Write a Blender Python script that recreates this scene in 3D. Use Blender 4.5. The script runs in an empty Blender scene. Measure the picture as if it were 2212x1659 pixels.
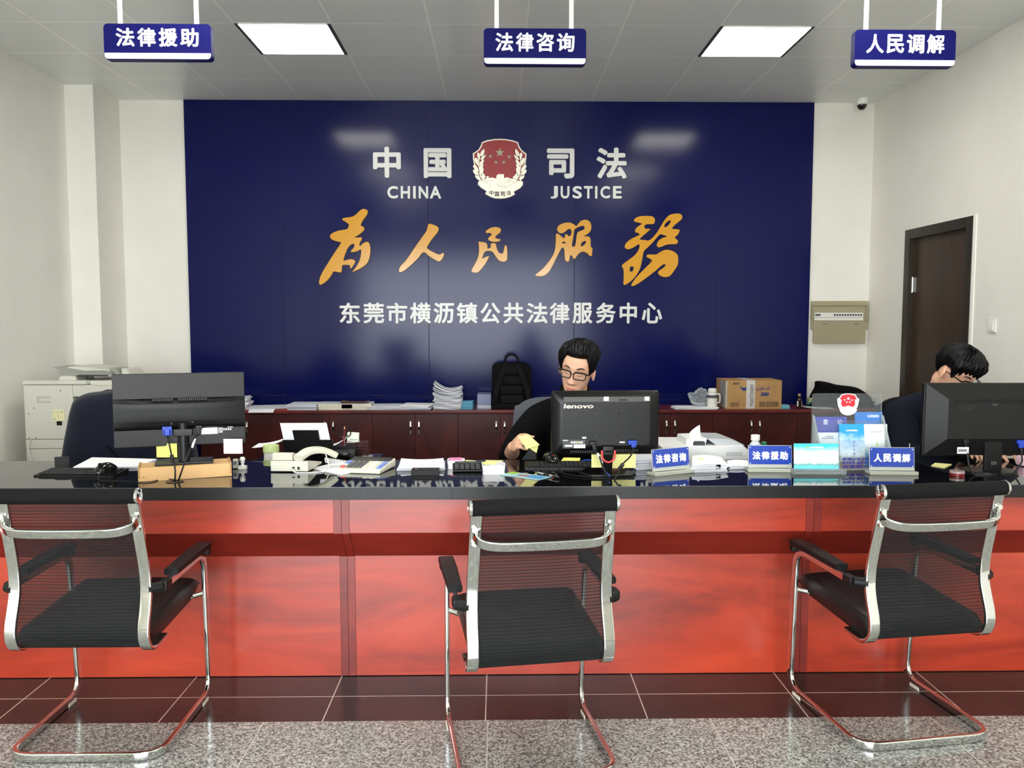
import bpy, bmesh, math, random
from mathutils import Vector, Matrix, noise

# ---------------------------------------------------------------- camera, world, light, exposure
SC = bpy.context.scene
COL = SC.collection
R = math.radians
CAM_Z, F_PX = 1.43, 1800.0
PITCH, YAW = R(4.353), R(0.987)
cam_data = bpy.data.cameras.new('camera')
cam = bpy.data.objects.new('camera', cam_data)
COL.objects.link(cam)
cam.location = (0, 0, CAM_Z)
cam.rotation_euler = (math.pi/2 - PITCH, 0, -YAW)
cam_data.sensor_fit = 'HORIZONTAL'
cam_data.sensor_width = 36
cam_data.lens = 36*F_PX/2212
cam_data.clip_start = 0.02
SC.camera = cam

SC.view_settings.view_transform = 'Standard'
SC.view_settings.look = 'None'
SC.view_settings.gamma = 1
SC.view_settings.use_curve_mapping = False
SC.view_settings.exposure = 1.58
SC.cycles.use_denoising = True
SC.cycles.max_bounces = 10
SC.cycles.diffuse_bounces = 6
SC.cycles.glossy_bounces = 5
SC.cycles.transparent_max_bounces = 16
SC.cycles.sample_clamp_indirect = 8
SC.cycles.caustics_reflective = False
SC.cycles.caustics_refractive = False

W = bpy.data.worlds.new('overcast_sky')
SC.world = W
W.use_nodes = True
_bg = W.node_tree.nodes['Background']
_bg.inputs['Color'].default_value = (0.90, 0.95, 1.0, 1)
_bg.inputs['Strength'].default_value = 5.0

OPEN_X0, OPEN_X1, OPEN_Z, FRONT_Y = -2.75, 1.65, 2.7, -2.3
def light_portal():
    d = bpy.data.lights.new('entrance_portal', 'AREA')
    d.shape = 'RECTANGLE'; d.size = OPEN_X1-OPEN_X0; d.size_y = OPEN_Z
    d.cycles.is_portal = True
    o = bpy.data.objects.new('entrance_portal', d); COL.objects.link(o)
    o.location = ((OPEN_X0+OPEN_X1)/2, FRONT_Y-0.1, OPEN_Z/2)
    o.rotation_euler = (R(90), 0, 0)          # emits towards +Y, into the room
light_portal()

# ---------------------------------------------------------------- photograph -> place
_fw = Vector((math.sin(YAW)*math.cos(PITCH), math.cos(YAW)*math.cos(PITCH), -math.sin(PITCH)))
_rt = Vector((math.cos(YAW), -math.sin(YAW), 0))
_up = _rt.cross(_fw)
TILT = math.tan(R(1.0))
def ray(px, py): return _fw*F_PX + _rt*(px-1106) + _up*(829.5-py)
def P(px, py, Y):
    d = ray(px, py); t = Y/d.y
    return Vector((d.x*t, Y, CAM_Z+d.z*t))
def G(px, py, z):
    d = ray(px, py); t = (z-CAM_Z)/d.z
    return Vector((d.x*t, d.y*t, z))

TOP_Z = .80                      # counter top at its front edge; the slab falls a few millimetres towards its back
FRONT_EDGE_Y = 3.13
def topz(Y): return TOP_Z - (Y-FRONT_EDGE_Y)*TILT
def T(px, py):
    d = ray(px, py); t = (TOP_Z+FRONT_EDGE_Y*TILT-CAM_Z)/(d.z+d.y*TILT)
    return Vector((d.x*t, d.y*t, CAM_Z+d.z*t))

# ---------------------------------------------------------------- object helpers
def tag(o, label=None, cat=None, group=None, kind=None):
    if label: o['label'] = label
    if cat: o['category'] = cat
    if group: o['group'] = group
    if kind: o['kind'] = kind
    return o
def thing(name, label, cat, loc=(0,0,0), rz=0, group=None):
    o = bpy.data.objects.new(name, None); COL.objects.link(o)
    o.empty_display_size = 0.05
    o.location = loc; o.rotation_euler = (0,0,rz)
    return tag(o, label, cat, group)
def sharpen(bm, ang=38):
    bm.normal_update()
    lim = R(ang)
    for f in bm.faces: f.smooth = True
    for e in bm.edges:
        if len(e.link_faces) == 2:
            if e.calc_face_angle(0) > lim: e.smooth = False
        else: e.smooth = False
def link_mesh(name, me, mat, parent=None, recentre=True):
    o = bpy.data.objects.new(name, me); COL.objects.link(o)
    mats = mat if isinstance(mat, (list, tuple)) else [mat]
    me.materials.clear()
    for m in mats: me.materials.append(m)
    if parent is not None: o.parent = parent
    elif recentre and len(me.vertices):
        xs = [v.co.x for v in me.vertices]; ys = [v.co.y for v in me.vertices]; zs = [v.co.z for v in me.vertices]
        c = Vector(((min(xs)+max(xs))/2, (min(ys)+max(ys))/2, min(zs)))
        me.transform(Matrix.Translation(-c)); o.location = c
    return o
def obj(name, bm, mat, parent=None, ang=38, flat=False, recentre=True):
    if not flat: sharpen(bm, ang)
    me = bpy.data.meshes.new(name)
    bm.to_mesh(me); bm.free()
    o = link_mesh(name, me, mat, parent, recentre)
    if not flat and ang < 100:
        w = o.modifiers.new('normals', 'WEIGHTED_NORMAL'); w.keep_sharp = True; w.mode = 'FACE_AREA_WITH_ANGLE'
    return o
def structure(name, bm, mat, parent=None, **k):
    return tag(obj(name, bm, mat, parent, recentre=False, **k), kind='structure')
def dup(root, loc, rz, label=None, group=None):
    r = root.copy(); COL.objects.link(r); r.location = loc; r.rotation_euler = (0,0,rz)
    if label: r['label'] = label
    if group: r['group'] = group
    for ch in list(root.children):
        c = ch.copy(); COL.objects.link(c); c.parent = r
        for g in list(ch.children):
            d = g.copy(); COL.objects.link(d); d.parent = c
    return r

# ---------------------------------------------------------------- shape helpers (all add to a bmesh)
def B(): return bmesh.new()
def box(bm, c, s, rot=None, bev=0, seg=2, mi=0):
    t = bmesh.new()
    bmesh.ops.create_cube(t, size=1)
    for v in t.verts: v.co = Vector((v.co.x*s[0], v.co.y*s[1], v.co.z*s[2]))
    if bev: bmesh.ops.bevel(t, geom=t.edges[:], offset=min(bev, min(s)*.49), segments=seg, profile=.5, affect='EDGES')
    M = Matrix.Translation(Vector(c))
    if rot is not None: M = M @ (rot.to_4x4() if isinstance(rot, Matrix) else Matrix.Rotation(rot, 4, 'Z'))
    merge(bm, t, M, mi); return bm
def bx(bm, x0, x1, y0, y1, z0, z1, bev=0, seg=2, mi=0):
    return box(bm, ((x0+x1)/2, (y0+y1)/2, (z0+z1)/2), (abs(x1-x0), abs(y1-y0), abs(z1-z0)), None, bev, seg, mi)
def merge(bm, t, M=None, mi=None):
    t.verts.index_update()
    vs = [bm.verts.new((M @ v.co) if M is not None else v.co) for v in t.verts]
    for f in t.faces:
        try:
            nf = bm.faces.new([vs[v.index] for v in f.verts])
            nf.material_index = f.material_index if mi is None else mi
        except ValueError: pass
    t.free()
def rect_loop(w, h, r=0, n=4):
    if r <= 0: return [(-w/2,-h/2),(w/2,-h/2),(w/2,h/2),(-w/2,h/2)]
    out = []
    r = min(r, w/2*.999, h/2*.999)
    for cx, cy, a0 in ((w/2-r,h/2-r,0),(-w/2+r,h/2-r,90),(-w/2+r,-h/2+r,180),(w/2-r,-h/2+r,270)):
        for i in range(n+1):
            a = R(a0+90*i/n); out.append((cx+r*math.cos(a), cy+r*math.sin(a)))
    return out
def circ_loop(r, n=12): return [(r*math.cos(2*math.pi*i/n), r*math.sin(2*math.pi*i/n)) for i in range(n)]
def catmull(pts, sub=4, closed=False):
    pts = [Vector(p) for p in pts]; n = len(pts); out = []
    rng = range(n) if closed else range(n-1)
    for i in rng:
        if closed: p0,p1,p2,p3 = pts[i-1],pts[i],pts[(i+1)%n],pts[(i+2)%n]
        else: p0,p1,p2,p3 = pts[max(i-1,0)],pts[i],pts[i+1],pts[min(i+2,n-1)]
        for k in range(sub):
            t = k/sub
            out.append(.5*((2*p1)+(p2-p0)*t+(2*p0-5*p1+4*p2-p3)*t*t+(3*p1-p0-3*p2+p3)*t**3))
    if not closed: out.append(pts[-1])
    return out
def sweep(bm, path, loop, closed=False, up=(0,0,1), scales=None, cap=True, mi=0):
    """sweep a 2-D loop (side, up) along a path; loop x = sideways, loop y = along the up hint"""
    path = [Vector(p) for p in path]; n = len(path); rings = []
    U0 = Vector(up)
    T0 = None; prev = None
    for i, p in enumerate(path):
        a = path[i-1] if (i > 0 or closed) else path[i]
        b = path[(i+1) % n] if (i < n-1 or closed) else path[i]
        T = (b-a)
        if T.length < 1e-9: T = T0 or Vector((0,0,1))
        T = T.normalized(); T0 = T
        if up == 'free':
            pass
        if prev is None:
            h = U0 if abs(T.dot(U0)) < .98 else Vector((1,0,0)) if abs(T.x) < .9 else Vector((0,1,0))
            S = T.cross(h).normalized(); N = S.cross(T).normalized()
        else:
            N = prev - T*prev.dot(T)
            if N.length < 1e-6: N = U0
            N.normalize(); S = T.cross(N).normalized()
        prev = N
        k = scales[i] if scales else 1
        kx, ky = (k if isinstance(k, (tuple, list)) else (k, k))
        rings.append([bm.verts.new(p + S*(x*kx) + N*(y*ky)) for x, y in loop])
    m = len(loop)
    for i in range(n if closed else n-1):
        A, Bq = rings[i], rings[(i+1) % n]
        for j in range(m):
            f = bm.faces.new((A[j], A[(j+1)%m], Bq[(j+1)%m], Bq[j])); f.material_index = mi
    if cap and not closed:
        bm.faces.new(list(reversed(rings[0]))).material_index = mi
        bm.faces.new(rings[-1]).material_index = mi
    return bm
def tube(bm, path, r, n=10, closed=False, mi=0, smooth=0):
    if smooth: path = catmull(path, smooth, closed)
    sc = None
    if isinstance(r, (list, tuple)):
        if smooth:
            rr = [Vector((q,0,0)) for q in r]; rr = [v.x for v in catmull(rr, smooth, closed)]
        else: rr = list(r)
        sc = rr; r = 1
    return sweep(bm, path, circ_loop(r, n), closed, scales=sc, mi=mi)
def cyl(bm, p0, p1, r0, r1=None, n=20, mi=0):
    p0 = Vector(p0); p1 = Vector(p1)
    return sweep(bm, [p0, p1], circ_loop(1, n), scales=[r0, r0 if r1 is None else r1], mi=mi)
def lathe(bm, prof, c=(0,0,0), n=28, mi=0, rot=None):
    """profile (r, z) from bottom to top, closed with caps"""
    M = Matrix.Translation(Vector(c)) @ (rot.to_4x4() if rot is not None else Matrix.Identity(4))
    rings = []
    for r, z in prof:
        rings.append([bm.verts.new(M @ Vector((r*math.cos(2*math.pi*i/n), r*math.sin(2*math.pi*i/n), z))) for i in range(n)])
    for A, C in zip(rings, rings[1:]):
        for j in range(n):
            bm.faces.new((A[j], A[(j+1)%n], C[(j+1)%n], C[j])).material_index = mi
    bm.faces.new(list(reversed(rings[0]))).material_index = mi
    bm.faces.new(rings[-1]).material_index = mi
    return bm
def prism(bm, loop, z0, z1, M=None, mi=0):
    """closed 2-D loop extruded from z0 to z1 (convex or mildly concave), M places it"""
    M = M or Matrix.Identity(4)
    a = [bm.verts.new(M @ Vector((x,y,z0))) for x,y in loop]
    b = [bm.verts.new(M @ Vector((x,y,z1))) for x,y in loop]
    n = len(loop)
    area = sum(loop[i][0]*loop[(i+1)%n][1]-loop[(i+1)%n][0]*loop[i][1] for i in range(n))
    if area < 0: a.reverse(); b.reverse()
    bm.faces.new(list(reversed(a))).material_index = mi; bm.faces.new(b).material_index = mi
    for i in range(n): bm.faces.new((a[i], a[(i+1)%n], b[(i+1)%n], b[i])).material_index = mi
    return bm
def plate(bm, loop, thick, M=None, bev=0, mi=0):
    t = bmesh.new(); prism(t, loop, 0, thick)
    if bev: bmesh.ops.bevel(t, geom=[e for e in t.edges], offset=bev, segments=2, profile=.5, affect='EDGES')
    merge(bm, t, M, mi); return bm
def sheet(bm, nx, ny, fn, thick=.0006, mi=0):
    """thin solid sheet: fn(u,v)->Vector top surface"""
    top = [[bm.verts.new(fn(i/nx, j/ny)) for j in range(ny+1)] for i in range(nx+1)]
    bot = [[bm.verts.new(Vector(top[i][j].co) - Vector((0,0,thick))) for j in range(ny+1)] for i in range(nx+1)]
    for i in range(nx):
        for j in range(ny):
            bm.faces.new((top[i][j], top[i+1][j], top[i+1][j+1], top[i][j+1])).material_index = mi
            bm.faces.new((bot[i][j+1], bot[i+1][j+1], bot[i+1][j], bot[i][j])).material_index = mi
    rim = [(i,0) for i in range(nx)] + [(nx,j) for j in range(ny)] + [(i,ny) for i in range(nx,0,-1)] + [(0,j) for j in range(ny,0,-1)]
    for k in range(len(rim)):
        a, b = rim[k], rim[(k+1)%len(rim)]
        bm.faces.new((top[b[0]][b[1]], top[a[0]][a[1]], bot[a[0]][a[1]], bot[b[0]][b[1]])).material_index = mi
    return bm
def solid_sheet(bm, nx, ny, fn, off, mi=0):
    """solid between fn(u,v) and fn(u,v)+off(u,v)"""
    a = [[bm.verts.new(fn(i/nx, j/ny)) for j in range(ny+1)] for i in range(nx+1)]
    b = [[bm.verts.new(fn(i/nx, j/ny)+off(i/nx, j/ny)) for j in range(ny+1)] for i in range(nx+1)]
    for i in range(nx):
        for j in range(ny):
            bm.faces.new((a[i][j], a[i][j+1], a[i+1][j+1], a[i+1][j])).material_index = mi
            bm.faces.new((b[i][j], b[i+1][j], b[i+1][j+1], b[i][j+1])).material_index = mi
    rim = [(i,0) for i in range(nx)] + [(nx,j) for j in range(ny)] + [(i,ny) for i in range(nx,0,-1)] + [(0,j) for j in range(ny,0,-1)]
    for k in range(len(rim)):
        p, q = rim[k], rim[(k+1)%len(rim)]
        bm.faces.new((a[p[0]][p[1]], a[q[0]][q[1]], b[q[0]][q[1]], b[p[0]][p[1]])).material_index = mi
    bmesh.ops.recalc_face_normals(bm, faces=bm.faces[:])
    return bm
FACE_CAM = Matrix.Rotation(R(90), 4, 'X')      # local x right, y up, z towards the viewer side (-Y)
def frame_at(origin, right, up):
    """4x4 with local x=right, y=up, z=normal (right x up)"""
    x = Vector(right).normalized(); z = x.cross(Vector(up)).normalized(); y = z.cross(x)
    M = Matrix((x, y, z)).transposed().to_4x4(); M.translation = Vector(origin); return M
def eval_to_mesh(o, name):
    dg = bpy.context.evaluated_depsgraph_get(); dg.update()
    me = bpy.data.meshes.new_from_object(o.evaluated_get(dg), preserve_all_data_layers=False, depsgraph=dg)
    me.name = name
    return me
def outline_mesh(name, loops, depth, bevel=0.0, M=None):
    """2-D loops (first outer, others holes or islands) filled and extruded 0..depth in local z"""
    cu = bpy.data.curves.new(name, 'CURVE'); cu.dimensions = '2D'; cu.fill_mode = 'BOTH'
    cu.extrude = depth/2 - bevel; cu.bevel_depth = bevel; cu.bevel_resolution = 1; cu.offset = -bevel
    for lp in loops:
        s = cu.splines.new('POLY'); s.points.add(len(lp)-1); s.use_cyclic_u = True
        for i, q in enumerate(lp): s.points[i].co = (q[0], q[1], 0, 1)
    o = bpy.data.objects.new(name, cu); COL.objects.link(o)
    me = eval_to_mesh(o, name)
    bpy.data.objects.remove(o); bpy.data.curves.remove(cu)
    me.transform(Matrix.Translation((0,0,depth/2)))
    if M is not None: me.transform(M)
    return me
def text_mesh(s, depth, bold=0.0, spacing=1.0, shear=0.0):
    cu = bpy.data.curves.new('lettering', 'FONT'); cu.body = s; cu.size = 1
    cu.extrude = .05; cu.space_character = spacing; cu.shear = shear
    cu.resolution_u = 4
    o = bpy.data.objects.new('lettering', cu); COL.objects.link(o)
    me = eval_to_mesh(o, 'lettering')
    bpy.data.objects.remove(o); bpy.data.curves.remove(cu)
    zs = [v.co.z for v in me.vertices]
    if zs:
        lo, hi = min(zs), max(zs)
        for v in me.vertices: v.co.z = (v.co.z-lo)/max(hi-lo, 1e-6)*depth
    if bold > 0 and zs:          # heavier strokes: the glyph repeated round a small circle, each a hair lower
        t = bmesh.new(); t.from_mesh(me); out = bmesh.new()
        for k in range(9):
            q = t.copy(); a = 2*math.pi*k/8; r = 0 if k == 8 else bold
            M = Matrix.Translation((r*math.cos(a), r*math.sin(a), 0)) @ Matrix.Diagonal((1, 1, 1-.012*(8-k), 1))
            merge(out, q, M)
        t.free(); out.to_mesh(me); out.free()
    return me
def fit_text(s, x0, x1, y0, y1, depth, bold=.02, keep=False, spacing=1.0, shear=0.0):
    """text scaled into the local rectangle x0..x1, y0..y1, from z=0 to depth"""
    me = text_mesh(s, depth, bold, spacing, shear)
    xs = [v.co.x for v in me.vertices]; ys = [v.co.y for v in me.vertices]
    if not xs: return me
    ax, bx_, ay, by = min(xs), max(xs), min(ys), max(ys)
    kx = (x1-x0)/max(bx_-ax, 1e-6); ky = (y1-y0)/max(by-ay, 1e-6)
    if keep: kx = ky = min(kx, ky)
    cx, cy = (x0+x1)/2, (y0+y1)/2
    for v in me.vertices:
        v.co.x = cx + (v.co.x-(ax+bx_)/2)*kx; v.co.y = cy + (v.co.y-(ay+by)/2)*ky
    return me
def text_part(name, s, rect, depth, M, mat, parent, bold=.02, keep=False, spacing=1.0, shear=0.0):
    me = fit_text(s, *rect, depth, bold, keep, spacing, shear)
    me.transform(M)
    return link_mesh(name, me, mat, parent)

# ---------------------------------------------------------------- materials
def lin(c):
    return tuple(((v/255)/12.92 if v/255 <= .04045 else ((v/255+.055)/1.055)**2.4) for v in c[:3]) + (1,)
def new_mat(name):
    m = bpy.data.materials.new(name); m.use_nodes = True
    nt = m.node_tree; b = nt.nodes['Principled BSDF']
    return m, nt, b
def mat(name, rgb, rough=.5, metal=0, spec=.5, coat=0, coat_rough=.05, vary=0, vscale=8, bump=0, bscale=200, trans=0, ior=1.45, stretch=(1,1,1), sheen=0):
    m, nt, b = new_mat(name)
    N, L = nt.nodes, nt.links
    b.inputs['Base Color'].default_value = lin(rgb)
    b.inputs['Roughness'].default_value = rough
    b.inputs['Metallic'].default_value = metal
    b.inputs['Specular IOR Level'].default_value = spec
    b.inputs['IOR'].default_value = ior
    if coat: b.inputs['Coat Weight'].default_value = coat; b.inputs['Coat Roughness'].default_value = coat_rough
    if trans: b.inputs['Transmission Weight'].default_value = trans
    if sheen: b.inputs['Sheen Weight'].default_value = sheen
    tc = N.new('ShaderNodeTexCoord'); mp = N.new('ShaderNodeMapping'); mp.inputs['Scale'].default_value = stretch
    L.new(tc.outputs['Object'], mp.inputs['Vector'])
    if vary:
        nz = N.new('ShaderNodeTexNoise'); nz.inputs['Scale'].default_value = vscale; nz.inputs['Detail'].default_value = 4
        rp = N.new('ShaderNodeValToRGB')
        lo = tuple(max(0, v*(1-vary)) for v in rgb); hi = tuple(min(255, v*(1+vary)) for v in rgb)
        rp.color_ramp.elements[0].position = .3; rp.color_ramp.elements[0].color = lin(lo)
        rp.color_ramp.elements[1].position = .7; rp.color_ramp.elements[1].color = lin(hi)
        L.new(mp.outputs['Vector'], nz.inputs['Vector']); L.new(nz.outputs['Fac'], rp.inputs['Fac'])
        L.new(rp.outputs['Color'], b.inputs['Base Color'])
    if bump:
        n2 = N.new('ShaderNodeTexNoise'); n2.inputs['Scale'].default_value = bscale; n2.inputs['Detail'].default_value = 3
        bp = N.new('ShaderNodeBump'); bp.inputs['Strength'].default_value = bump; bp.inputs['Distance'].default_value = .002
        L.new(mp.outputs['Vector'], n2.inputs['Vector']); L.new(n2.outputs['Fac'], bp.inputs['Height'])
        L.new(bp.outputs['Normal'], b.inputs['Normal'])
    return m
def clear_mat(name, tint=(245,250,250), amount=.12, rough=.04):
    """thin clear plastic: mostly see-through, a little mirror"""
    m, nt, b = new_mat(name); N, L = nt.nodes, nt.links
    out = N['Material Output']
    tr = N.new('ShaderNodeBsdfTransparent'); tr.inputs['Color'].default_value = lin(tint)
    b.inputs['Base Color'].default_value = lin((225,230,232)); b.inputs['Roughness'].default_value = rough
    b.inputs['Specular IOR Level'].default_value = .8
    fr = N.new('ShaderNodeFresnel'); fr.inputs['IOR'].default_value = 1.35
    ad = N.new('ShaderNodeMath'); ad.operation = 'ADD'; ad.inputs[1].default_value = amount; ad.use_clamp = True
    L.new(fr.outputs['Fac'], ad.inputs[0])
    mx = N.new('ShaderNodeMixShader')
    L.new(ad.outputs[0], mx.inputs['Fac']); L.new(tr.outputs[0], mx.inputs[1]); L.new(b.outputs[0], mx.inputs[2])
    L.new(mx.outputs[0], out.inputs['Surface'])
    return m
def wood_mat(name, dark, mid, light, rough, scale=1.0, along=(1,1,1), coat=0.0, seed=0.0):
    m, nt, b = new_mat(name); N, L = nt.nodes, nt.links
    tc = N.new('ShaderNodeTexCoord'); mp = N.new('ShaderNodeMapping')
    mp.inputs['Scale'].default_value = along; mp.inputs['Location'].default_value = (seed, seed*.7, seed*.3)
    L.new(tc.outputs['Object'], mp.inputs['Vector'])
    nz = N.new('ShaderNodeTexNoise'); nz.inputs['Scale'].default_value = 2.2*scale; nz.inputs['Detail'].default_value = 9
    nz.inputs['Roughness'].default_value = .62; nz.inputs['Distortion'].default_value = 1.2
    L.new(mp.outputs['Vector'], nz.inputs['Vector'])
    rp = N.new('ShaderNodeValToRGB'); cr = rp.color_ramp
    cr.elements[0].position = .32; cr.elements[0].color = lin(dark)
    cr.elements[1].position = .70; cr.elements[1].color = lin(light)
    e = cr.elements.new(.5); e.color = lin(mid)
    L.new(nz.outputs['Fac'], rp.inputs['Fac']); L.new(rp.outputs['Color'], b.inputs['Base Color'])
    b.inputs['Roughness'].default_value = rough
    if coat: b.inputs['Coat Weight'].default_value = coat; b.inputs['Coat Roughness'].default_value = .2
    return m
def emit_mat(name, rgb, strength):
    m, nt, b = new_mat(name)
    b.inputs['Base Color'].default_value = lin(rgb)
    b.inputs['Emission Color'].default_value = lin(rgb); b.inputs['Emission Strength'].default_value = strength
    return m
# ================================================================= materials of the place
CHROME = mat('polished chrome', (215,216,212), .06, 1)
STEEL = mat('brushed steel', (190,190,186), .22, 1)
WHITE_PAINT = mat('white wall paint', (234,231,222), .7, vary=.012, vscale=3, bump=.05, bscale=120)
WHITE_METAL = mat('white painted metal', (235,234,228), .35)
PAPER = mat('white paper', (236,236,240), .75)
PAPER_B = mat('greyish printed paper', (205,207,215), .75)
BLACK_PL = mat('black plastic', (12,12,13), .38, spec=.35)
BLACK_MATT = mat('matt black plastic', (20,20,21), .55, bump=.1, bscale=500)
BLACK_GLOSS = mat('glossy black plastic', (8,8,9), .12)
DARK_GREY = mat('charcoal plastic', (52,52,52), .42)
RUBBER = mat('black cable sheath', (12,12,13), .45)
YELLOW = mat('yellow sticky paper', (240,236,120), .8)
PALE_YELLOW = mat('pale yellow sticky paper', (232,228,150), .8)
PINK = mat('pink sticky paper', (245,140,175), .8)
CYAN_PAPER = mat('pale cyan paper', (120,190,205), .8)
SIGN_BLUE = mat('dark blue sign board', (15,16,84), .45, spec=.12)
SIGN_WHITE = mat('white sign lettering', (245,245,248), .4)
PRINT_BLACK = mat('black print', (25,25,28), .6)
PRINT_GREY = mat('grey print', (120,122,130), .7)
PRINT_WHITE = mat('white print', (245,245,245), .6)
CARD = mat('pale brown cardboard', (214,172,118), .75, vary=.03, vscale=12)
CARD_DARK = mat('brown cardboard', (178,138,88), .8, vary=.05, vscale=9)
BEIGE = mat('beige plastic', (208,205,188), .4)
IVORY = mat('ivory plastic', (222,219,200), .4)
BLUE_PLUG = mat('blue connector plastic', (30,60,170), .4)
CLEAR = clear_mat('clear acrylic', amount=.06)

def floor_mat(name, base, spots, rough, gx, gy, sx, sy, grout, gw, speck=0.0, sscale=90):
    """polished stone tiles: grout lines every sx, sy metres starting at gx, gy"""
    m, nt, b = new_mat(name); N, L = nt.nodes, nt.links
    tc = N.new('ShaderNodeTexCoord')
    nz = N.new('ShaderNodeTexVoronoi'); nz.inputs['Scale'].default_value = sscale; nz.feature = 'F1'
    n2 = N.new('ShaderNodeTexNoise'); n2.inputs['Scale'].default_value = sscale*.8; n2.inputs['Detail'].default_value = 5
    L.new(tc.outputs['Object'], nz.inputs['Vector']); L.new(tc.outputs['Object'], n2.inputs['Vector'])
    mixf = N.new('ShaderNodeMath'); mixf.operation = 'MULTIPLY_ADD'; mixf.inputs[1].default_value = .35
    sep0 = N.new('ShaderNodeSeparateColor'); L.new(nz.outputs['Color'], sep0.inputs['Color'])
    L.new(sep0.outputs[0], mixf.inputs[0]); 
    ml = N.new('ShaderNodeMath'); ml.operation = 'MULTIPLY'; ml.inputs[1].default_value = .65
    L.new(n2.outputs['Fac'], ml.inputs[0]); L.new(ml.outputs[0], mixf.inputs[2])
    rp = N.new('ShaderNodeValToRGB'); cr = rp.color_ramp
    cr.elements[0].position = spots[0][0]; cr.elements[0].color = lin(spots[0][1])
    cr.elements[1].position = spots[-1][0]; cr.elements[1].color = lin(spots[-1][1])
    for p_, c_ in spots[1:-1]: cr.elements.new(p_).color = lin(c_)
    L.new(mixf.outputs[0], rp.inputs['Fac'])
    sep = N.new('ShaderNodeSeparateXYZ'); L.new(tc.outputs['Object'], sep.inputs[0])
    def line(o, g, s):
        a = N.new('ShaderNodeMath'); a.operation = 'SUBTRACT'; a.inputs[1].default_value = g - s*50
        L.new(o, a.inputs[0])
        c = N.new('ShaderNodeMath'); c.operation = 'MODULO'; c.inputs[1].default_value = s; L.new(a.outputs[0], c.inputs[0])
        d = N.new('ShaderNodeMath'); d.operation = 'LESS_THAN'; d.inputs[1].default_value = gw; L.new(c.outputs[0], d.inputs[0])
        return d.outputs[0]
    a, c = line(sep.outputs[0], gx, sx), line(sep.outputs[1], gy, sy)
    mx = N.new('ShaderNodeMath'); mx.operation = 'MAXIMUM'; L.new(a, mx.inputs[0]); L.new(c, mx.inputs[1])
    mc = N.new('ShaderNodeMix'); mc.data_type = 'RGBA'
    L.new(mx.outputs[0], mc.inputs['Factor']); L.new(rp.outputs['Color'], mc.inputs[6]); mc.inputs[7].default_value = lin(grout)
    L.new(mc.outputs[2], b.inputs['Base Color'])
    b.inputs['Roughness'].default_value = rough
    return m

# ================================================================= the room
CEIL, BACK_Y = 3.26, 7.15
XL, XR = -3.37, 3.19
DESK_FRONT = G(1106, 1458, 0).y          # foot of the counter
Y_BAND2 = G(1106, 1502, 0).y             # grout line inside the dark strip
Y_BAND = G(1106, 1555, 0).y              # dark strip meets pale granite
X_G = [G(x, y, 0).x for x, y in ((738,1460),(1054,1500),(1378,1500))]
STRIP_S = (X_G[2]-X_G[0])/2
GRANITE = floor_mat('speckled grey granite', None, ((.30,(76,78,76)),(.42,(119,121,117)),(.55,(154,156,151)),(.68,(192,194,189))), .13, X_G[1], Y_BAND, .8, .8, (196,192,184), .004, sscale=150)
DARK_TILE = floor_mat('polished dark brown tile', None, ((.3,(31,28,28)),(.7,(47,43,42))), .2, X_G[0], Y_BAND2, STRIP_S, 5.0, (205,196,186), .004, sscale=60)
bm = B(); bx(bm, XL-.1, XR+.1, FRONT_Y-.3, Y_BAND, -.1, 0); FLOOR = structure('floor', bm, GRANITE)
bm = B(); bx(bm, XL-.1, XR+.1, Y_BAND, BACK_Y+.1, -.1, 0); structure('floor_dark_strip', bm, DARK_TILE)

# ceiling of 0.6 m metal tiles
TILE = .603
CY0 = G(1106, 119.5, CEIL).y
CX0 = G(565.5, 119.5, CEIL).x
def ceiling_mat():
    m, nt, b = new_mat('aluminium ceiling tile'); N, L = nt.nodes, nt.links
    tc = N.new('ShaderNodeTexCoord'); sep = N.new('ShaderNodeSeparateXYZ'); L.new(tc.outputs['Object'], sep.inputs[0])
    outs = []
    for o, g in ((0, CX0), (1, CY0)):
        a = N.new('ShaderNodeMath'); a.operation = 'SUBTRACT'; a.inputs[1].default_value = g - TILE*40 - .003; L.new(sep.outputs[o], a.inputs[0])
        c = N.new('ShaderNodeMath'); c.operation = 'MODULO'; c.inputs[1].default_value = TILE; L.new(a.outputs[0], c.inputs[0])
        d = N.new('ShaderNodeMath'); d.operation = 'LESS_THAN'; d.inputs[1].default_value = .012; L.new(c.outputs[0], d.inputs[0])
        outs.append(d.outputs[0])
    mx = N.new('ShaderNodeMath'); mx.operation = 'MAXIMUM'; L.new(outs[0], mx.inputs[0]); L.new(outs[1], mx.inputs[1])
    mc = N.new('ShaderNodeMix'); mc.data_type = 'RGBA'; L.new(mx.outputs[0], mc.inputs['Factor'])
    mc.inputs[6].default_value = lin((232,234,231)); mc.inputs[7].default_value = lin((255,255,250))
    L.new(mc.outputs[2], b.inputs['Base Color'])
    b.inputs['Roughness'].default_value = .33; b.inputs['Specular IOR Level'].default_value = .5; b.inputs['Metallic'].default_value = 0
    return m
bm = B(); bx(bm, XL-.1, XR+.1, FRONT_Y-.3, BACK_Y+.1, CEIL, CEIL+.1); structure('ceiling', bm, ceiling_mat())
bm = B(); bx(bm, XL-.1, XR+.1, BACK_Y, BACK_Y+.1, 0, CEIL); structure('wall_back', bm, WHITE_PAINT)
bm = B(); bx(bm, XL-.1, XL, FRONT_Y, BACK_Y, 0, CEIL); structure('wall_left', bm, WHITE_PAINT)
DOOR_Y0, DOOR_Y1, DOOR_H = None, None, None
def on_right(px, py):
    d = ray(px, py); t = XR/d.x
    return Vector((XR, d.y*t, CAM_Z+d.z*t))
dA, dB = on_right(2105, 466), on_right(1958, 497)     # near and far top corners of the door frame
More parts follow.
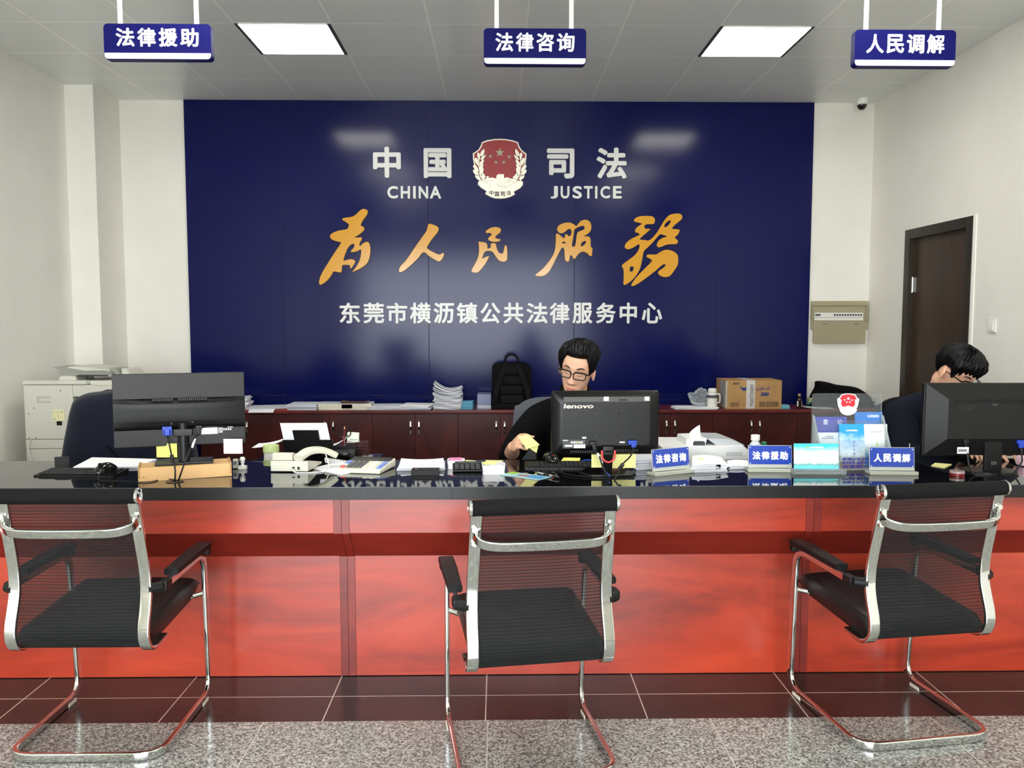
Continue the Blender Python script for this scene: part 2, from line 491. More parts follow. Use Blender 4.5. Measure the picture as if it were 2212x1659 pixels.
DOOR_Y0, DOOR_Y1, DOOR_H = dA.y, dB.y, (dA.z+dB.z)/2
bm = B()
bx(bm, XR, XR+.1, FRONT_Y, DOOR_Y0, 0, CEIL); bx(bm, XR, XR+.1, DOOR_Y1, BACK_Y, 0, CEIL); bx(bm, XR, XR+.1, DOOR_Y0, DOOR_Y1, DOOR_H, CEIL)
structure('wall_right', bm, WHITE_PAINT)
bm = B()
bx(bm, XL-.1, OPEN_X0, FRONT_Y-.2, FRONT_Y, 0, CEIL); bx(bm, OPEN_X1, XR+.1, FRONT_Y-.2, FRONT_Y, 0, CEIL); bx(bm, OPEN_X0, OPEN_X1, FRONT_Y-.2, FRONT_Y, OPEN_Z, CEIL)
structure('wall_front', bm, WHITE_PAINT)
bm = B(); bx(bm, -14, 14, FRONT_Y-14, FRONT_Y-.3, -.12, -.02); structure('pavement', bm, mat('pale paving', (205,203,196), .8, vary=.05))
pY = G(200, 183, CEIL).y; pX = G(200, 183, CEIL).x
bm = B(); bx(bm, XL, pX, pY, BACK_Y, 0, CEIL); structure('pillar', bm, WHITE_PAINT)
# door in the right wall
DOOR_BROWN = wood_mat('dark brown door veneer', (48,34,22), (60,44,30), (72,54,37), .45, 3, (1,1,.15))
DOOR_FRAME = mat('dark brown frame', (46,37,26), .4)
dr = tag(bpy.data.objects.new('door_1', None), kind='structure'); COL.objects.link(dr)
bm = B(); fw = .075
for y0, y1, z0, z1 in ((DOOR_Y0, DOOR_Y0+fw, 0, DOOR_H), (DOOR_Y1-fw, DOOR_Y1, 0, DOOR_H), (DOOR_Y0+fw, DOOR_Y1-fw, DOOR_H-fw, DOOR_H)):
    bx(bm, XR-.012, XR+.09, y0, y1, z0, z1, .004)
obj('door_frame', bm, DOOR_FRAME, dr)
bm = B(); bx(bm, XR+.03, XR+.07, DOOR_Y0+fw, DOOR_Y1-fw, .005, DOOR_H-fw); obj('door_leaf', bm, DOOR_BROWN, dr)
for hz in (DOOR_H*.80, DOOR_H*.2):
    bm = B(); cyl(bm, (XR+.022, DOOR_Y1-fw-.005, hz-.06), (XR+.022, DOOR_Y1-fw-.005, hz+.06), .009); bx(bm, XR+.022, XR+.031, DOOR_Y1-fw-.03, DOOR_Y1-fw, hz-.055, hz+.055)
    obj('hinge', bm, STEEL, dr)
bm = B(); hy = DOOR_Y0+fw+.07
cyl(bm, (XR+.03, hy, 1.0), (XR-.02, hy, 1.0), .012); cyl(bm, (XR-.02, hy-.01, 1.0), (XR-.02, hy+.12, 1.0), .009)
obj('door_handle', bm, STEEL, dr)
bm = B()   # unpainted plaster strip on the near side of the frame
bx(bm, XR-.006, XR+.01, DOOR_Y0-.035, DOOR_Y0, 0, DOOR_H+.005); structure('trim_1', bm, mat('white plaster strip', (246,244,236), .6))
# entrance frame behind the viewer
ALU = mat('grey aluminium', (120,122,124), .35, .8)
bm = B()
for x in (OPEN_X0+.03, OPEN_X1-.03): bx(bm, x-.03, x+.03, FRONT_Y-.15, FRONT_Y-.08, 0, OPEN_Z)
bx(bm, OPEN_X0, OPEN_X1, FRONT_Y-.15, FRONT_Y-.08, OPEN_Z-.06, OPEN_Z)
structure('trim_2', bm, ALU)

# ================================================================= ceiling lights
DIFF = emit_mat('lit ceiling light diffuser', (255,252,244), 6.5)
LFRAME = mat('dark light frame', (70,70,74), .5)
def ceiling_light(cx, cy, label):
    t = thing('ceiling_light', label, 'ceiling light', (cx, cy, CEIL), 0, 'square lit panels in the tiled ceiling')
    h = TILE/2-.005
    for x0,x1,y0,y1 in ((-h,-h+.022,-h,h),(h-.022,h,-h,h)): bm = B(); bx(bm, x0,x1,y0,y1,-.005,0); obj('side_frame', bm, LFRAME, t)
    for x0,x1,y0,y1 in ((-h+.022,h-.022,-h,-h+.01),(-h+.022,h-.022,h-.012,h)): bm = B(); bx(bm, x0,x1,y0,y1,-.0045,0); obj('end_frame', bm, WHITE_METAL, t)
    bm = B(); bx(bm, -h+.022, h-.022, -h+.01, h-.012, -.005, -.001); obj('diffuser', bm, DIFF, t)
LC = (CX0+TILE/2, CY0-TILE/2)
ceiling_light(LC[0], LC[1], 'lit square ceiling panel over the left part of the counter, near the legal aid sign')
ceiling_light(CX0+TILE*5.5, LC[1], 'lit square ceiling panel over the right part of the counter, near the people mediation sign')
for k, yy in ((0, LC[1]-3*TILE), (0, LC[1]-6*TILE)):  # four more lamps out of view, added to brighten the room
    for xx in (LC[0], CX0+TILE*5.5):
        ceiling_light(xx, yy, 'lit square ceiling panel in the row above the visitor side of the room')
# ================================================================= blue panelled wall
PAN_Y = BACK_Y - .03
PX0, PX1 = -2.607, 2.668
SEAM_X = [PX0, -1.817, -.584, .652, 1.864, PX1]
SEAM_Z = .795
def blue_panel_mat():
    m, nt, b = new_mat('satin navy board'); N, L = nt.nodes, nt.links
    tc = N.new('ShaderNodeTexCoord'); nz = N.new('ShaderNodeTexNoise'); nz.inputs['Scale'].default_value = 1.6
    L.new(tc.outputs['Object'], nz.inputs['Vector'])
    rp = N.new('ShaderNodeValToRGB'); rp.color_ramp.elements[0].color = lin((7,13,68)); rp.color_ramp.elements[1].color = lin((8,16,76))
    L.new(nz.outputs['Fac'], rp.inputs['Fac']); L.new(rp.outputs['Color'], b.inputs['Base Color'])
    n2 = N.new('ShaderNodeTexNoise'); n2.inputs['Scale'].default_value = 260
    bp = N.new('ShaderNodeBump'); bp.inputs['Strength'].default_value = .05; bp.inputs['Distance'].default_value = .001
    L.new(tc.outputs['Object'], n2.inputs['Vector']); L.new(n2.outputs['Fac'], bp.inputs['Height']); L.new(bp.outputs['Normal'], b.inputs['Normal'])
    b.inputs['Roughness'].default_value = .15; b.inputs['Specular IOR Level'].default_value = .2
    return m
NAVY = blue_panel_mat()
t = thing('feature_wall_panel', 'large navy blue panelled backdrop on the back wall carrying the raised lettering', 'wall panel', (0, BACK_Y, 0))
for i in range(5):
    x0, x1 = SEAM_X[i]+.0012, SEAM_X[i+1]-.0012
    for z0, z1 in ((SEAM_Z+.0012, CEIL-.002), (0.0, SEAM_Z-.0012)):
        bm = B(); bx(bm, x0, x1, -.03, 0, z0, z1, .0015, 1); obj('panel_sheet', bm, NAVY, t)
SEAMD = mat('dark seam filler', (10,12,45), .6)
bm = B(); bx(bm, PX0, PX1, -.027, -.001, 0, CEIL-.003); obj('backing_board', bm, SEAMD, t)

# ================================================================= raised lettering
LET_WHITE = mat('white acrylic letter', (214,214,210), .28)
LET_GOLD = mat('gold acrylic letter', (206,146,22), .16, spec=.6, bump=.12, bscale=30)
def wall_text(ch, px0, px1, py0, py1, depth, bold):
    a = P(px0, py1, PAN_Y); c = P(px1, py0, PAN_Y)
    me = fit_text(ch, a.x, c.x, a.z, c.z, depth, bold)
    me.transform(FACE_CAM); me.transform(Matrix.Translation((0, PAN_Y+.001, 0)))
    return me
def letter(ch, box4, depth, bold, label, group):
    o = link_mesh('raised_letter', wall_text(ch, *box4, depth, bold), LET_WHITE)
    tag(o, label, 'raised letter', group)
for ch, b4, w in (('中',(806.8,866.2,318,384.5),'left of the four big white ones'),('国',(915.8,975.2,321,385.3),'just left of the emblem'),
                  ('司',(1181,1240.5,321.8,386),'just right of the emblem'),('法',(1287.7,1353.6,319.8,387),'right of the four big white ones')):
    letter(ch, b4, .02, .034, f'big white raised character {ch} on the navy wall, {w}', 'big white characters beside the emblem')
for ch, x0, x1 in (('C',837.3,859.9),('H',866.2,886),('I',893,898.2),('N',904.8,925),('A',929,953)):
    letter(ch, (x0,x1,402.4,429.3), .015, .03, f'white raised letter {ch} of the word CHINA on the navy wall', 'letters of the word CHINA')
for ch, x0, x1 in (('J',1189.2,1205),('U',1210.8,1230),('S',1236.5,1257),('T',1261,1280),('I',1285,1290.2),('C',1296.5,1317.5),('E',1323.5,1342.8)):
    letter(ch, (x0,x1,402.4,429.3), .015, .03, f'white raised letter {ch} of the word JUSTICE on the navy wall', 'letters of the word JUSTICE')
BOT = '东莞市横沥镇公共法律服务中心'
BX = [(232,340),(358,467),(482,590),(605,715),(730,838),(852,962),(978,1083),(1100,1206),(1222,1334),(1345,1450),(1466,1572),(1590,1695),(1716,1808),(1833,1942)]
for ch, (a, c) in zip(BOT, BX):
    letter(ch, (640+a/2.458, 640+c/2.458, 260+968/2.458, 260+1078/2.458), 0.015, .024, f'white raised character {ch} in the bottom line of fourteen on the navy wall', 'characters of the bottom line')

def traced(loops, ox, oy, sc, depth, sub=4, Y=None, bevel=.002):
    Y = PAN_Y if Y is None else Y
    out = []
    for lp in loops:
        pts = []
        for q in catmull([(x, y, 0) for x, y in lp], sub, True):
            w = P(ox+q.x/sc, oy+q.y/sc, Y); pts.append((w.x, w.z))
        out.append(pts)
    me = outline_mesh('traced', out, depth, bevel)
    me.transform(FACE_CAM); me.transform(Matrix.Translation((0, Y+.001, 0)))
    return me
WEI = [[(668,115),(705,128),(712,155),(695,195),(660,240),(632,298),(650,312),(672,330),(668,358),(630,395),(595,420),(562,436),(600,440),(638,436),(646,455),(622,500),(618,522),(628,534),(655,508),(690,490),(715,492),(732,510),(742,560),(740,620),(722,700),(690,750),(640,785),(580,815),(535,832),(575,780),(605,730),(625,680),(636,620),(636,580),(622,580),(580,600),(540,607),(520,602),(525,585),(548,560),(560,535),(555,515),(540,513),(510,530),(480,570),(460,620),(445,660),(438,700),(470,695),(510,686),(545,688),(566,702),(570,715),(550,755),(525,790),(512,785),(508,755),(480,752),(440,752),(422,760),(418,800),(412,830),(400,838),(365,832),(325,828),(310,850),(285,890),(250,930),(215,958),(180,976),(162,965),(160,935),(175,880),(210,810),(260,730),(310,650),(360,575),(408,500),(385,490),(340,478),(300,458),(284,432),(292,405),(330,380),(390,360),(450,350),(480,340),(497,305),(490,285),(460,262),(430,245),(422,232),(435,220),(480,212),(530,205),(570,185),(605,150),(640,122)]]
REN = [[(1400,290),(1425,284),(1470,300),(1505,318),(1518,345),(1505,380),(1470,425),(1430,475),(1400,525),(1385,555),(1410,580),(1450,602),(1490,622),(1525,632),(1550,622),(1568,612),(1578,630),(1570,660),(1550,695),(1525,713),(1495,705),(1450,680),(1405,650),(1370,618),(1348,608),(1325,622),(1280,680),(1230,730),(1180,775),(1130,815),(1085,836),(1068,825),(1068,795),(1090,755),(1130,715),(1180,650),(1240,560),(1300,475),(1350,405),(1380,360),(1390,320)]]
MIN = [[(580,370),(600,340),(650,300),(720,265),(790,250),(870,250),(940,270),(972,300),(970,350),(945,400),(900,430),(850,475),(830,500),(850,530),(890,548),(930,555),(960,562),(962,580),(930,610),(870,625),(790,627),(720,612),(670,590),(648,555),(655,525),(690,490),(725,450),(735,425),(710,408),(670,400),(620,402),(590,392)],
 [(402,625),(450,625),(530,632),(590,650),(620,690),(630,740),(632,800),(670,790),(710,765),(712,690),(735,662),(780,655),(825,662),(850,700),(862,770),(890,850),(930,905),(975,925),(1015,918),(1035,880),(1052,800),(1065,735),(1090,715),(1118,730),(1130,790),(1140,900),(1138,1000),(1130,1080),(1100,1120),(1050,1138),(980,1130),(920,1100),(870,1045),(820,970),(780,910),(740,875),(690,862),(620,862),(570,880),(540,920),(515,985),(500,1050),(540,1035),(600,1005),(660,985),(672,998),(650,1060),(600,1150),(540,1240),(470,1330),(400,1400),(340,1415),(270,1410),(225,1385),(220,1350),(245,1300),(300,1200),(350,1110),(385,1020),(405,920),(412,850),(408,740)]]
FU = [[(460,355),(475,325),(510,300),(570,284),(620,286),(660,305),(688,324),(705,305),(740,265),(790,250),(830,258),(860,290),(868,340),(858,385),(825,420),(780,445),(830,448),(855,470),(860,510),(862,570),(880,590),(878,640),(872,680),(850,682),(810,645),(765,632),(725,650),(690,690),(668,718),(650,710),(640,685),(622,675),(612,690),(605,735),(590,750),(565,745),(552,715),(548,660),(543,600),(530,582),(510,595),(480,650),(440,730),(400,810),(360,875),(310,915),(260,926),(210,920),(202,905),(230,880),(290,830),(350,760),(400,690),(430,620),(440,550),(444,480),(446,425),(460,415),(490,430),(520,455),(545,470),(553,440),(558,420),(575,425),(600,445),(620,435),(632,405),(630,380),(615,362),(590,365),(560,390),(530,408),(495,410),(470,390)],
 [(690,350),(720,335),(765,322),(785,335),(785,360),(760,375),(730,385),(705,400),(692,440),(685,500),(672,560),(655,572),(638,565),(640,530),(655,450),(662,390),(672,362)],
 [(520,520),(540,512),(562,520),(550,532),(530,532)], [(742,560),(750,530),(775,508),(800,505),(802,525),(780,550),(755,566)]]
WU = [[(1375,255),(1395,230),(1440,210),(1510,205),(1580,208),(1615,225),(1625,260),(1615,295),(1590,303),(1545,303),(1505,315),(1500,340),(1510,355),(1550,357),(1570,362),(1555,380),(1510,420),(1470,455),(1445,485),(1500,490),(1535,498),(1565,490),(1600,460),(1650,400),(1700,320),(1740,255),(1790,200),(1850,180),(1920,178),(1950,205),(1948,235),(1920,265),(1870,305),(1830,355),(1880,362),(1915,368),(1918,385),(1895,430),(1862,462),(1890,490),(1900,515),(1880,540),(1820,542),(1760,550),(1710,570),(1675,580),(1652,565),(1650,535),(1670,500),(1710,470),(1765,450),(1735,435),(1690,425),(1660,450),(1600,520),(1540,580),(1495,625),(1480,690),(1465,770),(1440,850),(1390,930),(1330,990),(1275,1025),(1252,1020),(1252,980),(1255,900),(1250,840),(1232,800),(1250,775),(1310,730),(1370,685),(1415,635),(1440,580),(1440,548),(1420,548),(1380,575),(1330,598),(1295,602),(1270,585),(1268,555),(1290,520),(1340,480),(1400,450),(1440,430),(1430,410),(1395,400),(1390,375),(1405,345),(1440,320),(1470,296),(1430,285),(1390,275)],
 [(1745,340),(1738,320),(1760,285),(1800,258),(1815,262),(1805,290),(1775,325)], [(1325,850),(1328,820),(1350,806),(1370,815),(1370,845),(1352,866),(1330,865)],
 [(1525,680),(1540,664),(1590,664),(1640,664),(1680,640),(1735,612),(1790,610),(1850,630),(1895,670),(1903,730),(1895,790),(1860,850),(1815,910),(1780,930),(1735,933),(1690,918),(1665,890),(1668,865),(1700,840),(1740,810),(1752,790),(1735,780),(1700,800),(1650,845),(1580,900),(1500,960),(1420,1015),(1365,1040),(1345,1035),(1350,1012),(1400,940),(1470,865),(1540,795),(1590,745),(1595,738),(1560,712),(1530,695)]]
for lp, args, ch, w in ((WEI,(660,430,5.267),'为','first of five'),(REN,(660,430,5.267),'人','second of five'),(MIN,(1000,470,11.85),'民','middle of five'),(FU,(1120,430,5.53),'服','fourth of five'),(WU,(1120,430,5.53),'務','last of five')):
    o = link_mesh('gold_character', traced(lp, *args, .022), LET_GOLD)
    tag(o, f'glossy gold brush-style character {ch} on the navy wall, {w}', 'raised letter', 'gold brush characters')

# ================================================================= emblem
EM_SILVER = mat('pale silver relief', (226,220,200), .32, .35)
EM_RED = mat('red enamel', (150,32,34), .18)
EM_DARK = mat('dull pewter', (150,140,122), .35, .6)
EM_INK = mat('dark engraved lettering', (70,62,50), .6)
def em(x, y): w = P(980+x/9.76, 280+y/9.76, PAN_Y); return (w.x, w.z)
EC = em(972, 1000)
emb = thing('wall_emblem', 'silver and red shield emblem with stars and leaf sprays, between the big white characters', 'emblem', (EC[0], PAN_Y, EC[1]))
def em_part(name, loops, z0, depth, mt, smooth=0, bevel=.0015, parent=None):
    ls = []
    for lp in loops:
        pts = [em(x, y) for x, y in lp]
        if smooth: pts = [(q.x, q.y) for q in catmull([(a, c, 0) for a, c in pts], smooth, True)]
        ls.append([(a-EC[0], c-EC[1]) for a, c in pts])
    me = outline_mesh(name, ls, depth, bevel)
    me.transform(Matrix.Translation((0,0,z0))); me.transform(FACE_CAM)
    return link_mesh(name, me, mt, parent or emb)
SH = [(595,272),(700,230),(850,205),(972,200),(1095,206),(1245,232),(1358,272),(1380,345),(1420,420),(1475,470),(1535,515),(1530,620),(1515,720),(1500,820),(1470,960),(1420,1060),(1340,1160),(1200,1240),(972,1290),(750,1240),(600,1160),(520,1060),(470,960),(440,820),(425,720),(408,620),(405,505),(465,470),(525,425),(570,345)]
em_part('shield', [SH], .002, .012, EM_SILVER)
def shrink(lp, k, cx=972, cy=740): return [(cx+(x-cx)*k, cy+(y-cy)*k) for x, y in lp]
em_part('red_field', [shrink(SH, .95)], .014, .003, EM_RED, bevel=.0005)
def star(cx, cy, r, rot=0): return [(cx+(r if i%2==0 else r*.4)*math.sin(R(36*i+rot)), cy-(r if i%2==0 else r*.4)*math.cos(R(36*i+rot))) for i in range(10)]
for cx, cy, r, ro in ((972,495,105,0),(778,572,50,20),(1168,580,50,-20),(892,697,48,10),(1055,697,48,-10)):
    em_part('star', [star(cx, cy, r, ro)], .017, .005, EM_DARK, bevel=.001)
def leaf(cx, cy, L_, w, ang):
    out = []
    for i in range(14):
        a = 2*math.pi*i/14; u = math.cos(a)*L_/2; v = math.sin(a)*w/2*(1-.35*math.cos(a))
        out.append((cx+u*math.cos(R(ang))-v*math.sin(R(ang)), cy+u*math.sin(R(ang))+v*math.cos(R(ang))))
    return out
for sgn in (1, -1):
    def mx(x): return 972+sgn*(x-972)
    bm_loops = [[(mx(515),600),(mx(540),600),(mx(552),800),(mx(590),980),(mx(650),1080),(mx(620),1090),(mx(555),990),(mx(525),800)]]
    sp = em_part('leaf_spray', bm_loops, .017, .008, EM_SILVER, bevel=.001)
    for (x, y, l, w, a) in ((1390-60-730+10,500,170,75,-68),(530,580,170,60,82),(625,600,150,55,-45),(490,690,180,70,70),(595,705,150,65,-55),(475,830,180,75,55),(585,800,150,70,-55),(480,930,190,80,50),(590,890,160,75,-62),(520,1030,180,75,50),(630,990,130,70,-100)):
        em_part('leaf', [leaf(mx(x), y, l, w, a if sgn > 0 else 180-a)], .024, .006, EM_SILVER, bevel=.002, parent=sp)
em_part('hills', [[(640,1060),(720,1040),(800,1020),(900,1040),(1010,1060),(1110,1015),(1200,1040),(1310,1060),(1330,1150),(1200,1240),(1100,1290),(972,1300),(840,1290),(740,1220),(640,1140)]], .017, .010, EM_SILVER, 3)
em_part('gate_tower', [[(900,985),(945,950),(965,955),(985,950),(1005,955),(1025,950),(1045,955),(1062,950),(1066,1180),(1010,1190),(1010,1090),(900,1075)]], .026, .008, EM_SILVER)
em_part('ramp', [[(780,1160),(900,1090),(1000,1085),(1040,1100),(920,1150),(880,1210),(960,1250),(900,1270),(820,1220)]], .027, .004, EM_SILVER, 2, .0005)
for lp in ([(915,1150),(960,1190),(1040,1215),(1160,1205),(1160,1213),(1040,1224),(955,1199),(908,1154)],[(650,1105),(720,1090),(800,1088),(860,1100),(800,1095),(720,1098),(655,1113)],[(1085,1125),(1130,1095),(1180,1110),(1215,1150),(1178,1118),(1130,1104),(1090,1132)],[(1130,1060),(1200,1075),(1270,1130),(1262,1134),(1195,1083),(1128,1068)],[(820,1222),(900,1270),(893,1276),(814,1228)]):
    em_part('hill_line', [lp], .0265, .0025, EM_DARK, 0, .0003)
for cx in (715, 1275): em_part('watchtower', [[(cx-28,1050),(cx-28,995),(cx+28,995),(cx+28,1050)]], .026, .005, EM_SILVER)
em_part('ribbon', [[(515,1110),(570,1055),(640,1100),(780,1175),(972,1290),(1180,1185),(1330,1100),(1390,1055),(1462,1115),(1460,1180),(1400,1250),(1270,1320),(1295,1375),(1200,1430),(1080,1462),(972,1468),(860,1460),(760,1425),(662,1365),(690,1310),(580,1240),(510,1170)]], .002, .028, EM_SILVER, 0, .003)
em_part('banner_face', [[(740,1235),(850,1290),(972,1302),(1100,1290),(1200,1225),(1270,1355),(1150,1420),(972,1445),(800,1420),(690,1360)]], .030, .003, EM_SILVER, 0, .001)
for ch, x, y, a in (('中',797,1345,6),('国',912,1370,2),('司',1035,1370,-2),('法',1160,1348,-8)):
    p0 = em(x-48, y+50); p1 = em(x+48, y-50)
    me = fit_text(ch, p0[0]-EC[0], p1[0]-EC[0], p0[1]-EC[1], p1[1]-EC[1], .002, .03)
    me.transform(Matrix.Translation((0,0,.033))); me.transform(FACE_CAM)
    link_mesh('engraved_character', me, EM_INK, emb)

# ================================================================= hanging signs
SIGN_Y = 4.15
def hanging_sign(name_, text, px0, px1, py0, py1, rods, rz, label):
    a = P(px0, py1, SIGN_Y); c = P(px1, py0, SIGN_Y)
    w, h = (c.x-a.x), (c.z-a.z)
    cx, z0 = (a.x+c.x)/2, a.z
    t = thing('hanging_sign', label, 'sign', (cx, SIGN_Y, z0), R(rz), 'hanging blue signs over the counter')
    M = Matrix.Translation((0, 0, h/2)) @ FACE_CAM
    D = .045
    bm = B(); plate(bm, rect_loop(w, h, .018, 5), D, M @ Matrix.Translation((0,0,-D)), .002); obj('sign_board', bm, SIGN_BLUE, t)
    bm = B(); lp = [(-w/2+.003,-h/2+.030),(-w/2+.003,-h/2+.018)] + [(-w/2+.003+.015*(1-math.cos(R(q))), -h/2+.018-.015*math.sin(R(q))) for q in (30,60,90)] + [(w/2-.003-.015*(1-math.cos(R(q))), -h/2+.018-.015*math.sin(R(q))) for q in (90,60,30)] + [(w/2-.003,-h/2+.018),(w/2-.003,-h/2+.030)]
    plate(bm, lp, .0015, M @ Matrix.Translation((0,0,.0002))); obj('white_stripe', bm, SIGN_WHITE, t)
    n = len(text); tw = w*.80; pitch = tw/n; cw = pitch*.86
    for i, ch in enumerate(text):
        x = -tw/2+pitch*(i+.5)
        text_part('sign_character', ch, (x-cw/2, x+cw/2, .012+.008-h*.26, .012+.008+h*.26), .002, M @ Matrix.Translation((0,0,.0003)), SIGN_WHITE, t, .026)
    for rx in rods:
        q = P(rx, py0-10, SIGN_Y)
        bm = B(); cyl(bm, (q.x-cx, D/2, h-.004), (q.x-cx, D/2, CEIL-z0), .0115, n=16); obj('hanging_rod', bm, WHITE_METAL, t)
        # ceiling flange
hanging_sign('', '法律援助', 225.5, 455, 52, 128, (255, 421), 0, 'blue hanging sign lettered 法律援助, leftmost of the three over the counter')
hanging_sign('', '法律咨询', 1045, 1266.5, 62, 139, (1073, 1235), 0, 'blue hanging sign lettered 法律咨询, middle of the three over the counter')
hanging_sign('', '人民调解', 1845, 2066, 65, 143, (1875, 2033), 0, 'blue hanging sign lettered 人民调解, rightmost of the three over the counter')

# ================================================================= fixtures of the back right corner
q = G(1862, 214, CEIL)
camt = thing('dome_camera', 'small white dome security camera on the ceiling in the back corner', 'security camera', (q.x, q.y, CEIL))
bm = B(); lathe(bm, [(.030,-.052),(.047,-.045),(.050,-.01),(.052,0)], n=32); obj('housing', bm, WHITE_METAL, camt)
bm = B(); lathe(bm, [(.004,-.088),(.018,-.085),(.031,-.073),(.037,-.058),(.038,-.050)], n=32); obj('lens_dome', bm, mat('smoked dome', (22,20,18), .08), camt)
FB = mat('olive beige plastic box', (163,155,126), .45)
FB2 = mat('olive beige plastic lid', (158,149,120), .4)
f0 = P(1690+437/7.373, 640+530/7.373, BACK_Y); f1 = P(1690+1362/7.373, 640+75/7.373, BACK_Y)
fz0 = P(1750, 640+752/7.373, BACK_Y).z
fbx = thing('fuse_box', 'beige electrical distribution box on the white wall beside the navy panel', 'fuse box', ((f0.x+f1.x)/2, BACK_Y, f0.z))
fw_, fh_ = f1.x-f0.x, f1.z-f0.z
bm = B(); plate(bm, rect_loop(fw_, fh_, .012, 4), .02, Matrix.Translation((0,0,fh_/2)) @ FACE_CAM, .003); obj('base_plate', bm, FB, fbx)
wx0, wx1 = P(1690+490/7.373,700,BACK_Y).x-(f0.x+f1.x)/2, P(1690+1262/7.373,700,BACK_Y).x-(f0.x+f1.x)/2
wz0, wz1 = P(1750,640+385/7.373,BACK_Y).z-f0.z, P(1750,640+262/7.373,BACK_Y).z-f0.z
bm = B(); hx0, hx1, hz0, hz1 = wx0-.012, wx1+.022, wz0-.01, wz1+.06
for a_,b_,c_,d_ in ((hx0-.012,hx0,hz0,hz1),(hx1,hx1+.012,hz0,hz1),(hx0-.012,hx1+.012,hz1,hz1+.012)): bx(bm, a_, b_, -.034, -.018, c_, d_, .002)
obj('window_frame', bm, FB2, fbx)
bm = B(); bx(bm, wx0, wx1, -.027, -.019, wz0+.025, wz1); bx(bm, wx0, wx1, -.029, -.019, wz0, wz0+.022); obj('breaker_row', bm, mat('white breaker plastic', (225,222,212), .5), fbx)
BRK = mat('dark blue breaker switch', (28,38,66), .5)
for k in range(18):
    if k in (3,4,5,6): continue
    x = wx0+(wx1-wx0)*(k+.5)/18*.98
    if k < 3: x = wx0+.012+k*.016
    bm = B(); bx(bm, x-.0055, x+.0055, -.036, -.027, wz0+.040, wz0+.055, .001, 1); obj('breaker_switch', bm, BRK, fbx)
lz = fz0-f0.z
bm = B(); plate(bm, rect_loop(fw_*.915, (hz0+.004)-lz, .012, 4), .014, Matrix.Translation((-.004, -.021, ((hz0+.004)+lz)/2)) @ FACE_CAM, .003); obj('hinged_lid', bm, FB2, fbx)
for x in (-.14, .14):
    bm = B(); bx(bm, x-.022, x+.022, -.038, -.034, hz0-.022, hz0-.018); obj('latch_slot', bm, DARK_GREY, fbx)
s0 = on_right(2134, 718); s1 = on_right(2155, 688)
sw = thing('light_switch', 'white square light switch on the wall near the brown door', 'light switch', (XR, (s0.y+s1.y)/2, (s0.z+s1.z)/2))
bm = B(); box(bm, (-.006,0,0), (.012,.09,.09), None, .004); obj('plate', bm, WHITE_METAL, sw)
bm = B(); box(bm, (-.014,0,0), (.006,.055,.062), Matrix.Rotation(R(4),3,'Y'), .002); obj('rocker', bm, WHITE_METAL, sw)
# crack in the plaster by the pillar
# ================================================================= rear cabinets
MAHOG = wood_mat('dark mahogany veneer', (50,15,13), (70,22,18), (92,32,26), .32, 1.5, (1,1,.45))
MAHOG_TOP = wood_mat('dark mahogany top', (70,20,17), (96,30,25), (116,42,34), .3, 1.5, (.4,1,1))
CAB_FY, CAB_H, CAB_T = 6.70, .709, .027
UNIT = .690
cab_proto = None
uc = [-2.048+UNIT*k for k in range(8)]
NAMES = ['partly hidden behind the monitor on the brown box','behind the printer with the white paper feed','below the white paper stacks on the dark top','below the black backpack','behind the person with the yellow notes','to the right of the middle monitor','below the brown carton','behind the acrylic leaflet stand']
def cabinet(x, where):
    t = thing('cabinet', f'low mahogany two-door cabinet {where}', 'cabinet', (x, CAB_FY, 0), 0, 'row of low mahogany cabinets')
    h, d = CAB_H-CAB_T, PAN_Y-CAB_FY-.001
    bm = B(); bx(bm, -UNIT/2+.001, UNIT/2-.001, .02, d, .05, h-.0005); bx(bm, -UNIT/2+.01, UNIT/2-.01, .05, d, 0, .05); obj('body', bm, MAHOG, t)
    for s in (-1, 1):
        bm = B(); x0, x1 = (.0015, UNIT/2-.0015); x0, x1 = (x0*s, x1*s) if s > 0 else (x1*s, x0*s)
        bx(bm, x0, x1, 0, .0185, .055, h-.004, .0015, 1); dobj = obj('door', bm, MAHOG, t)
        bm = B(); hx = s*.034; hz = h-.115
        pts = [(hx, 0, hz+.055), (hx, -.014, hz+.048), (hx, -.026, hz+.015), (hx, -.024, hz-.02), (hx, -.012, hz-.05), (hx, 0, hz-.055)]
        sweep(bm, catmull(pts, 4), rect_loop(.014, .006, .0025, 3), up=(0,-1,0)); obj('handle', bm, CHROME, dobj)
for x, w in zip(uc, NAMES): cabinet(x, w)
bm = B(); bx(bm, uc[0]-UNIT/2-.01, uc[-1]+UNIT/2+.02, CAB_FY-.012, PAN_Y-.0005, CAB_H-CAB_T, CAB_H, .003)
tag(obj('credenza_worktop', bm, MAHOG_TOP), 'long dark mahogany top board running over the row of low cabinets', 'countertop')

# ================================================================= reception counter
CHERRY = wood_mat('red cherry veneer', (120,32,15), (160,48,25), (184,62,34), .34, 1.3, (.3,1,1.5), coat=.5, seed=3.1)
CHERRY_DARK = wood_mat('cherry veneer for trim and shaded slope', (96,24,16), (118,32,22), (134,40,28), .4, 1.2, (.3,1,1.6), coat=.2, seed=8.2)  # trim colour; on the sloped panel its darkness stands in for shade
DY = DESK_FRONT                     # lower panel face
UY = DY-.11                         # upper panel face
TOP_T = .048
TY0 = UY-.035                        # front edge of the stone top
TY1 = T(1106, 993).y
zU0 = P(1106, 1150, UY).z           # lower edge of the upper panel
zL1 = P(1106, 1199, DY).z           # upper edge of the lower panel
DX = [XL+.02, P(738,1150,UY).x, P(1757,1150,UY).x, XR-.01]
labs = ['left section of the red cherry reception counter, behind the chair on the left','long middle section of the red cherry reception counter, behind the middle chair','right section of the red cherry reception counter, behind the chair on the right']
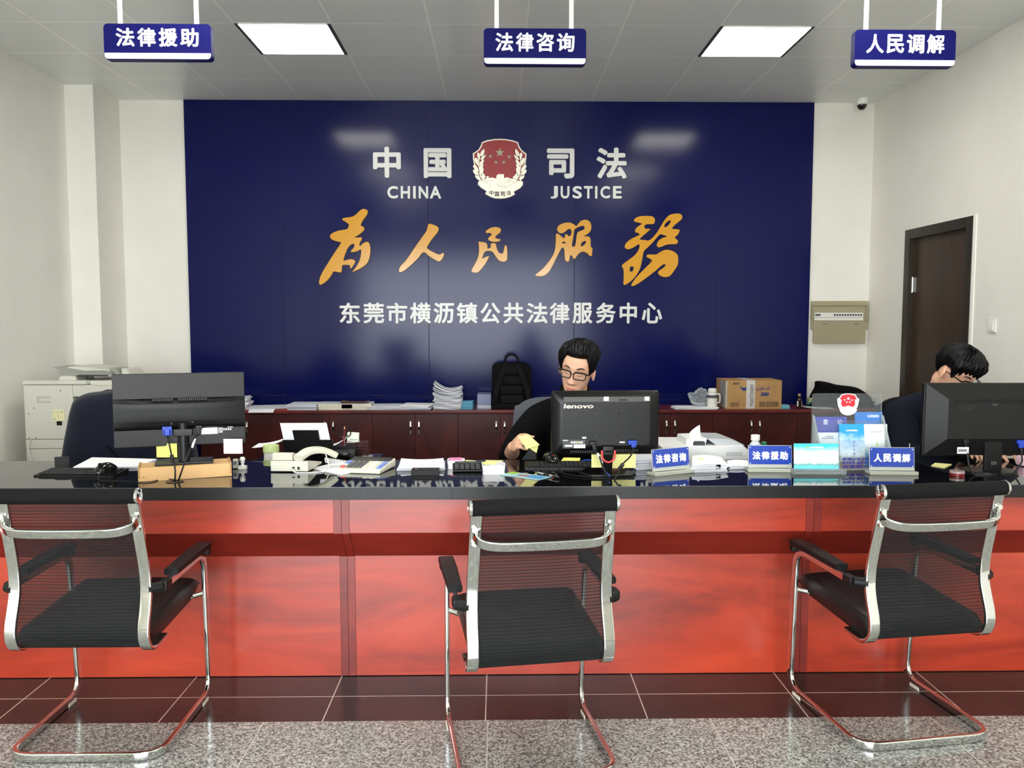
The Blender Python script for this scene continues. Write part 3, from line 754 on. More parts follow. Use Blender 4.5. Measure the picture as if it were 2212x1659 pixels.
for i in range(3):
    x0, x1 = DX[i]+.0008, DX[i+1]-.0008
    t = thing('reception_counter', labs[i], 'counter', ((x0+x1)/2, DY, 0), 0, 'sections of the reception counter')
    hw = (x1-x0)/2; st = .030
    def pan(a, c, nm, mt):
        bm = B(); zt = TOP_Z-TOP_T
        prof = [(UY-DY, zt-.0005), (UY-DY, zU0), (0, zL1), (0, .004), (.02, .004), (.02, zL1+.004), (UY-DY+.02, zU0+.006), (UY-DY+.02, zt-.0005)]
        if nm == 'upper_panel': pr = [(UY-DY, zt-.0005), (UY-DY, zU0), (UY-DY+.02, zU0), (UY-DY+.02, zt-.0005)]
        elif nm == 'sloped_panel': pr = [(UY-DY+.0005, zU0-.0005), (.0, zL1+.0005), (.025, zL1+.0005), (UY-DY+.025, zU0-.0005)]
        elif nm == 'lower_panel': pr = [(0, zL1), (0, .003), (.02, .003), (.02, zL1)]
        else: pr = prof
        M = Matrix(((0,0,1,0),(1,0,0,0),(0,1,0,0),(0,0,0,1)))
        prism(bm, pr, a, c, M)
        bmesh.ops.recalc_face_normals(bm, faces=bm.faces[:])
        obj(nm, bm, mt, t)
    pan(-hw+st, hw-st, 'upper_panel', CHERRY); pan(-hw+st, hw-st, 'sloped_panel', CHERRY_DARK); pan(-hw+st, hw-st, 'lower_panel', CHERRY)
    for s in (-1, 1):
        bm = B(); a, c = (-hw, -hw+st-.001) if s < 0 else (hw-st+.001, hw)
        zt = TOP_Z-TOP_T; e = .0015
        pr = [(UY-DY-e, zt-.0005), (UY-DY-e, zU0-.002), (-e, zL1-.002), (-e, .003), (.02, .003), (.02, zL1+.004), (UY-DY+.02, zU0+.006), (UY-DY+.02, zt-.0005)]
        M = Matrix(((0,0,1,0),(1,0,0,0),(0,1,0,0),(0,0,0,1)))
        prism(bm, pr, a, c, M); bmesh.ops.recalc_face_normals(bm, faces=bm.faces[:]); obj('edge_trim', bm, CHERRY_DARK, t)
    bm = B(); bx(bm, -hw, hw, .02, TY1-DY-.03, .05, .07); bx(bm, -hw, hw, TY1-DY-.05, TY1-DY-.03, .07, TOP_Z-TOP_T-.012) ; 
    for s in (-1,1): bx(bm, s*hw-(.02 if s>0 else 0), s*hw+(0 if s>0 else .02), .02, TY1-DY-.05, .0, TOP_Z-TOP_T-.012)
    obj('carcass', bm, MAHOG, t)
def stone_mat():
    m, nt, b = new_mat('polished black stone'); N, L = nt.nodes, nt.links
    tc = N.new('ShaderNodeTexCoord'); nz = N.new('ShaderNodeTexNoise'); nz.inputs['Scale'].default_value = 240; nz.inputs['Detail'].default_value = 2
    L.new(tc.outputs['Object'], nz.inputs['Vector'])
    rp = N.new('ShaderNodeValToRGB'); rp.color_ramp.elements[0].position = .55; rp.color_ramp.elements[0].color = lin((8,8,10)); rp.color_ramp.elements[1].position = .8; rp.color_ramp.elements[1].color = lin((46,46,46))
    L.new(nz.outputs['Fac'], rp.inputs['Fac']); L.new(rp.outputs['Color'], b.inputs['Base Color'])
    b.inputs['Roughness'].default_value = .03; b.inputs['Specular IOR Level'].default_value = .75; b.inputs['IOR'].default_value = 1.6
    return m
STONE = stone_mat()
STONE_EDGE = mat('honed stone edge', (20,20,20), .35, spec=.4, vary=.35, vscale=90)
ct = thing('stone_counter_top', 'long polished black stone worktop lying across the whole reception counter', 'countertop', (0, TY0, TOP_Z-TOP_T))
bm = B(); t_ = bmesh.new(); bx(t_, XL+.012, XR-.006, 0.004, TY1-TY0, .0002, TOP_T, .002, 2)
for v in t_.verts: v.co.z -= (v.co.y+TY0-FRONT_EDGE_Y)*TILT
merge(bm, t_, mi=0); obj('slab', bm, STONE, ct)
bm = B(); bx(bm, XL+.012, XR-.006, 0, .0038, 0, TOP_T-.0015, .001, 1); obj('front_edge', bm, STONE_EDGE, ct)
xs_ = P(977, 1062, TY0).x
bm = B(); bx(bm, xs_-.0012, xs_+.0012, -.0006, .0002, .001, TOP_T-.002); obj('edge_seam', bm, BLACK_MATT, ct)

# lower work table behind the counter (carries the printer side)
WT_Z = .745
def work_table(x0, x1, y0, y1, label):
    t = thing('work_table', label, 'table', ((x0+x1)/2, (y0+y1)/2, 0), 0, 'low dark tables behind the counter')
    hx, hy = (x1-x0)/2, (y1-y0)/2
    bm = B(); bx(bm, -hx, hx, -hy, hy, WT_Z-.025, WT_Z, .003); obj('table_top', bm, BLACK_GLOSS, t)
    for sx in (-1,1):
        for sy in (-1,1):
            bm = B(); bx(bm, sx*(hx-.05)-.02, sx*(hx-.05)+.02, sy*(hy-.05)-.02, sy*(hy-.05)+.02, 0, WT_Z-.0255); obj('leg', bm, MAHOG, t)
work_table(P(542,985,4.0).x, P(812,985,4.0).x, TY1+.02, TY1+.46, 'low dark table behind the counter, under the black printer')
work_table(P(1395,960,4.0).x, P(1660,960,4.0).x, TY1+.02, TY1+.46, 'low dark table behind the counter, under the white printer')

# ================================================================= visitor chairs
def mesh_fabric():
    m, nt, b = new_mat('black see-through mesh fabric'); N, L = nt.nodes, nt.links
    out = N['Material Output']; tc = N.new('ShaderNodeTexCoord'); sep = N.new('ShaderNodeSeparateXYZ'); L.new(tc.outputs['Object'], sep.inputs[0])
    b.inputs['Base Color'].default_value = lin((30,31,31)); b.inputs['Roughness'].default_value = .8; b.inputs['Specular IOR Level'].default_value = .15
    a = N.new('ShaderNodeMath'); a.operation = 'MULTIPLY'; a.inputs[1].default_value = 1/.0105; L.new(sep.outputs[2], a.inputs[0])
    c = N.new('ShaderNodeMath'); c.operation = 'FRACT'; L.new(a.outputs[0], c.inputs[0])
    d = N.new('ShaderNodeMath'); d.operation = 'LESS_THAN'; d.inputs[1].default_value = .34; L.new(c.outputs[0], d.inputs[0])
    mx_ = N.new('ShaderNodeMath'); mx_.operation = 'MULTIPLY_ADD'; mx_.inputs[1].default_value = .24; mx_.inputs[2].default_value = .68; L.new(d.outputs[0], mx_.inputs[0])
    tr = N.new('ShaderNodeBsdfTransparent'); mx = N.new('ShaderNodeMixShader')
    L.new(mx_.outputs[0], mx.inputs['Fac']); L.new(tr.outputs[0], mx.inputs[1]); L.new(b.outputs[0], mx.inputs[2]); L.new(mx.outputs[0], out.inputs['Surface'])
    return m
MESH = mesh_fabric()
ROLL = mat('ribbed black mesh fabric', (18,18,18), .8, spec=.15, bump=.4, bscale=300, stretch=(.1,1,1))
LEATHER = mat('black perforated leather', (15,15,15), .42, spec=.4, bump=.25, bscale=380)
ARM_PL = mat('black arm pad plastic', (15,14,14), .5, spec=.3)
SILVER = mat('silver lever plastic', (170,170,168), .35, .5)
RAIL = [(-.085,.366),(-.12,.362),(-.155,.360),(-.19,.363),(-.220,.379),(-.236,.412),(-.233,.455),(-.216,.505),(-.204,.55),(-.203,.60),(-.210,.65),(-.226,.72),(-.243,.79),(-.262,.865)]
def back_y(z):
    pts = [q for q in RAIL if True][5:]
    for (y0,z0),(y1,z1) in zip(pts, pts[1:]):
        if z <= z1: return y0+(y1-y0)*(z-z0)/(z1-z0)
    return pts[-1][0]
def make_chair(label):
    t = thing('visitor_chair', label, 'chair', (0,0,0), 0, 'visitor chairs at the counter')
    # cantilever frame: one bent chrome bar per side and the rear crossbar
    w = .247
    flat = rect_loop(.020, .030, .006, 3)
    def rr(pts, r=.06):          # round the corners of a polyline
        out = [Vector(pts[0])]
        for i in range(1, len(pts)-1):
            p = Vector(pts[i]); a = (Vector(pts[i-1])-p); c = (Vector(pts[i+1])-p)
            k = min(r, a.length*.45, c.length*.45); a.normalize(); c.normalize()
            s, e = p+a*k, p+c*k
            for u in range(7):
                q = u/6; out.append(s*(1-q)**2 + p*2*q*(1-q) + e*q*q)
        out.append(Vector(pts[-1])); return out
    for s in (-1, 1):
        bm = B()
        path = rr([(s*w, .02, .0165), (s*w, .245, .0165), (s*(w+.002), .213, .570), (s*(w+.004), -.165, .560)], .075)
        sweep(bm, path, rect_loop(.016, .030, .005, 3), up=(0,0,1)); obj('side_frame', bm, CHROME, t)
    bm = B(); sweep(bm, rr([(-w, .02, .0165), (-w, -.235, .0165), (w, -.235, .0165), (w, .02, .0165)], .085), rect_loop(.016, .030, .005, 3), up=(0,0,1)); obj('rear_floor_bar', bm, CHROME, t)
    for s in (-1, 1):
        bm = B(); bx(bm, s*w-.010, s*w+.010, .150, .205, .0, .014, .002); obj('floor_glide', bm, IVORY, t)
    # back rails
    for s in (-1, 1):
        bm = B(); path = catmull([(s*(.212 if z < .5 else .212-.008*(z-.5)/.36), y, z) for y, z in RAIL], 4)
        sweep(bm, path, rect_loop(.036, .014, .004, 3), up=(0,0,1)); r_ = obj('back_rail', bm, CHROME, t)
        for zz in (.772, .816):
            bm = B(); yy = back_y(zz); cyl(bm, (s*.209, yy-.006, zz), (s*.209, yy-.016, zz), .011, .009, 14)
            obj('rail_bolt', bm, CHROME, r_)
    bm = B(); zc = .784; yb = back_y(zc)
    pts = [(-.209, yb-.008, zc+.026), (-.205, yb-.016, zc+.006), (-.19, yb-.036, zc-.006), (-.155, yb-.052, zc-.012), (-.10, yb-.057, zc-.014), (0, yb-.058, zc-.015), (.10, yb-.057, zc-.014), (.155, yb-.052, zc-.012), (.19, yb-.036, zc-.006), (.205, yb-.016, zc+.006), (.209, yb-.008, zc+.026)]
    sweep(bm, catmull(pts, 4), rect_loop(.012, .032, .004, 3), up=(0,0,1)); obj('back_crossbar', bm, CHROME, t)
    # top roll
    yr, zr, rr_ = -.265, .881, .024
    bm = B(); cyl(bm, (-.218, yr, zr), (.218, yr, zr), rr_, n=28); roll = obj('top_roll', bm, ROLL, t)
    for s in (-1, 1):
        bm = B(); lathe(bm, [(.0255,0),(.0265,.004),(.024,.009),(.012,.011),(.011,.007),(.004,.007)], (s*.218, yr, zr), 24, rot=Matrix.Rotation(R(90*s),3,'Y')); obj('roll_cap', bm, CHROME, roll)
    # mesh back panel
    bm = B(); zs = [.395+.02*i for i in range(24)]
    prof = catmull([(y, z) + (0,) for y, z in RAIL[4:]], 4)
    n = len(prof)-1
    def fn(u, v):
        q = prof[round(v*n)]; bulge = -.012*math.sin(math.pi*min(1, v*1.0))*math.sin(math.pi*u)
        return Vector(((u-.5)*.402, q.x+.004-bulge*-1, q.y))
    a = [[bm.verts.new(fn(i/8, j/n)) for j in range(n+1)] for i in range(9)]
    for i in range(8):
        for j in range(n): bm.faces.new((a[i][j], a[i+1][j], a[i+1][j+1], a[i][j+1]))
    obj('mesh_back', bm, MESH, t, ang=180)
    # seat cushion
    bm = B(); nx, ny = 20, 22
    def seat(u, v, top):
        x = (u-.5)*.462; y = -.218+v*.485
        e = min(1, min(u, 1-u)/.10); e2 = min(1, min(v, 1-v)/.10); r_ = (1-(1-e)**2.2)*(1-(1-e2)**2.2)
        base = .398+.036*v
        if y > .24: base -= ((y-.24)/.055)**2*.02
        return Vector((x*(.93+.07*min(1,r_*1.5)), y, base + (.034*r_+.005*math.sin(math.pi*u) if top else -.044*r_)))
    T = [[bm.verts.new(seat(i/nx, j/ny, 1)) for j in range(ny+1)] for i in range(nx+1)]
    Bm = [[(T[i][j] if i in (0,nx) or j in (0,ny) else bm.verts.new(seat(i/nx, j/ny, 0))) for j in range(ny+1)] for i in range(nx+1)]
    for i in range(nx):
        for j in range(ny):
            bm.faces.new((T[i][j], T[i+1][j], T[i+1][j+1], T[i][j+1])); bm.faces.new((Bm[i][j+1], Bm[i+1][j+1], Bm[i+1][j], Bm[i][j]))
    obj('seat', bm, LEATHER, t, ang=70)
    bm = B(); 
    for s in (-1, 1): cyl(bm, (s*.21, .19, .405), (s*.244, .222, .408), .010, n=12)
    cyl(bm, (-.21, .19, .402), (.21, .19, .402), .010, n=12); obj('seat_bracket', bm, CHROME, t)
    # arm pads and joints
    for s in (-1, 1):
        bm = B(); xa = s*(w+.004)
        sweep(bm, [(xa, .226, .588), (xa, .215, .592), (xa, .10, .594), (xa, -.10, .588)], rect_loop(.054, .026, .008, 3), up=(0,0,1), scales=[(.8,.8),(1,1),(1,1),(.86,.9)]); box(bm, (xa, .212, .572), (.046,.026,.028), None, .006)
        pad = obj('arm_pad', bm, ARM_PL, t)
        bm = B(); cyl(bm, (xa-s*.002, -.175, .562), (s*.214, back_y(.562)+.004, .562), .017, n=18); box(bm, (xa, -.150, .562), (.03,.05,.03), None, .006); obj('arm_joint', bm, ARM_PL, t)
    return t
c0 = make_chair('black mesh visitor chair with chrome frame in front of the left counter section')
g = G(298, 1508, 0); c0.location = (g.x+.018, g.y-.225, 0); c0.rotation_euler.z = R(0)
a9, a8 = R(8.8), R(8.3)
g = G(1114, 1545, 0); c1 = dup(c0, (g.x+.225*math.sin(a9), g.y-.225*math.cos(a9), 0), a9, 'black mesh visitor chair with chrome frame in front of the long middle counter section')
g = G(1845, 1482, 0); c2 = dup(c0, (g.x+.225*math.sin(a8)-.018, g.y-.225*math.cos(a8)-.012, 0), a8, 'black mesh visitor chair with chrome frame in front of the right counter section')
# ================================================================= things on the low mahogany cabinets
RND = random.Random(7)
CT = CAB_H                                     # cabinet top height
def C(px, py): return G(px, py, CT)
def paper_sheets(name, label, cat, cx, cy, z, w, d, n, rz=0, jitter=.01, mt=None, group=None, lift=0, th=.0011, curl=0):
    """a loose stack: every sheet or bundle its own slab inside one thing"""
    t = thing(name, label, cat, (cx, cy, z), rz, group)
    zz = 0
    for i in range(n):
        h = th*(1+.5*RND.random())
        bm = B(); jx, jy, ja = RND.uniform(-jitter,jitter), RND.uniform(-jitter,jitter), RND.uniform(-.06,.06)*(jitter/.01)
        ca, sa = math.cos(ja), math.sin(ja)
        cu_ = curl*(i/max(1,n-1))
        def fn(u, v):
            x, y = (u-.5)*w, (v-.5)*d
            return Vector((jx+x*ca-y*sa, jy+x*sa+y*ca, zz+h+cu_*((2*u-1)**2)+lift*(max(0,u-.6)/.4)**2*(i/max(1,n-1))))
        sheet(bm, 8, 4, fn, h*.9)
        obj('sheet', bm, (mt or PAPER) if not isinstance(mt, list) else mt[i % len(mt)], t, ang=60); zz += h*1.02
    return t
def stack_block(name, label, cat, cx, cy, z, w, d, h, rz, mt, edge_mt=None, group=None):
    t = thing(name, label, cat, (cx, cy, z), rz, group)
    n = max(3, int(h/.004))
    bm = B()
    for i in range(n):
        jx, jy = RND.uniform(-.003,.003), RND.uniform(-.003,.003)
        box(bm, (jx, jy, h*(i+.5)/n), (w, d, h/n*.96))
    obj('page_block', bm, edge_mt or mt, t)
    bm = B(); box(bm, (0,0,h+.0006), (w*1.005, d*1.005, .001)); obj('top_sheet', bm, mt, t)
    return t
def wpx(px0, px1, Y): return abs(P(px1, 880, Y).x-P(px0, 880, Y).x)
by = 6.80
q = C(535, 881); paper_sheets('paper_pile', 'small ragged paper pile on the low cabinets, peeking out beside the monitor', 'papers', P(512,880,6.92).x, 6.90, CT, .22, .2, 9, .1, .014, th=.008, curl=.01)
RED_F = mat('red plastic folder', (196,72,52), .4)
x0, x1 = P(531,884,by).x, P(635,884,by).x
f = thing('document_folder', 'flat red document folder holding grey papers, on the low cabinets beside the monitor', 'folder', ((x0+x1)/2, 6.83, CT), R(4))
bm = B(); bx(bm, -.19,.19,-.125,.125,0,.006,.002); obj('folder_cover', bm, RED_F, f)
for k in range(3):
    bm = B(); kk = k*.004
    sheet(bm, 8, 3, lambda u,v: Vector(((u-.5)*.37+.006*k, (v-.5)*.235+.004*k, .011+kk+.006*u*u)), .0025); obj('sheet', bm, PAPER_B, f, ang=60)
bm = B(); sheet(bm, 6, 3, lambda u,v: Vector(((u-.5)*.2, (v-.5)*.1, .0035 if v > .5 else .0035-.022*(1-2*v)**2)), .0008)
q = P(566, 886, 6.69); o = obj('loose_sheet', bm, PAPER, None); o.location = (q.x, 6.70, CT-.012); tag(o, 'single white sheet hanging over the cabinet edge under the red folder', 'paper')
paper_sheets('paper_pile', 'low pile of grey printed papers between the red folder and the thick white book', 'papers', P(658,884,by).x, 6.83, CT, .24, .23, 8, -.05, .008, PAPER_B, th=.0045, lift=.0)
xa, xb = P(687,884,6.74).x, P(801,884,6.74).x
bk = stack_block('thick_book', 'thick white paperbound book lying on the low cabinets under a brown envelope', 'book', (xa+xb)/2, 6.85, CT, xb-xa, .21, .046, R(1), PAPER_B, mat('cream page edges', (228,224,206), .8))
BROWN_ENV = mat('brown kraft paper', (92,70,52), .7)
bm = B(); sheet(bm, 10, 4, lambda u,v: Vector(((u-.5)*.225, (v-.5)*.16, .004+.012*(2*abs(u-.5))**3)), .003)
o = obj('kraft_envelope', bm, BROWN_ENV, None); q = P(767,872,6.84); o.location = (q.x, 6.85, CT+.049); tag(o, 'dark brown kraft envelope on top of the thick white book', 'envelope')
bm = B(); sheet(bm, 4, 3, lambda u,v: Vector(((u-.5)*.085, -.008*(1-v)**2*0-.0, .03*v)) , .0015)
o = obj('sticky_note', bm, PINK, None); q = P(749,880,6.735); o.location = (q.x, 6.739, CT+.012); tag(o, 'pink sticky note on the front edge of the thick white book', 'sticky note')
bm = B(); sheet(bm, 8, 4, lambda u,v: Vector(((u-.5)*.16, (v-.5)*.2, .05-.030*u+.004*math.sin(3*v))), .001)
o = obj('loose_sheet', bm, PAPER_B, None); q = P(810,876,6.84); o.location = (q.x, 6.84, CT); tag(o, 'grey sheet sliding off the right side of the thick white book', 'paper')
paper_sheets('paper_pile', 'flat pile of printed papers to the right of the thick white book', 'papers', P(834,884,by).x, 6.82, CT, .235, .22, 6, .03, .006, PAPER_B, th=.0042)
paper_sheets('paper_pile', 'loose fanned papers to the left of the tall curled paper stack', 'papers', P(900,884,by).x, 6.83, CT, .255, .24, 6, -.08, .012, [PAPER_B, PAPER], th=.005, lift=.0)
# tall curled stack
ts = thing('curled_paper_stack', 'tall stack of curled white papers with flared corners on the low cabinets', 'papers', (P(968,884,6.84).x, 6.86, CT))
zz = 0
for i in range(22):
    h = .0062; bm = B(); jx, jy, ja = RND.uniform(-.008,.008), RND.uniform(-.008,.008), RND.uniform(-.07,.07); c_ = (i/21)**2
    ca, sa = math.cos(ja), math.sin(ja)
    def fn(u, v):
        x, y = (u-.5)*.225, (v-.5)*.2
        return Vector((jx+x*ca-y*sa, jy+x*sa+y*ca, zz+h+c_*(.085*(1-u)**2.2+.045*u**2.4)+.002*math.sin(7*u+i)))
    sheet(bm, 12, 4, fn, h*.75); obj('sheet', bm, PAPER if i % 3 else PAPER_B, ts, ang=60); zz += h
stack_block('note_pad', 'small block of pale blue note paper beside the tall curled paper stack', 'note pad', P(1010,884,6.8).x, 6.83, CT, .095, .11, .062, R(-6), mat('pale blue note paper', (92,160,190), .75))
q0, q1 = P(1031,886,6.80), P(1061,886,6.80)
FROST = mat('frosted pale plastic', (120,128,160), .35)
t = thing('document_tray', 'pale frosted plastic document tray between the blue note block and the backpack', 'tray', ((q0.x+q1.x)/2, 6.9, CT)); w_ = q1.x-q0.x
bm = B(); bx(bm, -w_/2, w_/2, -.12, .12, 0, .032, .004); obj('base', bm, mat('pale grey plastic', (170,172,186), .4), t)
bm = B(); bx(bm, -w_/2, w_/2, -.10, .12, .0325, .118, .004); obj('sleeve', bm, FROST, t)

# backpack
BAG = mat('black backpack cloth', (10,10,11), .8, spec=.12, bump=.3, bscale=420)
BAG2 = mat('black webbing', (13,13,14), .75, spec=.15, bump=.3, bscale=300)
q0, q1 = P(1062, 886, 6.78), P(1149, 886, 6.78); bw = q1.x-q0.x; bh = P(1106, 783, 6.85).z-CT
bp = thing('backpack', 'black backpack with padded back and top loop standing on the low cabinets', 'backpack', ((q0.x+q1.x)/2, 6.86, CT))
bm = B()
def bagf(u, v):
    z = v*bh; hw = bw/2*(1.0-.02*v)
    r = .05
    if z > bh-r: hw *= (1-(1-math.sqrt(max(0,1-((z-(bh-r))/r)**2)))*.35)
    return Vector(((u-.5)*2*hw, -.075+.012*math.cos(math.pi*(u-.5))*-1+.07*v, z))
solid_sheet(bm, 14, 18, bagf, lambda u,v: Vector((0, .14*(math.sin(math.pi*min(max(u,.02),.98))**.35)*(.55+.45*math.sin(math.pi*min(max(v,.02),.98))**.5), 0)))
obj('main_body', bm, BAG, bp, ang=60)
for k in range(4):
    zc_ = .06+.078*k
    bm = B(); box(bm, (0, -.092+.07*zc_/bh, zc_+.02), (bw*.56, .016, .068), Matrix.Rotation(R(-10),3,'X'), .006); obj('back_pad', bm, BAG2, bp)
for s in (-1, 1):
    bm = B(); sweep(bm, catmull([(s*.045, -.035, bh-.02), (s*.085, -.07, bh-.10), (s*.125, -.09, bh-.22), (s*.135, -.10, .10), (s*.15, -.085, .03)], 5), rect_loop(.045, .014, .005, 3), up=(0,1,0)); obj('shoulder_strap', bm, BAG2, bp)
bm = B(); sweep(bm, catmull([(-.052,-.0,bh-.012),(-.05,-.005,bh+.03),(-.028,-.005,bh+.058),(0,-.005,bh+.066),(.028,-.005,bh+.058),(.05,-.005,bh+.03),(.052,-.0,bh-.012)], 4), rect_loop(.018, .008, .003, 3), up=(0,1,0)); obj('top_loop', bm, BAG2, bp)
bm = B(); bx(bm, -bw*.5, bw*.5, -.092, -.06, .0, .045, .012); obj('bottom_panel', bm, BAG2, bp)

# right side of the cabinets
paper_sheets('paper_pile', 'thin spread of papers on the low cabinets under the white thermos', 'papers', P(1500,884,by).x, 6.82, CT, .34, .2, 4, .04, .012, [PAPER_B, PAPER], th=.0028)
# crumpled clear bag
def crumple(name, label, c, sx, sy, sz, mt, cat, seed, amp=.35):
    bm = B(); bmesh.ops.create_icosphere(bm, subdivisions=4, radius=1)
    for v in bm.verts:
        n_ = noise.noise(v.co*1.6+Vector((seed,0,0)))*amp + abs(noise.noise(v.co*4.2+Vector((0,seed,0))))*amp*.55
        k = 1+n_
        v.co = Vector((v.co.x*sx*k, v.co.y*sy*k, max(0, (v.co.z+1)/2)*sz*2*k*.5))
    o = obj(name, bm, mt, None, ang=20, recentre=True); o.location = Vector(o.location)+Vector(c); return tag(o, label, cat)
PLAS = clear_mat('thin clear plastic film', amount=.16, rough=.12)
q = P(1511, 880, 6.87); crumple('plastic_bag', 'crumpled clear plastic bag on the low cabinets to the left of the white thermos', (q.x, 6.87, CT+.014), .085, .06, .125, PLAS, 'plastic bag', 3.3)
th = thing('thermos_flask', 'small white thermos flask with side handle beside the brown carton', 'flask', (P(1538,884,6.8).x, 6.80, CT))
TW = mat('white flask plastic', (226,224,216), .35)
bm = B(); lathe(bm, [(.036,0),(.041,.004),(.042,.10),(.040,.118),(.034,.13)], n=28); obj('flask_body', bm, TW, th)
bm = B(); lathe(bm, [(.033,.1305),(.036,.134),(.034,.158),(.027,.166),(.01,.167)], n=28); obj('lid', bm, TW, th)
bm = B(); tube(bm, [(.030,0,.118),(.058,0,.116),(.064,0,.085),(.060,0,.05),(.036,0,.045)], .0065, 10, smooth=4); obj('handle', bm, TW, th)
bm = B(); lathe(bm, [(.0425,.088),(.0428,.092),(.0428,.108),(.0424,.112)], n=28); obj('grey_print_band', bm, mat('dark print band', (74,76,84), .5), th)
# brown carton with white tape
x0, x1 = P(1567,886,6.74).x, P(1688,886,6.74).x; bxh = P(1620,822.5,6.74).z-CT; cw = x1-x0
cb = thing('carton', 'brown cardboard carton closed with a vertical strip of white tape, on the low cabinets', 'box', ((x0+x1)/2, 6.74, CT))
cd = .30
bm = B(); bx(bm, -cw/2, cw/2, 0, cd, 0, bxh, .003); obj('box_body', bm, CARD_DARK, cb)
bm = B(); bx(bm, -cw/2-.001, cw/2+.001, 0, cd/2-.001, bxh+.0003, bxh+.003); obj('top_flap', bm, CARD_DARK, cb)
bm = B(); bx(bm, -cw/2-.001, cw/2+.001, cd/2+.001, cd, bxh+.0003, bxh+.003); obj('top_flap', bm, CARD_DARK, cb)
tx0, tx1 = P(1612,850,6.74).x-(x0+x1)/2, P(1631,850,6.74).x-(x0+x1)/2
WT = mat('white packing tape', (206,202,196), .35)
bm = B(); bx(bm, tx0, tx1, -.0015, -.0002, .004, bxh+.0035); bx(bm, tx0, tx1, -.0015, cd, bxh+.0031, bxh+.0042); obj('packing_tape', bm, WT, cb)
bm = B(); bx(bm, -cw/2-.0016, -cw/2+.012, -.0014, cd*.6, .01, bxh-.004); obj('corner_tape', bm, mat('clear glossy tape', (186,180,172), .15), cb)
FC = Matrix.Translation((0,-.0005,0)) @ FACE_CAM
INKB = mat('blue carton print', (38,60,120), .7); INKK = mat('black carton print', (48,38,30), .7)
def cpx(px, py): w = P(px, py, 6.74); return (w.x-(x0+x1)/2, w.z-CT)
def ctext(s, px0, px1, py0, py1, mt, bold=.03, nm='print', shear=0):
    a = cpx(px0, py1); c = cpx(px1, py0)
    text_part(nm, s, (a[0], c[0], a[1], c[1]), .0006, FC, mt, cb, bold, shear=shear)
ctext('84', 1583.5, 1592, 826, 831.5, INKK); ctext('枚', 1593, 1597.5, 826.5, 831, INKK)
ctext('ムガード', 1634, 1663, 836, 844, INKB, .04, shear=.15); ctext('350', 1642, 1661, 847.5, 855.5, INKB, .07, shear=.2)
ctext('MENAIWAY', 1615, 1627, 868, 870, INKK) if False else None
me = outline_mesh('bird_mark', [[(q.x,q.y) for q in catmull([(*cpx(x,y),0) for x,y in ((1599,834),(1606,838),(1613,836),(1613,842),(1606,844),(1601,840))],3,True)]], .0006, 0, FC); link_mesh('wing_mark', me, INKB, cb)
def barcode(px0, px1, py0, py1, n):
    bm = B(); a = cpx(px0, py1); c = cpx(px1, py0)
    for k in range(n):
        x = a[0]+(c[0]-a[0])*(k+.2)/n; bx(bm, x, x+(c[0]-a[0])/n*RND.choice((.35,.6)), -.0011, -.0005, a[1]+.004, c[1]-.004)
    for q_ in ((a[0]-.002,c[0]+.002,a[1],a[1]+.002),(a[0]-.002,c[0]+.002,c[1]-.002,c[1])): bx(bm, q_[0], q_[1], -.0011, -.0005, q_[2], q_[3])
    for q_ in (a[0]-.002, c[0]): bx(bm, q_, q_+.002, -.0011, -.0005, a[1], c[1])
    obj('barcode_print', bm, INKK, cb, flat=True)
barcode(1578, 1596, 869.5, 878.5, 9); barcode(1641, 1681, 867.5, 879, 22)
me = text_mesh('VNANTONIEW', .0006, .03); 
xs = [v.co.x for v in me.vertices]; ys = [v.co.y for v in me.vertices]; 
for v in me.vertices: v.co.x = (v.co.x-min(xs))/(max(xs)-min(xs)); v.co.y = (v.co.y-min(ys))/(max(ys)-min(ys))
me.transform(Matrix.Diagonal((bxh*.8, (tx1-tx0)*.42, 1, 1))); me.transform(Matrix.Rotation(R(90), 4, 'Z')); me.transform(Matrix.Translation((tx1-.012, bxh*.08, .0012))); me.transform(FACE_CAM); me.transform(Matrix.Translation((0,-.0006,0)))
link_mesh('tape_lettering', me, mat('grey tape print', (120,116,112), .6), cb)
stack_block('note_pad', 'flat pale cyan note pad between the brown carton and the brown bottle', 'note pad', P(1695,884,6.76).x, 6.80, CT, .075, .09, .028, R(3), CYAN_PAPER)
bo = thing('medicine_bottle', 'small dark brown glass bottle with tan cap and white label on the low cabinets', 'bottle', (P(1727,884,6.75).x, 6.76, CT))
AMB = mat('dark amber glass', (40,18,14), .08, spec=.7)
bm = B(); lathe(bm, [(.017,0),(.021,.003),(.0215,.072),(.018,.084),(.010,.092),(.0095,.108)], n=24); obj('glass_body', bm, AMB, bo)
bm = B(); lathe(bm, [(.0112,.1045),(.0115,.108),(.0115,.123),(.008,.124)], n=24); obj('cap', bm, mat('tan bottle cap', (178,160,112), .4), bo)
bm = B(); 
n_=18; prof=[(.0219*math.cos(R(195+150*i/n_)), .0219*math.sin(R(195+150*i/n_))) for i in range(n_+1)]
for s,e in ((0,5),(13,18)):
    for i in range(s,e):
        a,c=prof[i],prof[i+1]; vs=[bm.verts.new((a[0],a[1],.02)),bm.verts.new((c[0],c[1],.02)),bm.verts.new((c[0],c[1],.064)),bm.verts.new((a[0],a[1],.064))]; bm.faces.new(vs)
obj('label', bm, mat('white bottle label', (205,206,212), .5), bo, ang=60)
bm = B(); sheet(bm, 10, 3, lambda u,v: Vector(((u-.5)*.24, (v-.5)*.16, .003+.012*(1-u)**2)), .001); o = obj('loose_sheet', bm, PAPER_B, None); o.location = (P(1765,884,6.8).x, 6.80, CT); tag(o, 'curved white sheet on the low cabinets behind the acrylic leaflet stand', 'paper')
TEAL = mat('teal printed card', (96,170,172), .6, vary=.2, vscale=60)
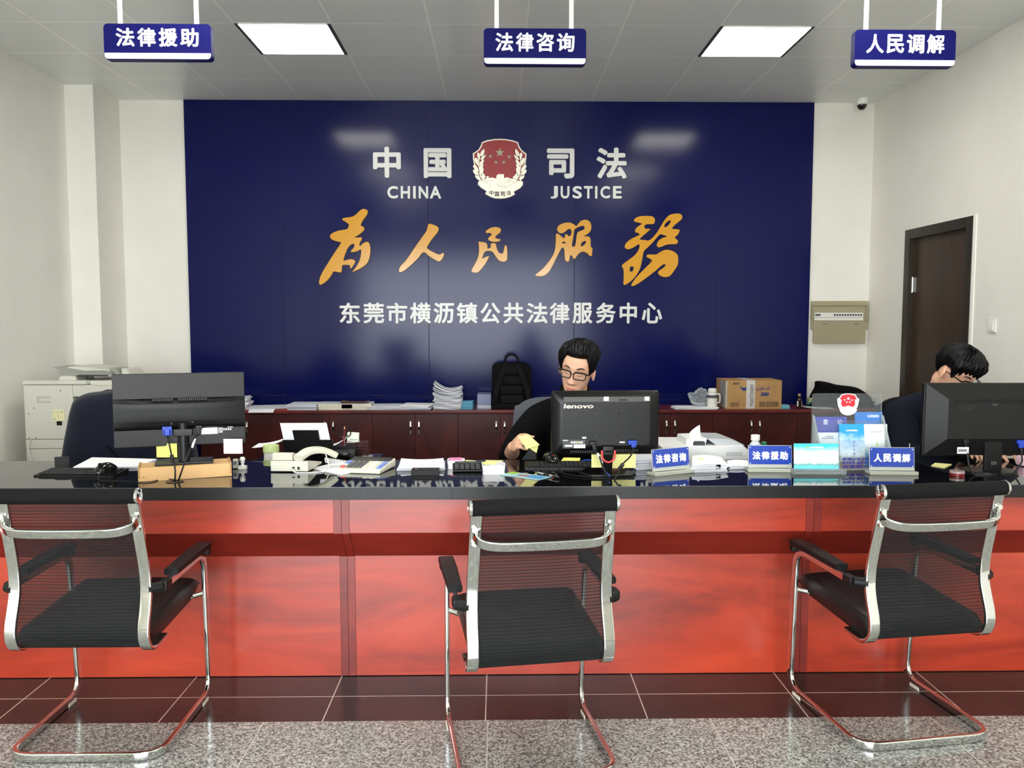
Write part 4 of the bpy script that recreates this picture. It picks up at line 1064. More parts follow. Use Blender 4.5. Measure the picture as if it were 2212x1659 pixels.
for px, w in ((1752.5,'left'),(1767,'right')):
    t = thing('tissue_pack', f'small teal tissue pack on the low cabinets beside the brown bottle, {w} of the two', 'tissue pack', (P(px,876,6.9).x, 6.93, CT), 0, 'teal tissue packs')
    bm = B(); bx(bm, -.022, .022, -.03, .03, 0, .034, .004); obj('pack', bm, TEAL, t)
    bm = B(); bx(bm, -.021, .021, -.028, .028, .0345, .075, .010); obj('film_top', bm, mat('pale green yellow film', (150,160,120), .4, vary=.25, vscale=50), t)
# black bag slumped at the right end
bgt = thing('shoulder_bag', 'black cloth shoulder bag slumped at the right end of the low cabinets', 'bag', (P(1822,870,6.9).x, 6.92, CT))
sil = [(1759,868),(1762,857),(1772,838),(1773,826),(1790,826),(1812,832),(1836,835),(1856,838),(1872,847),(1888,860),(1892,875),(1890,884),(1760,884)]
def bl(px, py): w = P(px, py, 6.85); return (w.x-bgt.location.x, max(0, w.z-CT))
lp = [(q.x, max(0.0, q.y)) for q in catmull([(*bl(*p),0) for p in sil], 3, True)]
me = outline_mesh('bag_body', [lp], .17, .05); me.transform(Matrix.Translation((0,0,-.10))); me.transform(FACE_CAM)
for v in me.vertices: v.co.z = max(0, v.co.z); v.co.y += .02*noise.noise(v.co*9)
bmx = bmesh.new(); bmx.from_mesh(me); obj('bag_body', bmx, BAG, bgt, ang=50)
bm = B(); sweep(bm, catmull([(bl(1764,862)[0],-.09,bl(1764,862)[1]),(bl(1790,842)[0],-.10,bl(1790,842)[1]),(bl(1825,858)[0],-.10,bl(1825,858)[1]),(bl(1850,872)[0],-.09,bl(1850,872)[1])], 6), rect_loop(.022,.006,.002,3), up=(0,1,0)); obj('carry_strap', bm, BAG2, bgt)
# ================================================================= things on the stone counter
def on_top(pxl, pyl, pxr, pyr):
    """frame of something standing on the counter whose lower viewer-side edge runs between two photo points"""
    a, c = T(pxl, pyl), T(pxr, pyr); d = c-a
    m = (a+c)/2; m.z = topz(m.y)
    return m, math.hypot(d.x, d.y), math.atan2(d.y, d.x)
def hgt(px, py, Y): return P(px, py, Y).z
def cable(name_, pts, r, mt, parent=None, label=None, cat=None):
    bm = B(); tube(bm, pts, r, 8, smooth=6)
    o = obj(name_, bm, mt, parent, ang=60, recentre=parent is None)
    if label: tag(o, label, cat)
    return o

# ---- left monitor on its cardboard box
m, w, rz = on_top(298.5, 1041, 501, 1029)
bxh = hgt(298.5, 1010.5, T(298.5,1041).y)-TOP_Z
cbx = thing('carton', 'flat pale brown cardboard box on the counter carrying the left monitor', 'box', m, rz)
bd = .135
bm = B(); bx(bm, -w/2, w/2, 0, bd, .0, bxh, .002); obj('box_body', bm, CARD, cbx)
for s in (-1, 1):
    bm = B(); x0 = s*w/2-(.008 if s > 0 else 0); bx(bm, x0, x0+.008, -.0015, bd+.0015, .012, bxh+.004, .001); obj('end_flap', bm, CARD_DARK, cbx)
bm = B(); lathe(bm, [(.004,0),(.0045,.0006)], (-w/2+.02, -.0006, .018), 14, rot=Matrix.Rotation(R(90),3,'X')); obj('round_mark', bm, CARD_DARK, cbx)
def on_box(x, y): return cbx.location + Matrix.Rotation(rz, 3, 'Z') @ Vector((x, y, bxh))
mY = m.y+.075
mx = P(396, 990, mY).x
MON_RZ = R(18)
mon = thing('monitor', 'wide dark grey monitor seen from behind, standing on the brown cardboard box', 'monitor', (mx, mY, m.z+bxh+.0005), MON_RZ)
def mz(px, py): return hgt(px, py, mY)-mon.location.z
sw_, sh0, sh1 = .500, mz(396, 962), mz(396, 806)
GREY_BK = mat('dark grey monitor back', (36,35,33), .4, spec=.25, bump=.05, bscale=600, stretch=(.05,1,1))
DK_BK = mat('charcoal monitor housing', (13,12,11), .38, spec=.25, bump=.05, bscale=600, stretch=(.05,1,1))
bx_off = P(390, 880, mY).x-mx
bm = B(); bx(bm, -sw_/2+bx_off, sw_/2+bx_off, -.004, .018, sh0, sh1, .004); obj('screen_back', bm, GREY_BK, mon)
bm = B(); bx(bm, -sw_/2+bx_off+.008, sw_/2+bx_off-.008, .0185, .0195, sh0+.02, sh1-.008); obj('screen_glass', bm, BLACK_GLOSS, mon)
# bulging lower housing: a wide lens shaped hump with a sagging top edge
H0, H1 = mz(390, 926), mz(390, 857)
bm = B()
def hump(u, v):
    x = (u-.5)*(sw_-.006)+bx_off; s = (2*u-1)
    zb = H0+.006*s*s*0; zt = H1-.004
    prof = [(-.004, zb), (-.022, zb+.010), (-.030, zb+.04), (-.033, zt-.022), (-.020, zt-.010+.010*s*s), (-.004, zt)]
    k = v*(len(prof)-1); i = min(int(k), len(prof)-2); f_ = k-i
    y = prof[i][0]*(1-f_)+prof[i+1][0]*f_; z = prof[i][1]*(1-f_)+prof[i+1][1]*f_
    dep = 1-.62*s*s
    return Vector((x, -.004+(y+.004)*dep, z))
solid_sheet(bm, 20, 15, hump, lambda u,v: Vector((0, max(.0, -.0005-hump(u,v).y)+.0, 0))+Vector((0,.002,0)))
obj('rear_housing', bm, DK_BK, mon, ang=50)
for px, py in ((371.5,874),(413,872.5),(373,912),(415,910)):
    a = P(px, py, mY); bm = B(); cyl(bm, (a.x-mx, -.037, a.z-mon.location.z), (a.x-mx, -.028, a.z-mon.location.z), .004, n=12); obj('mount_screw', bm, BLACK_PL, mon)
for k in range(26):
    if k > 9 and k < 12: continue
    bm = B(); x = -.10+bx_off+k*.008; bx(bm, x-.0022, x+.0022, -.028, -.018, H1-.013, H1-.003); obj('vent_slot', bm, BLACK_PL, mon)
px_ = P(397, 960, mY).x-mx
bm = B(); lathe(bm, [(.026,-.0),(.022,.01),(.0215,H0+.02-.0)], (px_, -.012, .006), 24); bx(bm, px_-.036, px_+.036, -.034, -.004, H0-.028, H0+.003, .004); obj('stand_neck', bm, BLACK_PL, mon)
bm = B(); bx(bm, px_-.108, px_+.112, -.062, .055, 0, .011, .003); obj('stand_base', bm, BLACK_PL, mon)
def plug(px, py, mt, wd=.036):
    a = P(px, py, mY-.02); c = (a.x-mx, -.03, a.z-mon.location.z)
    bm = B(); box(bm, (c[0], -.022, c[2]), (wd, .03, .016), None, .002); box(bm, (c[0], -.034, c[2]-.014), (wd*.6, .014, .03), None, .004)
    for s in (-1,1):
        if wd > .03: box(bm, (c[0]+s*wd*.42, -.032, c[2]-.012), (.006,.008,.03), None, .002)
    return bm, Vector((c[0], -.036, c[2]-.028))
bm, e1 = plug(360, 924, BLUE_PLUG); vg = obj('video_plug', bm, BLUE_PLUG, mon)
bm, e2 = plug(424, 924, BLACK_PL, .024); pw = obj('power_plug', bm, BLACK_PL, mon)
gro = T(378, 1041); gl = gro-mon.location; gl = Matrix.Rotation(-MON_RZ,3,'Z') @ gl
def loc_at(px, py, Y): return Matrix.Rotation(-MON_RZ,3,'Z') @ (P(px, py, Y)-mon.location)
yb = T(378,1041).y
cable('video_cable', [e1, loc_at(364,952,mY-.05), loc_at(371,985,mY-.085), loc_at(378,1012,yb-.004), gl+Vector((0,0,.002))], .0032, RUBBER, mon)
bm = B(); a, c = loc_at(370.5,983,mY-.088), loc_at(374,1000,mY-.098); cyl(bm, a, c, .0075, n=14); obj('ferrite_bead', bm, RUBBER, mon)
cable('power_cable', [e2, loc_at(421,945,mY-.05), loc_at(411,970,mY-.075), loc_at(397,1005,yb-.01), gl+Vector((.012,0,.002))], .0032, RUBBER, mon)
bm = B(); a, c = loc_at(421,948,mY-.051), loc_at(415,967,mY-.072); cyl(bm, a, c, .0045, n=12); obj('cable_tag', bm, PRINT_WHITE, mon)
def mlabel(px0, px1, py0, py1, mt, nm='rating_label'):
    a = P(px0, py1, mY-.006); c = P(px1, py0, mY-.006); bm = B(); bx(bm, a.x-mx, c.x-mx, -.0052, -.0042, a.z-mon.location.z, c.z-mon.location.z); return obj(nm, bm, mt, mon)
mlabel(431.5, 465, 926, 940, PRINT_WHITE)
for k in range(9):
    mlabel(467+(k%3)*3.2, 469.3+(k%3)*3.2, 927+(k//3)*4, 929.6+(k//3)*4, PRINT_WHITE, 'label_print')
for k in range(4): mlabel(477+k*4.5, 480+k*4.5, 929, 932.5, PRINT_WHITE, 'label_print')
mlabel(486, 497, 923.5, 927, PRINT_WHITE, 'label_print'); mlabel(432, 474, 924, 925, PRINT_WHITE, 'label_print')
# hanging sticky notes
def hang_note(px0, px1, py0, py1, Y, mt, label, cat='sticky note'):
    a = P(px0, py1, Y); c = P(px1, py0, Y); bm = B(); bx(bm, a.x, c.x, Y-.0004, Y+.0004, a.z, c.z)
    return tag(obj('sticky_note', bm, mt, None), label, cat)
hang_note(338.5, 382, 958, 988, mY-.022, YELLOW, 'bright yellow sticky note hanging from the lower edge of the left monitor')
hang_note(483.5, 523.5, 948, 980, mY+.062-.028, mat('pale pink sticky paper', (244,214,222), .8), 'pale pink sticky note hanging from the lower right corner of the left monitor')
g_ = thing('cable_grommet', 'round black cable grommet in the counter behind the flat cardboard box', 'grommet', (gro.x, gro.y, topz(gro.y)))
bm = B(); lathe(bm, [(.034,0),(.033,.003),(.012,.0035),(.010,.001)], n=28); obj('rim', bm, BLACK_PL, g_)

# ---- keyboards and mice
def keyboard(name_, a, wd, dp, rz, label, rows=5, cols=15):
    t = thing('keyboard', label, 'keyboard', (a.x, a.y, topz(a.y)), rz)
    bm = B(); prism(bm, [(-dp/2, 0), (dp/2, 0), (dp/2, .015), (-dp/2, .007)], -wd/2, wd/2, Matrix(((0,0,1,0),(1,0,0,0),(0,1,0,0),(0,0,0,1)))); bmesh.ops.recalc_face_normals(bm, faces=bm.faces[:])
    obj('case', bm, BLACK_PL, t)
    for r_ in range(rows):
        y = -dp/2+.018+(dp-.03)*(r_+.1)/rows; z = .0072+(y+dp/2)/dp*.008
        x = -wd/2+.012
        bm = B(); kw = (wd-.024)/cols
        for c_ in range(cols):
            if r_ == 0 and 4 <= c_ <= 8:
                if c_ == 4: box(bm, (x+kw*(c_+2.5), y, z+.0025), (kw*4.85, (dp-.03)/rows*.82, .005), None, .001, 1)
                continue
            box(bm, (x+kw*(c_+.5), y, z+.0025), (kw*.86, (dp-.03)/rows*.82, .005), None, .001, 1)
        obj('key_row', bm, BLACK_MATT, t)
    return t
def mouse(loc, rz, label, accent=None, k=1.0):
    t = thing('computer_mouse', label, 'mouse', loc, rz)
    bm = B()
    n1, n2 = 16, 20
    rings = []
    for j in range(n2+1):
        v = j/n2; y = -.055+.11*v; wv = .031*(1-abs(2*v-1)**2.6)**.5*(1-.10*math.sin(math.pi*v))
        hv = .036*(math.sin(math.pi*min(1, v*.93+.05))**.8)
        rings.append([bm.verts.new((k*max(wv,.001)*math.cos(math.pi*i/n1), k*y, k*(.002+max(hv,.002)*math.sin(math.pi*i/n1)**.7))) for i in range(n1+1)])
    for A, C_ in zip(rings, rings[1:]):
        for i in range(n1): bm.faces.new((A[i], C_[i], C_[i+1], A[i+1]))
        bm.faces.new((A[n1], C_[n1], C_[0], A[0]))
    bm.faces.new(rings[0]); bm.faces.new(list(reversed(rings[-1]))); bmesh.ops.recalc_face_normals(bm, faces=bm.faces[:])
    obj('shell', bm, BLACK_GLOSS, t, ang=60)
    bm = B(); cyl(bm, (-.003*k, .028*k, .031*k), (.003*k, .028*k, .031*k), .009*k, n=16); obj('scroll_wheel', bm, accent or BLACK_MATT, t)
    return t
a = T(172, 1026); keyboard('keyboard', Vector((a.x, a.y+.02, 0)), .33, .13, R(-3), 'black keyboard lying on the counter in front of the jacket-covered chair')
q = T(221, 1030); mouse((q.x+.01, q.y+.01, topz(q.y)+.020), R(160), 'black mouse resting on the keyboard beside the flat cardboard box')
cable('mouse_cable', [(q.x+.02, q.y-.05, topz(q.y)+.03), (q.x+.03, q.y-.09, topz(q.y)+.004), T(265,1041)+Vector((0,0,.003)), T(320,1043)+Vector((0,0,.003)), T(352,1036)+Vector((0,0,.003)), T(376,1039)+Vector((0,0,.006))], .0018, RUBBER, None, 'thin black mouse cable on the counter running to the round grommet', 'cable')
a = T(1204, 1012); keyboard('keyboard', Vector((a.x+.01, a.y+.05, 0)), .30, .125, R(-1), 'black keyboard on the counter beside the middle monitor')
q = T(1190, 1006); mouse((q.x, q.y+.02, topz(q.y)+.021), R(195), 'black mouse with a red wheel mark on the keyboard beside the middle monitor', mat('red mouse mark', (225,70,50), .5), 1.05)

# ---- papers left
def flat_paper(quad, z0, h, mt, nm, label, cat='paper', n=1):
    pts = [T(*p) for p in quad]            # near-left, near-right, far-right, far-left
    c = sum(pts, Vector())/4; t = thing(nm, label, cat, (c.x, c.y, topz(c.y)+z0))
    for k in range(n):
        j = RND.uniform(-.004,.004) if n > 1 else 0; zz = h*(k+1)/n
        bm = B()
        def fn(u, v):
            p = pts[0]*(1-u)*(1-v)+pts[1]*u*(1-v)+pts[2]*u*v+pts[3]*(1-u)*v
            return Vector((p.x-c.x+j, p.y-c.y+j*.7, p.z-topz(c.y)+zz))
        sheet(bm, 6, 4, fn, h/n*.9); obj('sheet', bm, mt if not isinstance(mt, list) else mt[k % len(mt)], t, ang=60)
    return t
flat_paper([(157,1014),(300,1012),(338,996),(198,992.5)], 0, .010, [PAPER, PAPER, PAPER_B], 'paper_pile', 'flat pile of white papers on the counter behind the mouse on the left', 'papers', 5)
q = T(128, 1014)
bm = B(); prism(bm, [(0,0),(.06,0),(.055,.018),(.012,.012)], 0, .05); tag(obj('tape_cutter', bm, BLACK_MATT, None), 'small dark wedge-shaped desk tool on the counter beside the left keyboard', 'desk tool').location = (q.x, q.y+.03, topz(q.y))
# two small white tools right of the box
q = T(507, 1013); t = thing('card_reader', 'small pale grey card reader standing beside the flat cardboard box', 'card reader', (q.x, q.y+.015, topz(q.y)), R(8))
bm = B(); box(bm, (0,0,.021), (.020,.034,.042), Matrix.Rotation(R(-8),3,'X'), .004); obj('body', bm, BEIGE, t)
bm = B(); box(bm, (0,-.0165,.026), (.014,.003,.016), Matrix.Rotation(R(-8),3,'X'), .001); obj('display', bm, PRINT_GREY, t)
q = T(522, 1015); t = thing('rubber_stamp', 'small white rubber stamp with round handle standing on the counter beside the card reader', 'stamp', (q.x, q.y+.015, topz(q.y)))
bm = B(); bx(bm, -.017,.017,-.013,.013,0,.016,.003); obj('base', bm, WHITE_METAL, t)
bm = B(); lathe(bm, [(.007,.016),(.006,.026),(.011,.034),(.012,.046),(.008,.053)], n=20); obj('handle', bm, WHITE_METAL, t)
bm = B(); lathe(bm, [(.0125,.036),(.0125,.040)], n=20); obj('metal_ring', bm, CHROME, t)

# ---- desk phone seen from the back
m, w, rz = on_top(588, 1020, 662, 1021)
ph = thing('desk_phone', 'beige corded desk phone seen from behind, on the counter right of the flat cardboard box', 'telephone', m, R(-4))
pw_, pd = w*1.08, .21
YX = Matrix(((0,0,1,0),(1,0,0,0),(0,1,0,0),(0,0,0,1)))
bm = B(); prism(bm, [(0,.004),(pd,.002),(pd,.012),(.03,.046),(0,.048)], -pw_/2, pw_/2, YX); bmesh.ops.recalc_face_normals(bm, faces=bm.faces[:]); bmesh.ops.bevel(bm, geom=bm.edges[:], offset=.003, segments=2, profile=.5, affect='EDGES'); obj('base', bm, BEIGE, ph)
bm = B(); prism(bm, [(.012,.0485),(.07,.040),(.066,.070),(.030,.080),(.006,.076)], -pw_/2+.004, .012, YX); bmesh.ops.recalc_face_normals(bm, faces=bm.faces[:]); bmesh.ops.bevel(bm, geom=bm.edges[:], offset=.003, segments=2, profile=.5, affect='EDGES'); obj('tilted_display', bm, BEIGE, ph)
bm = B(); sweep(bm, catmull([(.038,.004,.060),(.044,.02,.066),(.064,.055,.080),(.090,.09,.082),(.118,.125,.074),(.138,.15,.060),(.148,.165,.050)], 5), rect_loop(.046,.026,.009,3), up=(0,0,1), scales=None); obj('handset', bm, BEIGE, ph)
for k, dx in enumerate((.018, .040)):
    bm = B(); bx(bm, dx-.005+.0, dx+.005, -.0012, .002, .012, .024); obj('jack_socket', bm, BLACK_PL, ph)
hc = [Vector((.018,-.004,.016)), Vector((.03,-.018,.004)), Vector((.07,-.022,.003)), Vector((.13,.0,.003)), Vector((.155,.04,.004)), Vector((.14,.10,.02)), Vector((.115,.145,.055))]
cable('line_cord', hc, .0028, WHITE_METAL, ph)
c0_, c1_ = Vector((.105,.17,.03)), Vector((.29,.10,.012))
bm = B(); pts = []
for i in range(22*9+1):
    f_ = i/(22*9); a_ = 2*math.pi*i/9; p = c0_.lerp(c1_, f_); p.z = .013+.012*(1-f_)
    pts.append(p+Vector((.0, .011*math.cos(a_), .0105*math.sin(a_))))
tube(bm, pts, .0022, 6); obj('coiled_cord', bm, WHITE_METAL, ph, ang=80)

# ---- big calculator on paper
flat_paper([(672,1012),(737,1027),(800,1012),(735,998)], 0, .002, PAPER, 'loose_sheet', 'white sheet lying under the phone cord and the beige calculator')
def calc(c, wd, dp, rz, h0, h1, body, label, keyset, disp, nm='calculator'):
    t = thing(nm, label, 'calculator', (c.x, c.y, topz(c.y)+.0025), rz)
    bm = B(); prism(bm, [(-dp/2,0),(dp/2,0),(dp/2,h1),(-dp/2,h0)], -wd/2, wd/2, YX); bmesh.ops.recalc_face_normals(bm, faces=bm.faces[:]); bmesh.ops.bevel(bm, geom=bm.edges[:], offset=.004, segments=2, profile=.5, affect='EDGES'); obj('case', bm, body, t)
    tl = math.atan2(h1-h0, dp); Rm = Matrix.Rotation(tl, 3, 'X')
    def zt(y): return h0+(y+dp/2)/dp*(h1-h0)
    for (x, y, kw, kd, mt) in keyset:
        bm = B(); box(bm, (x*wd/2, y*dp/2, zt(y*dp/2)+.003), (kw*wd/2, kd*dp/2, .007), Rm, .0015, 1); obj('key', bm, mt, t)
    if disp:
        bm = B(); box(bm, (disp[0]*wd/2, disp[1]*dp/2, zt(disp[1]*dp/2)+.003), (disp[2]*wd/2, disp[3]*dp/2, .008), Rm, .002); obj('display', bm, disp[4], t)
    return t
KB, KR, KG, KW = mat('blue calculator key', (118,140,205), .5), mat('red calculator key', (210,84,82), .5), mat('grey calculator key', (92,92,92), .5), mat('cream calculator key', (228,226,212), .5)
DISP = mat('dark calculator display', (52,56,52), .25)
pl, pr, pbr, pbl = T(731,1022), T(825,1025), T(838,999), T(750,997)
cc = (pl+pr+pbr+pbl)/4; wd = (pr-pl).length; dp = .205; cc = (pl+pr)/2+Vector((.012,dp/2,0))
rzc = math.atan2((pr-pl).y, (pr-pl).x)
# seen from its far side: the display is towards the staff, so local +y is the viewer-away side
ks = []
rows = [-.62,-.36,-.10,.16]
for i, y in enumerate(rows):
    ks.append((-.86+.02*0, y, .20, .19, (KR, KW, KB, KB)[i] if i < 3 else KB))
    for j in range(3): ks.append((-.58+j*.24, y, .19, .19, KG))
    ks.append((.46, y, .20, .19, KW if i else KW)); ks.append((.82, y, .20, .19, KB))
ks.append((.18, -.62, .2, .24, KW))
calc(cc, wd, dp, rzc, .014, .034, IVORY, 'large beige desk calculator with grey, red and blue keys on the counter', ks, (.0, .66, 1.86, .42, DISP))

# ---- black printer with upright paper feed
pY = T(1106,993).y+.055
WZ = WT_Z
x0, x1 = P(616,970,pY).x, P(724,970,pY).x
pr_ = thing('inkjet_printer', 'black printer with an upright rear paper tray holding white paper, behind the beige phone', 'printer', ((x0+x1)/2, pY, WZ))
def pz(py, Y=pY): return hgt(700, py, Y)-WZ
pxo = (x0+x1)/2
xr = P(772,980,pY+.1).x-pxo
bm = B(); bx(bm, -(x1-x0)/2-.02, xr, .05, .30, 0, pz(977), .012); obj('printer_body', bm, BLACK_PL, pr_)
bm = B(); bx(bm, xr-.085, xr-.03, .03, .05, .01, pz(980), .004); obj('side_latch', bm, BLACK_GLOSS, pr_)
def leaned(px0b, px1b, px0t, px1t, pyb, pyt, y0, lean, th, mt, nm, parent):
    zb, zt = pz(pyb), pz(pyt)
    a, c, d, e = P(px0b,pyb,pY).x-pxo, P(px1b,pyb,pY).x-pxo, P(px1t,pyt,pY).x-pxo, P(px0t,pyt,pY).x-pxo
    bm = B(); yb, yt = y0, y0+lean
    vs = [bm.verts.new(q) for q in ((a,yb,zb),(c,yb,zb),(d,yt,zt),(e,yt,zt),(a,yb+th,zb),(c,yb+th,zb),(d,yt+th,zt),(e,yt+th,zt))]
    for f_ in ((0,1,2,3),(5,4,7,6),(4,5,1,0),(3,2,6,7),(1,5,6,2),(4,0,3,7)): bm.faces.new([vs[i] for i in f_])
    return obj(nm, bm, mt, parent)
leaned(619,727,614,721,1000,948,.0,-.035,.006,BLACK_PL,'paper_tray',pr_)
leaned(640,694,637.5,692.5,949,926,-.036,-.02,.005,BLACK_PL,'tray_extension',pr_)
pp = leaned(616,716,610.3,709.8,950,911,-.025,-.022,.0012,PAPER,'feed_paper',pr_); pp.name = 'feed_paper'
bm = B(); sheet(bm, 8, 4, lambda u,v: Vector(((u-.5)*.15, (v-.5)*.12, .012+.035*u**2+.004*v)), .001); o = obj('loose_sheet', bm, PAPER, None); o.location = (P(600,975,pY+.09).x, pY+.2, WT_Z+.10); tag(o, 'white sheet poking out to the left of the black printer tray', 'paper')
o.location.z = WT_Z+pz(977)+.0; o.location.x = P(585,975,pY+.2).x
bm = B(); sheet(bm, 8, 4, lambda u,v: Vector(((u-.5)*.12, (v-.5)*.10, .004+.045*u**2)), .001); o = obj('loose_sheet', bm, PAPER, None); o.location = (P(722,965,pY+.15).x, pY+.15, WT_Z+pz(977)+.001); tag(o, 'curled white sheet on the printer body to the right of the paper tray', 'paper')
# green lidded jar
q = P(586,985,pY+.12); jr = thing('cream_jar', 'round white jar with a pale green lid to the left of the black printer', 'jar', (P(586,985,pY+.12).x, pY+.12, WT_Z))
k_ = (hgt(586,961,pY+.12)-WT_Z); r_ = wpx(569.5,603.5,pY+.12)/2
bm = B(); lathe(bm, [(r_*.88,0),(r_*.95,.006),(r_*.9,k_*.45),(r_*.96,k_*.62)], n=32); obj('jar_body', bm, TW, jr)
bm = B(); lathe(bm, [(r_*1.0,k_*.63),(r_*1.02,k_*.66),(r_*1.0,k_*.95),(r_*.95,k_)], n=32); obj('lid', bm, mat('pale green lid', (206,224,150), .4), jr)
# pen holder, scissors, pencil, card box right of the printer
phx, phY = P(783,980,pY+.16).x, pY+.16
pn = thing('pen_holder', 'dark red wire mesh pen holder on the low table right of the black printer', 'pen holder', (phx, phY, WT_Z))
DRED = mat('dark red wire', (70,28,26), .45)
hh_ = hgt(783,955,phY)-WT_Z
for zz in [hh_*k/6 for k in range(7)]:
    bm = B(); sweep(bm, [(-.03,-.025,zz+.002),(.03,-.025,zz+.002),(.03,.025,zz+.002),(-.03,.025,zz+.002)], rect_loop(.003,.003), closed=True); obj('wire_ring', bm, DRED, pn)
for x_, y_ in [(-.03,-.025),(-.01,-.025),(.01,-.025),(.03,-.025),(.03,0),(.03,.025),(.01,.025),(-.01,.025),(-.03,.025),(-.03,0)]:
    bm = B(); cyl(bm, (x_,y_,0), (x_,y_,hh_), .0016, n=8); obj('upright_wire', bm, DRED, pn)
bm = B(); bx(bm, -.03,.03,-.025,.025,0,.002); obj('floor_plate', bm, DRED, pn)
sc0 = P(748,975,phY-.03)
sc = thing('scissors', 'black-handled scissors standing upright behind the red pencil', 'scissors', (P(747,975,phY).x, phY-.03, WT_Z+.085))
for s in (-1, 1):
    bm = B(); cx_ = s*.0175; cz_ = hgt(747,931,phY)-WT_Z-.085
    sweep(bm, [(cx_+.013*math.cos(2*math.pi*i/20), 0, cz_+.023*math.sin(2*math.pi*i/20)) for i in range(20)], circ_loop(.0028,8), closed=True, up=(0,1,0)); 
    obj('finger_ring', bm, BLACK_PL, sc)
    bm = B(); sweep(bm, [(s*.008,s*.0015,cz_-.022),(0,s*.0015,cz_-.05),(-s*.004,s*.0015,.0)], rect_loop(.002,.007), up=(0,1,0)); obj('blade', bm, STEEL, sc)
pe = thing('pencil', 'dark red pencil standing upright in front of the black-handled scissors', 'pencil', (P(745.5,975,phY).x, phY-.045, WT_Z+.085))
hz = hgt(748,918,phY)-WT_Z-.085
bm = B(); cyl(bm, (0,0,0), (.007,0,hz-.013), .0038, n=6); obj('shaft', bm, mat('dark red pencil paint', (120,30,28), .35), pe)
bm = B(); cyl(bm, (.007,0,hz-.013), (.0078,0,hz), .0038, .0006, n=10); obj('sharpened_tip', bm, mat('pencil wood', (206,168,122), .7), pe)
crd = thing('business_card_box', 'small white printed card box standing on the pen holder beside the scissors', 'card box', (P(763.5,960,phY).x, phY-.002, WT_Z+hh_+.0045))
bm = B(); box(bm, (0,0,.022), (.056,.02,.042), Matrix.Rotation(R(4),3,'Y'), .001); obj('box_body', bm, mat('white card', (226,226,214), .6), crd)
bm = B(); box(bm, (.004,-.0106,.009), (.04,.0006,.003), Matrix.Rotation(R(4),3,'Y')); obj('green_line', bm, mat('green print', (70,140,90), .6), crd)
bm = B(); bx(bm, -.03,.03,-.02,.02,-.004+.0,-.0002); obj('card_tray', bm, mat('cream tray', (206,200,184), .5), crd)
t = thing('clip_box', 'small clear box of coloured clips to the right of the pen holder', 'box', (P(794,985,phY).x, phY-.01, WT_Z)); 
bm = B(); bx(bm, -.026,.026,-.02,.02,0,hgt(794,983,phY)-WT_Z,.003); obj('clear_box', bm, clear_mat('clip box plastic', amount=.25), t)
bm = B(); bx(bm, -.021,.021,-.016,.016,.003,(hgt(794,983,phY)-WT_Z)*.7,.004); obj('clip_fill', bm, mat('mixed coloured clips', (170,130,130), .6, vary=.5, vscale=120), t)

# ---- curled printed paper, notebook, note boxes
pl = T(857,1020); pr2 = T(960,1016); m = (pl+pr2)/2
ps = thing('printed_papers', 'printed form sheets with a curled upper edge to the right of the beige calculator', 'papers', (m.x, m.y, topz(m.y)), R(1.5))
w = (pr2-pl).length; hz = hgt(900,986,m.y+.12)-TOP_Z
for k in range(7):
    bm = B(); zb = .002*(k+1); c_ = .25+.75*(k/6)**2; jx = RND.uniform(-.003,.003)
    sheet(bm, 10, 14, lambda u,v: Vector(((u-.5)*w*(1-.06*v)+jx+.006*k/6*(.5-u), .010*(6-k)/6+.15*v*(1-.25*c_*v), zb+c_*(hz-.014)*v**1.7*(1-.22*(1-(2*u-1)**2)))), .0012); obj('sheet', bm, PAPER, ps, ang=60)
bm = B()
def top(u, v): return Vector(((u-.5)*w*(1-.06*v), .15*v*(1-.25*v), .0146+(hz-.014)*v**1.7*(1-.22*(1-(2*u-1)**2))))
for vv in (.20,.26,.32,.38,.5,.62,.80,.86):
    for j in range(16):
        u0 = .12+.78*j/16; u1 = u0+.78/16*(.95 if vv in (.20,.86) else RND.uniform(.2,.8)); dv = .006 if vv in (.2,.86) else .018
        a_, c_ = top(u0,vv), top(u1,vv); e_, f_ = top(u1,vv+dv), top(u0,vv+dv); up_ = Vector((0,-.0003,.0006))
        bm.faces.new([bm.verts.new(q+up_) for q in (a_,c_,e_,f_)])
obj('printed_table', bm, PRINT_GREY, ps, flat=True)
m, w, rz = on_top(888, 1028, 948, 1028); nb = thing('notebook', 'thick black notebook with rounded corners lying in front of the printed form sheets', 'notebook', (m.x, m.y, topz(m.y)+.0005), R(2))
bm = B(); bx(bm, -w/2, w/2, .0, .085, 0, .004, .001); bx(bm, -w/2, w/2, 0, .085, .015, .019, .001); bx(bm, -w/2, -w/2+.004, 0, .085, 0, .019, .001); obj('cover', bm, BLACK_MATT, nb)
bm = B(); bx(bm, -w/2+.004, w/2-.003, .003, .082, .0045, .0145); obj('page_block', bm, mat('dark page edges', (40,40,42), .7), nb)
bm = B(); bx(bm, -w/2+.014, -w/2+.024, .045, .058, .0192, .0196); obj('cover_mark', bm, mat('small copper mark', (150,90,70), .4), nb)
NBOX = mat('white note box plastic', (240,238,240), .35)
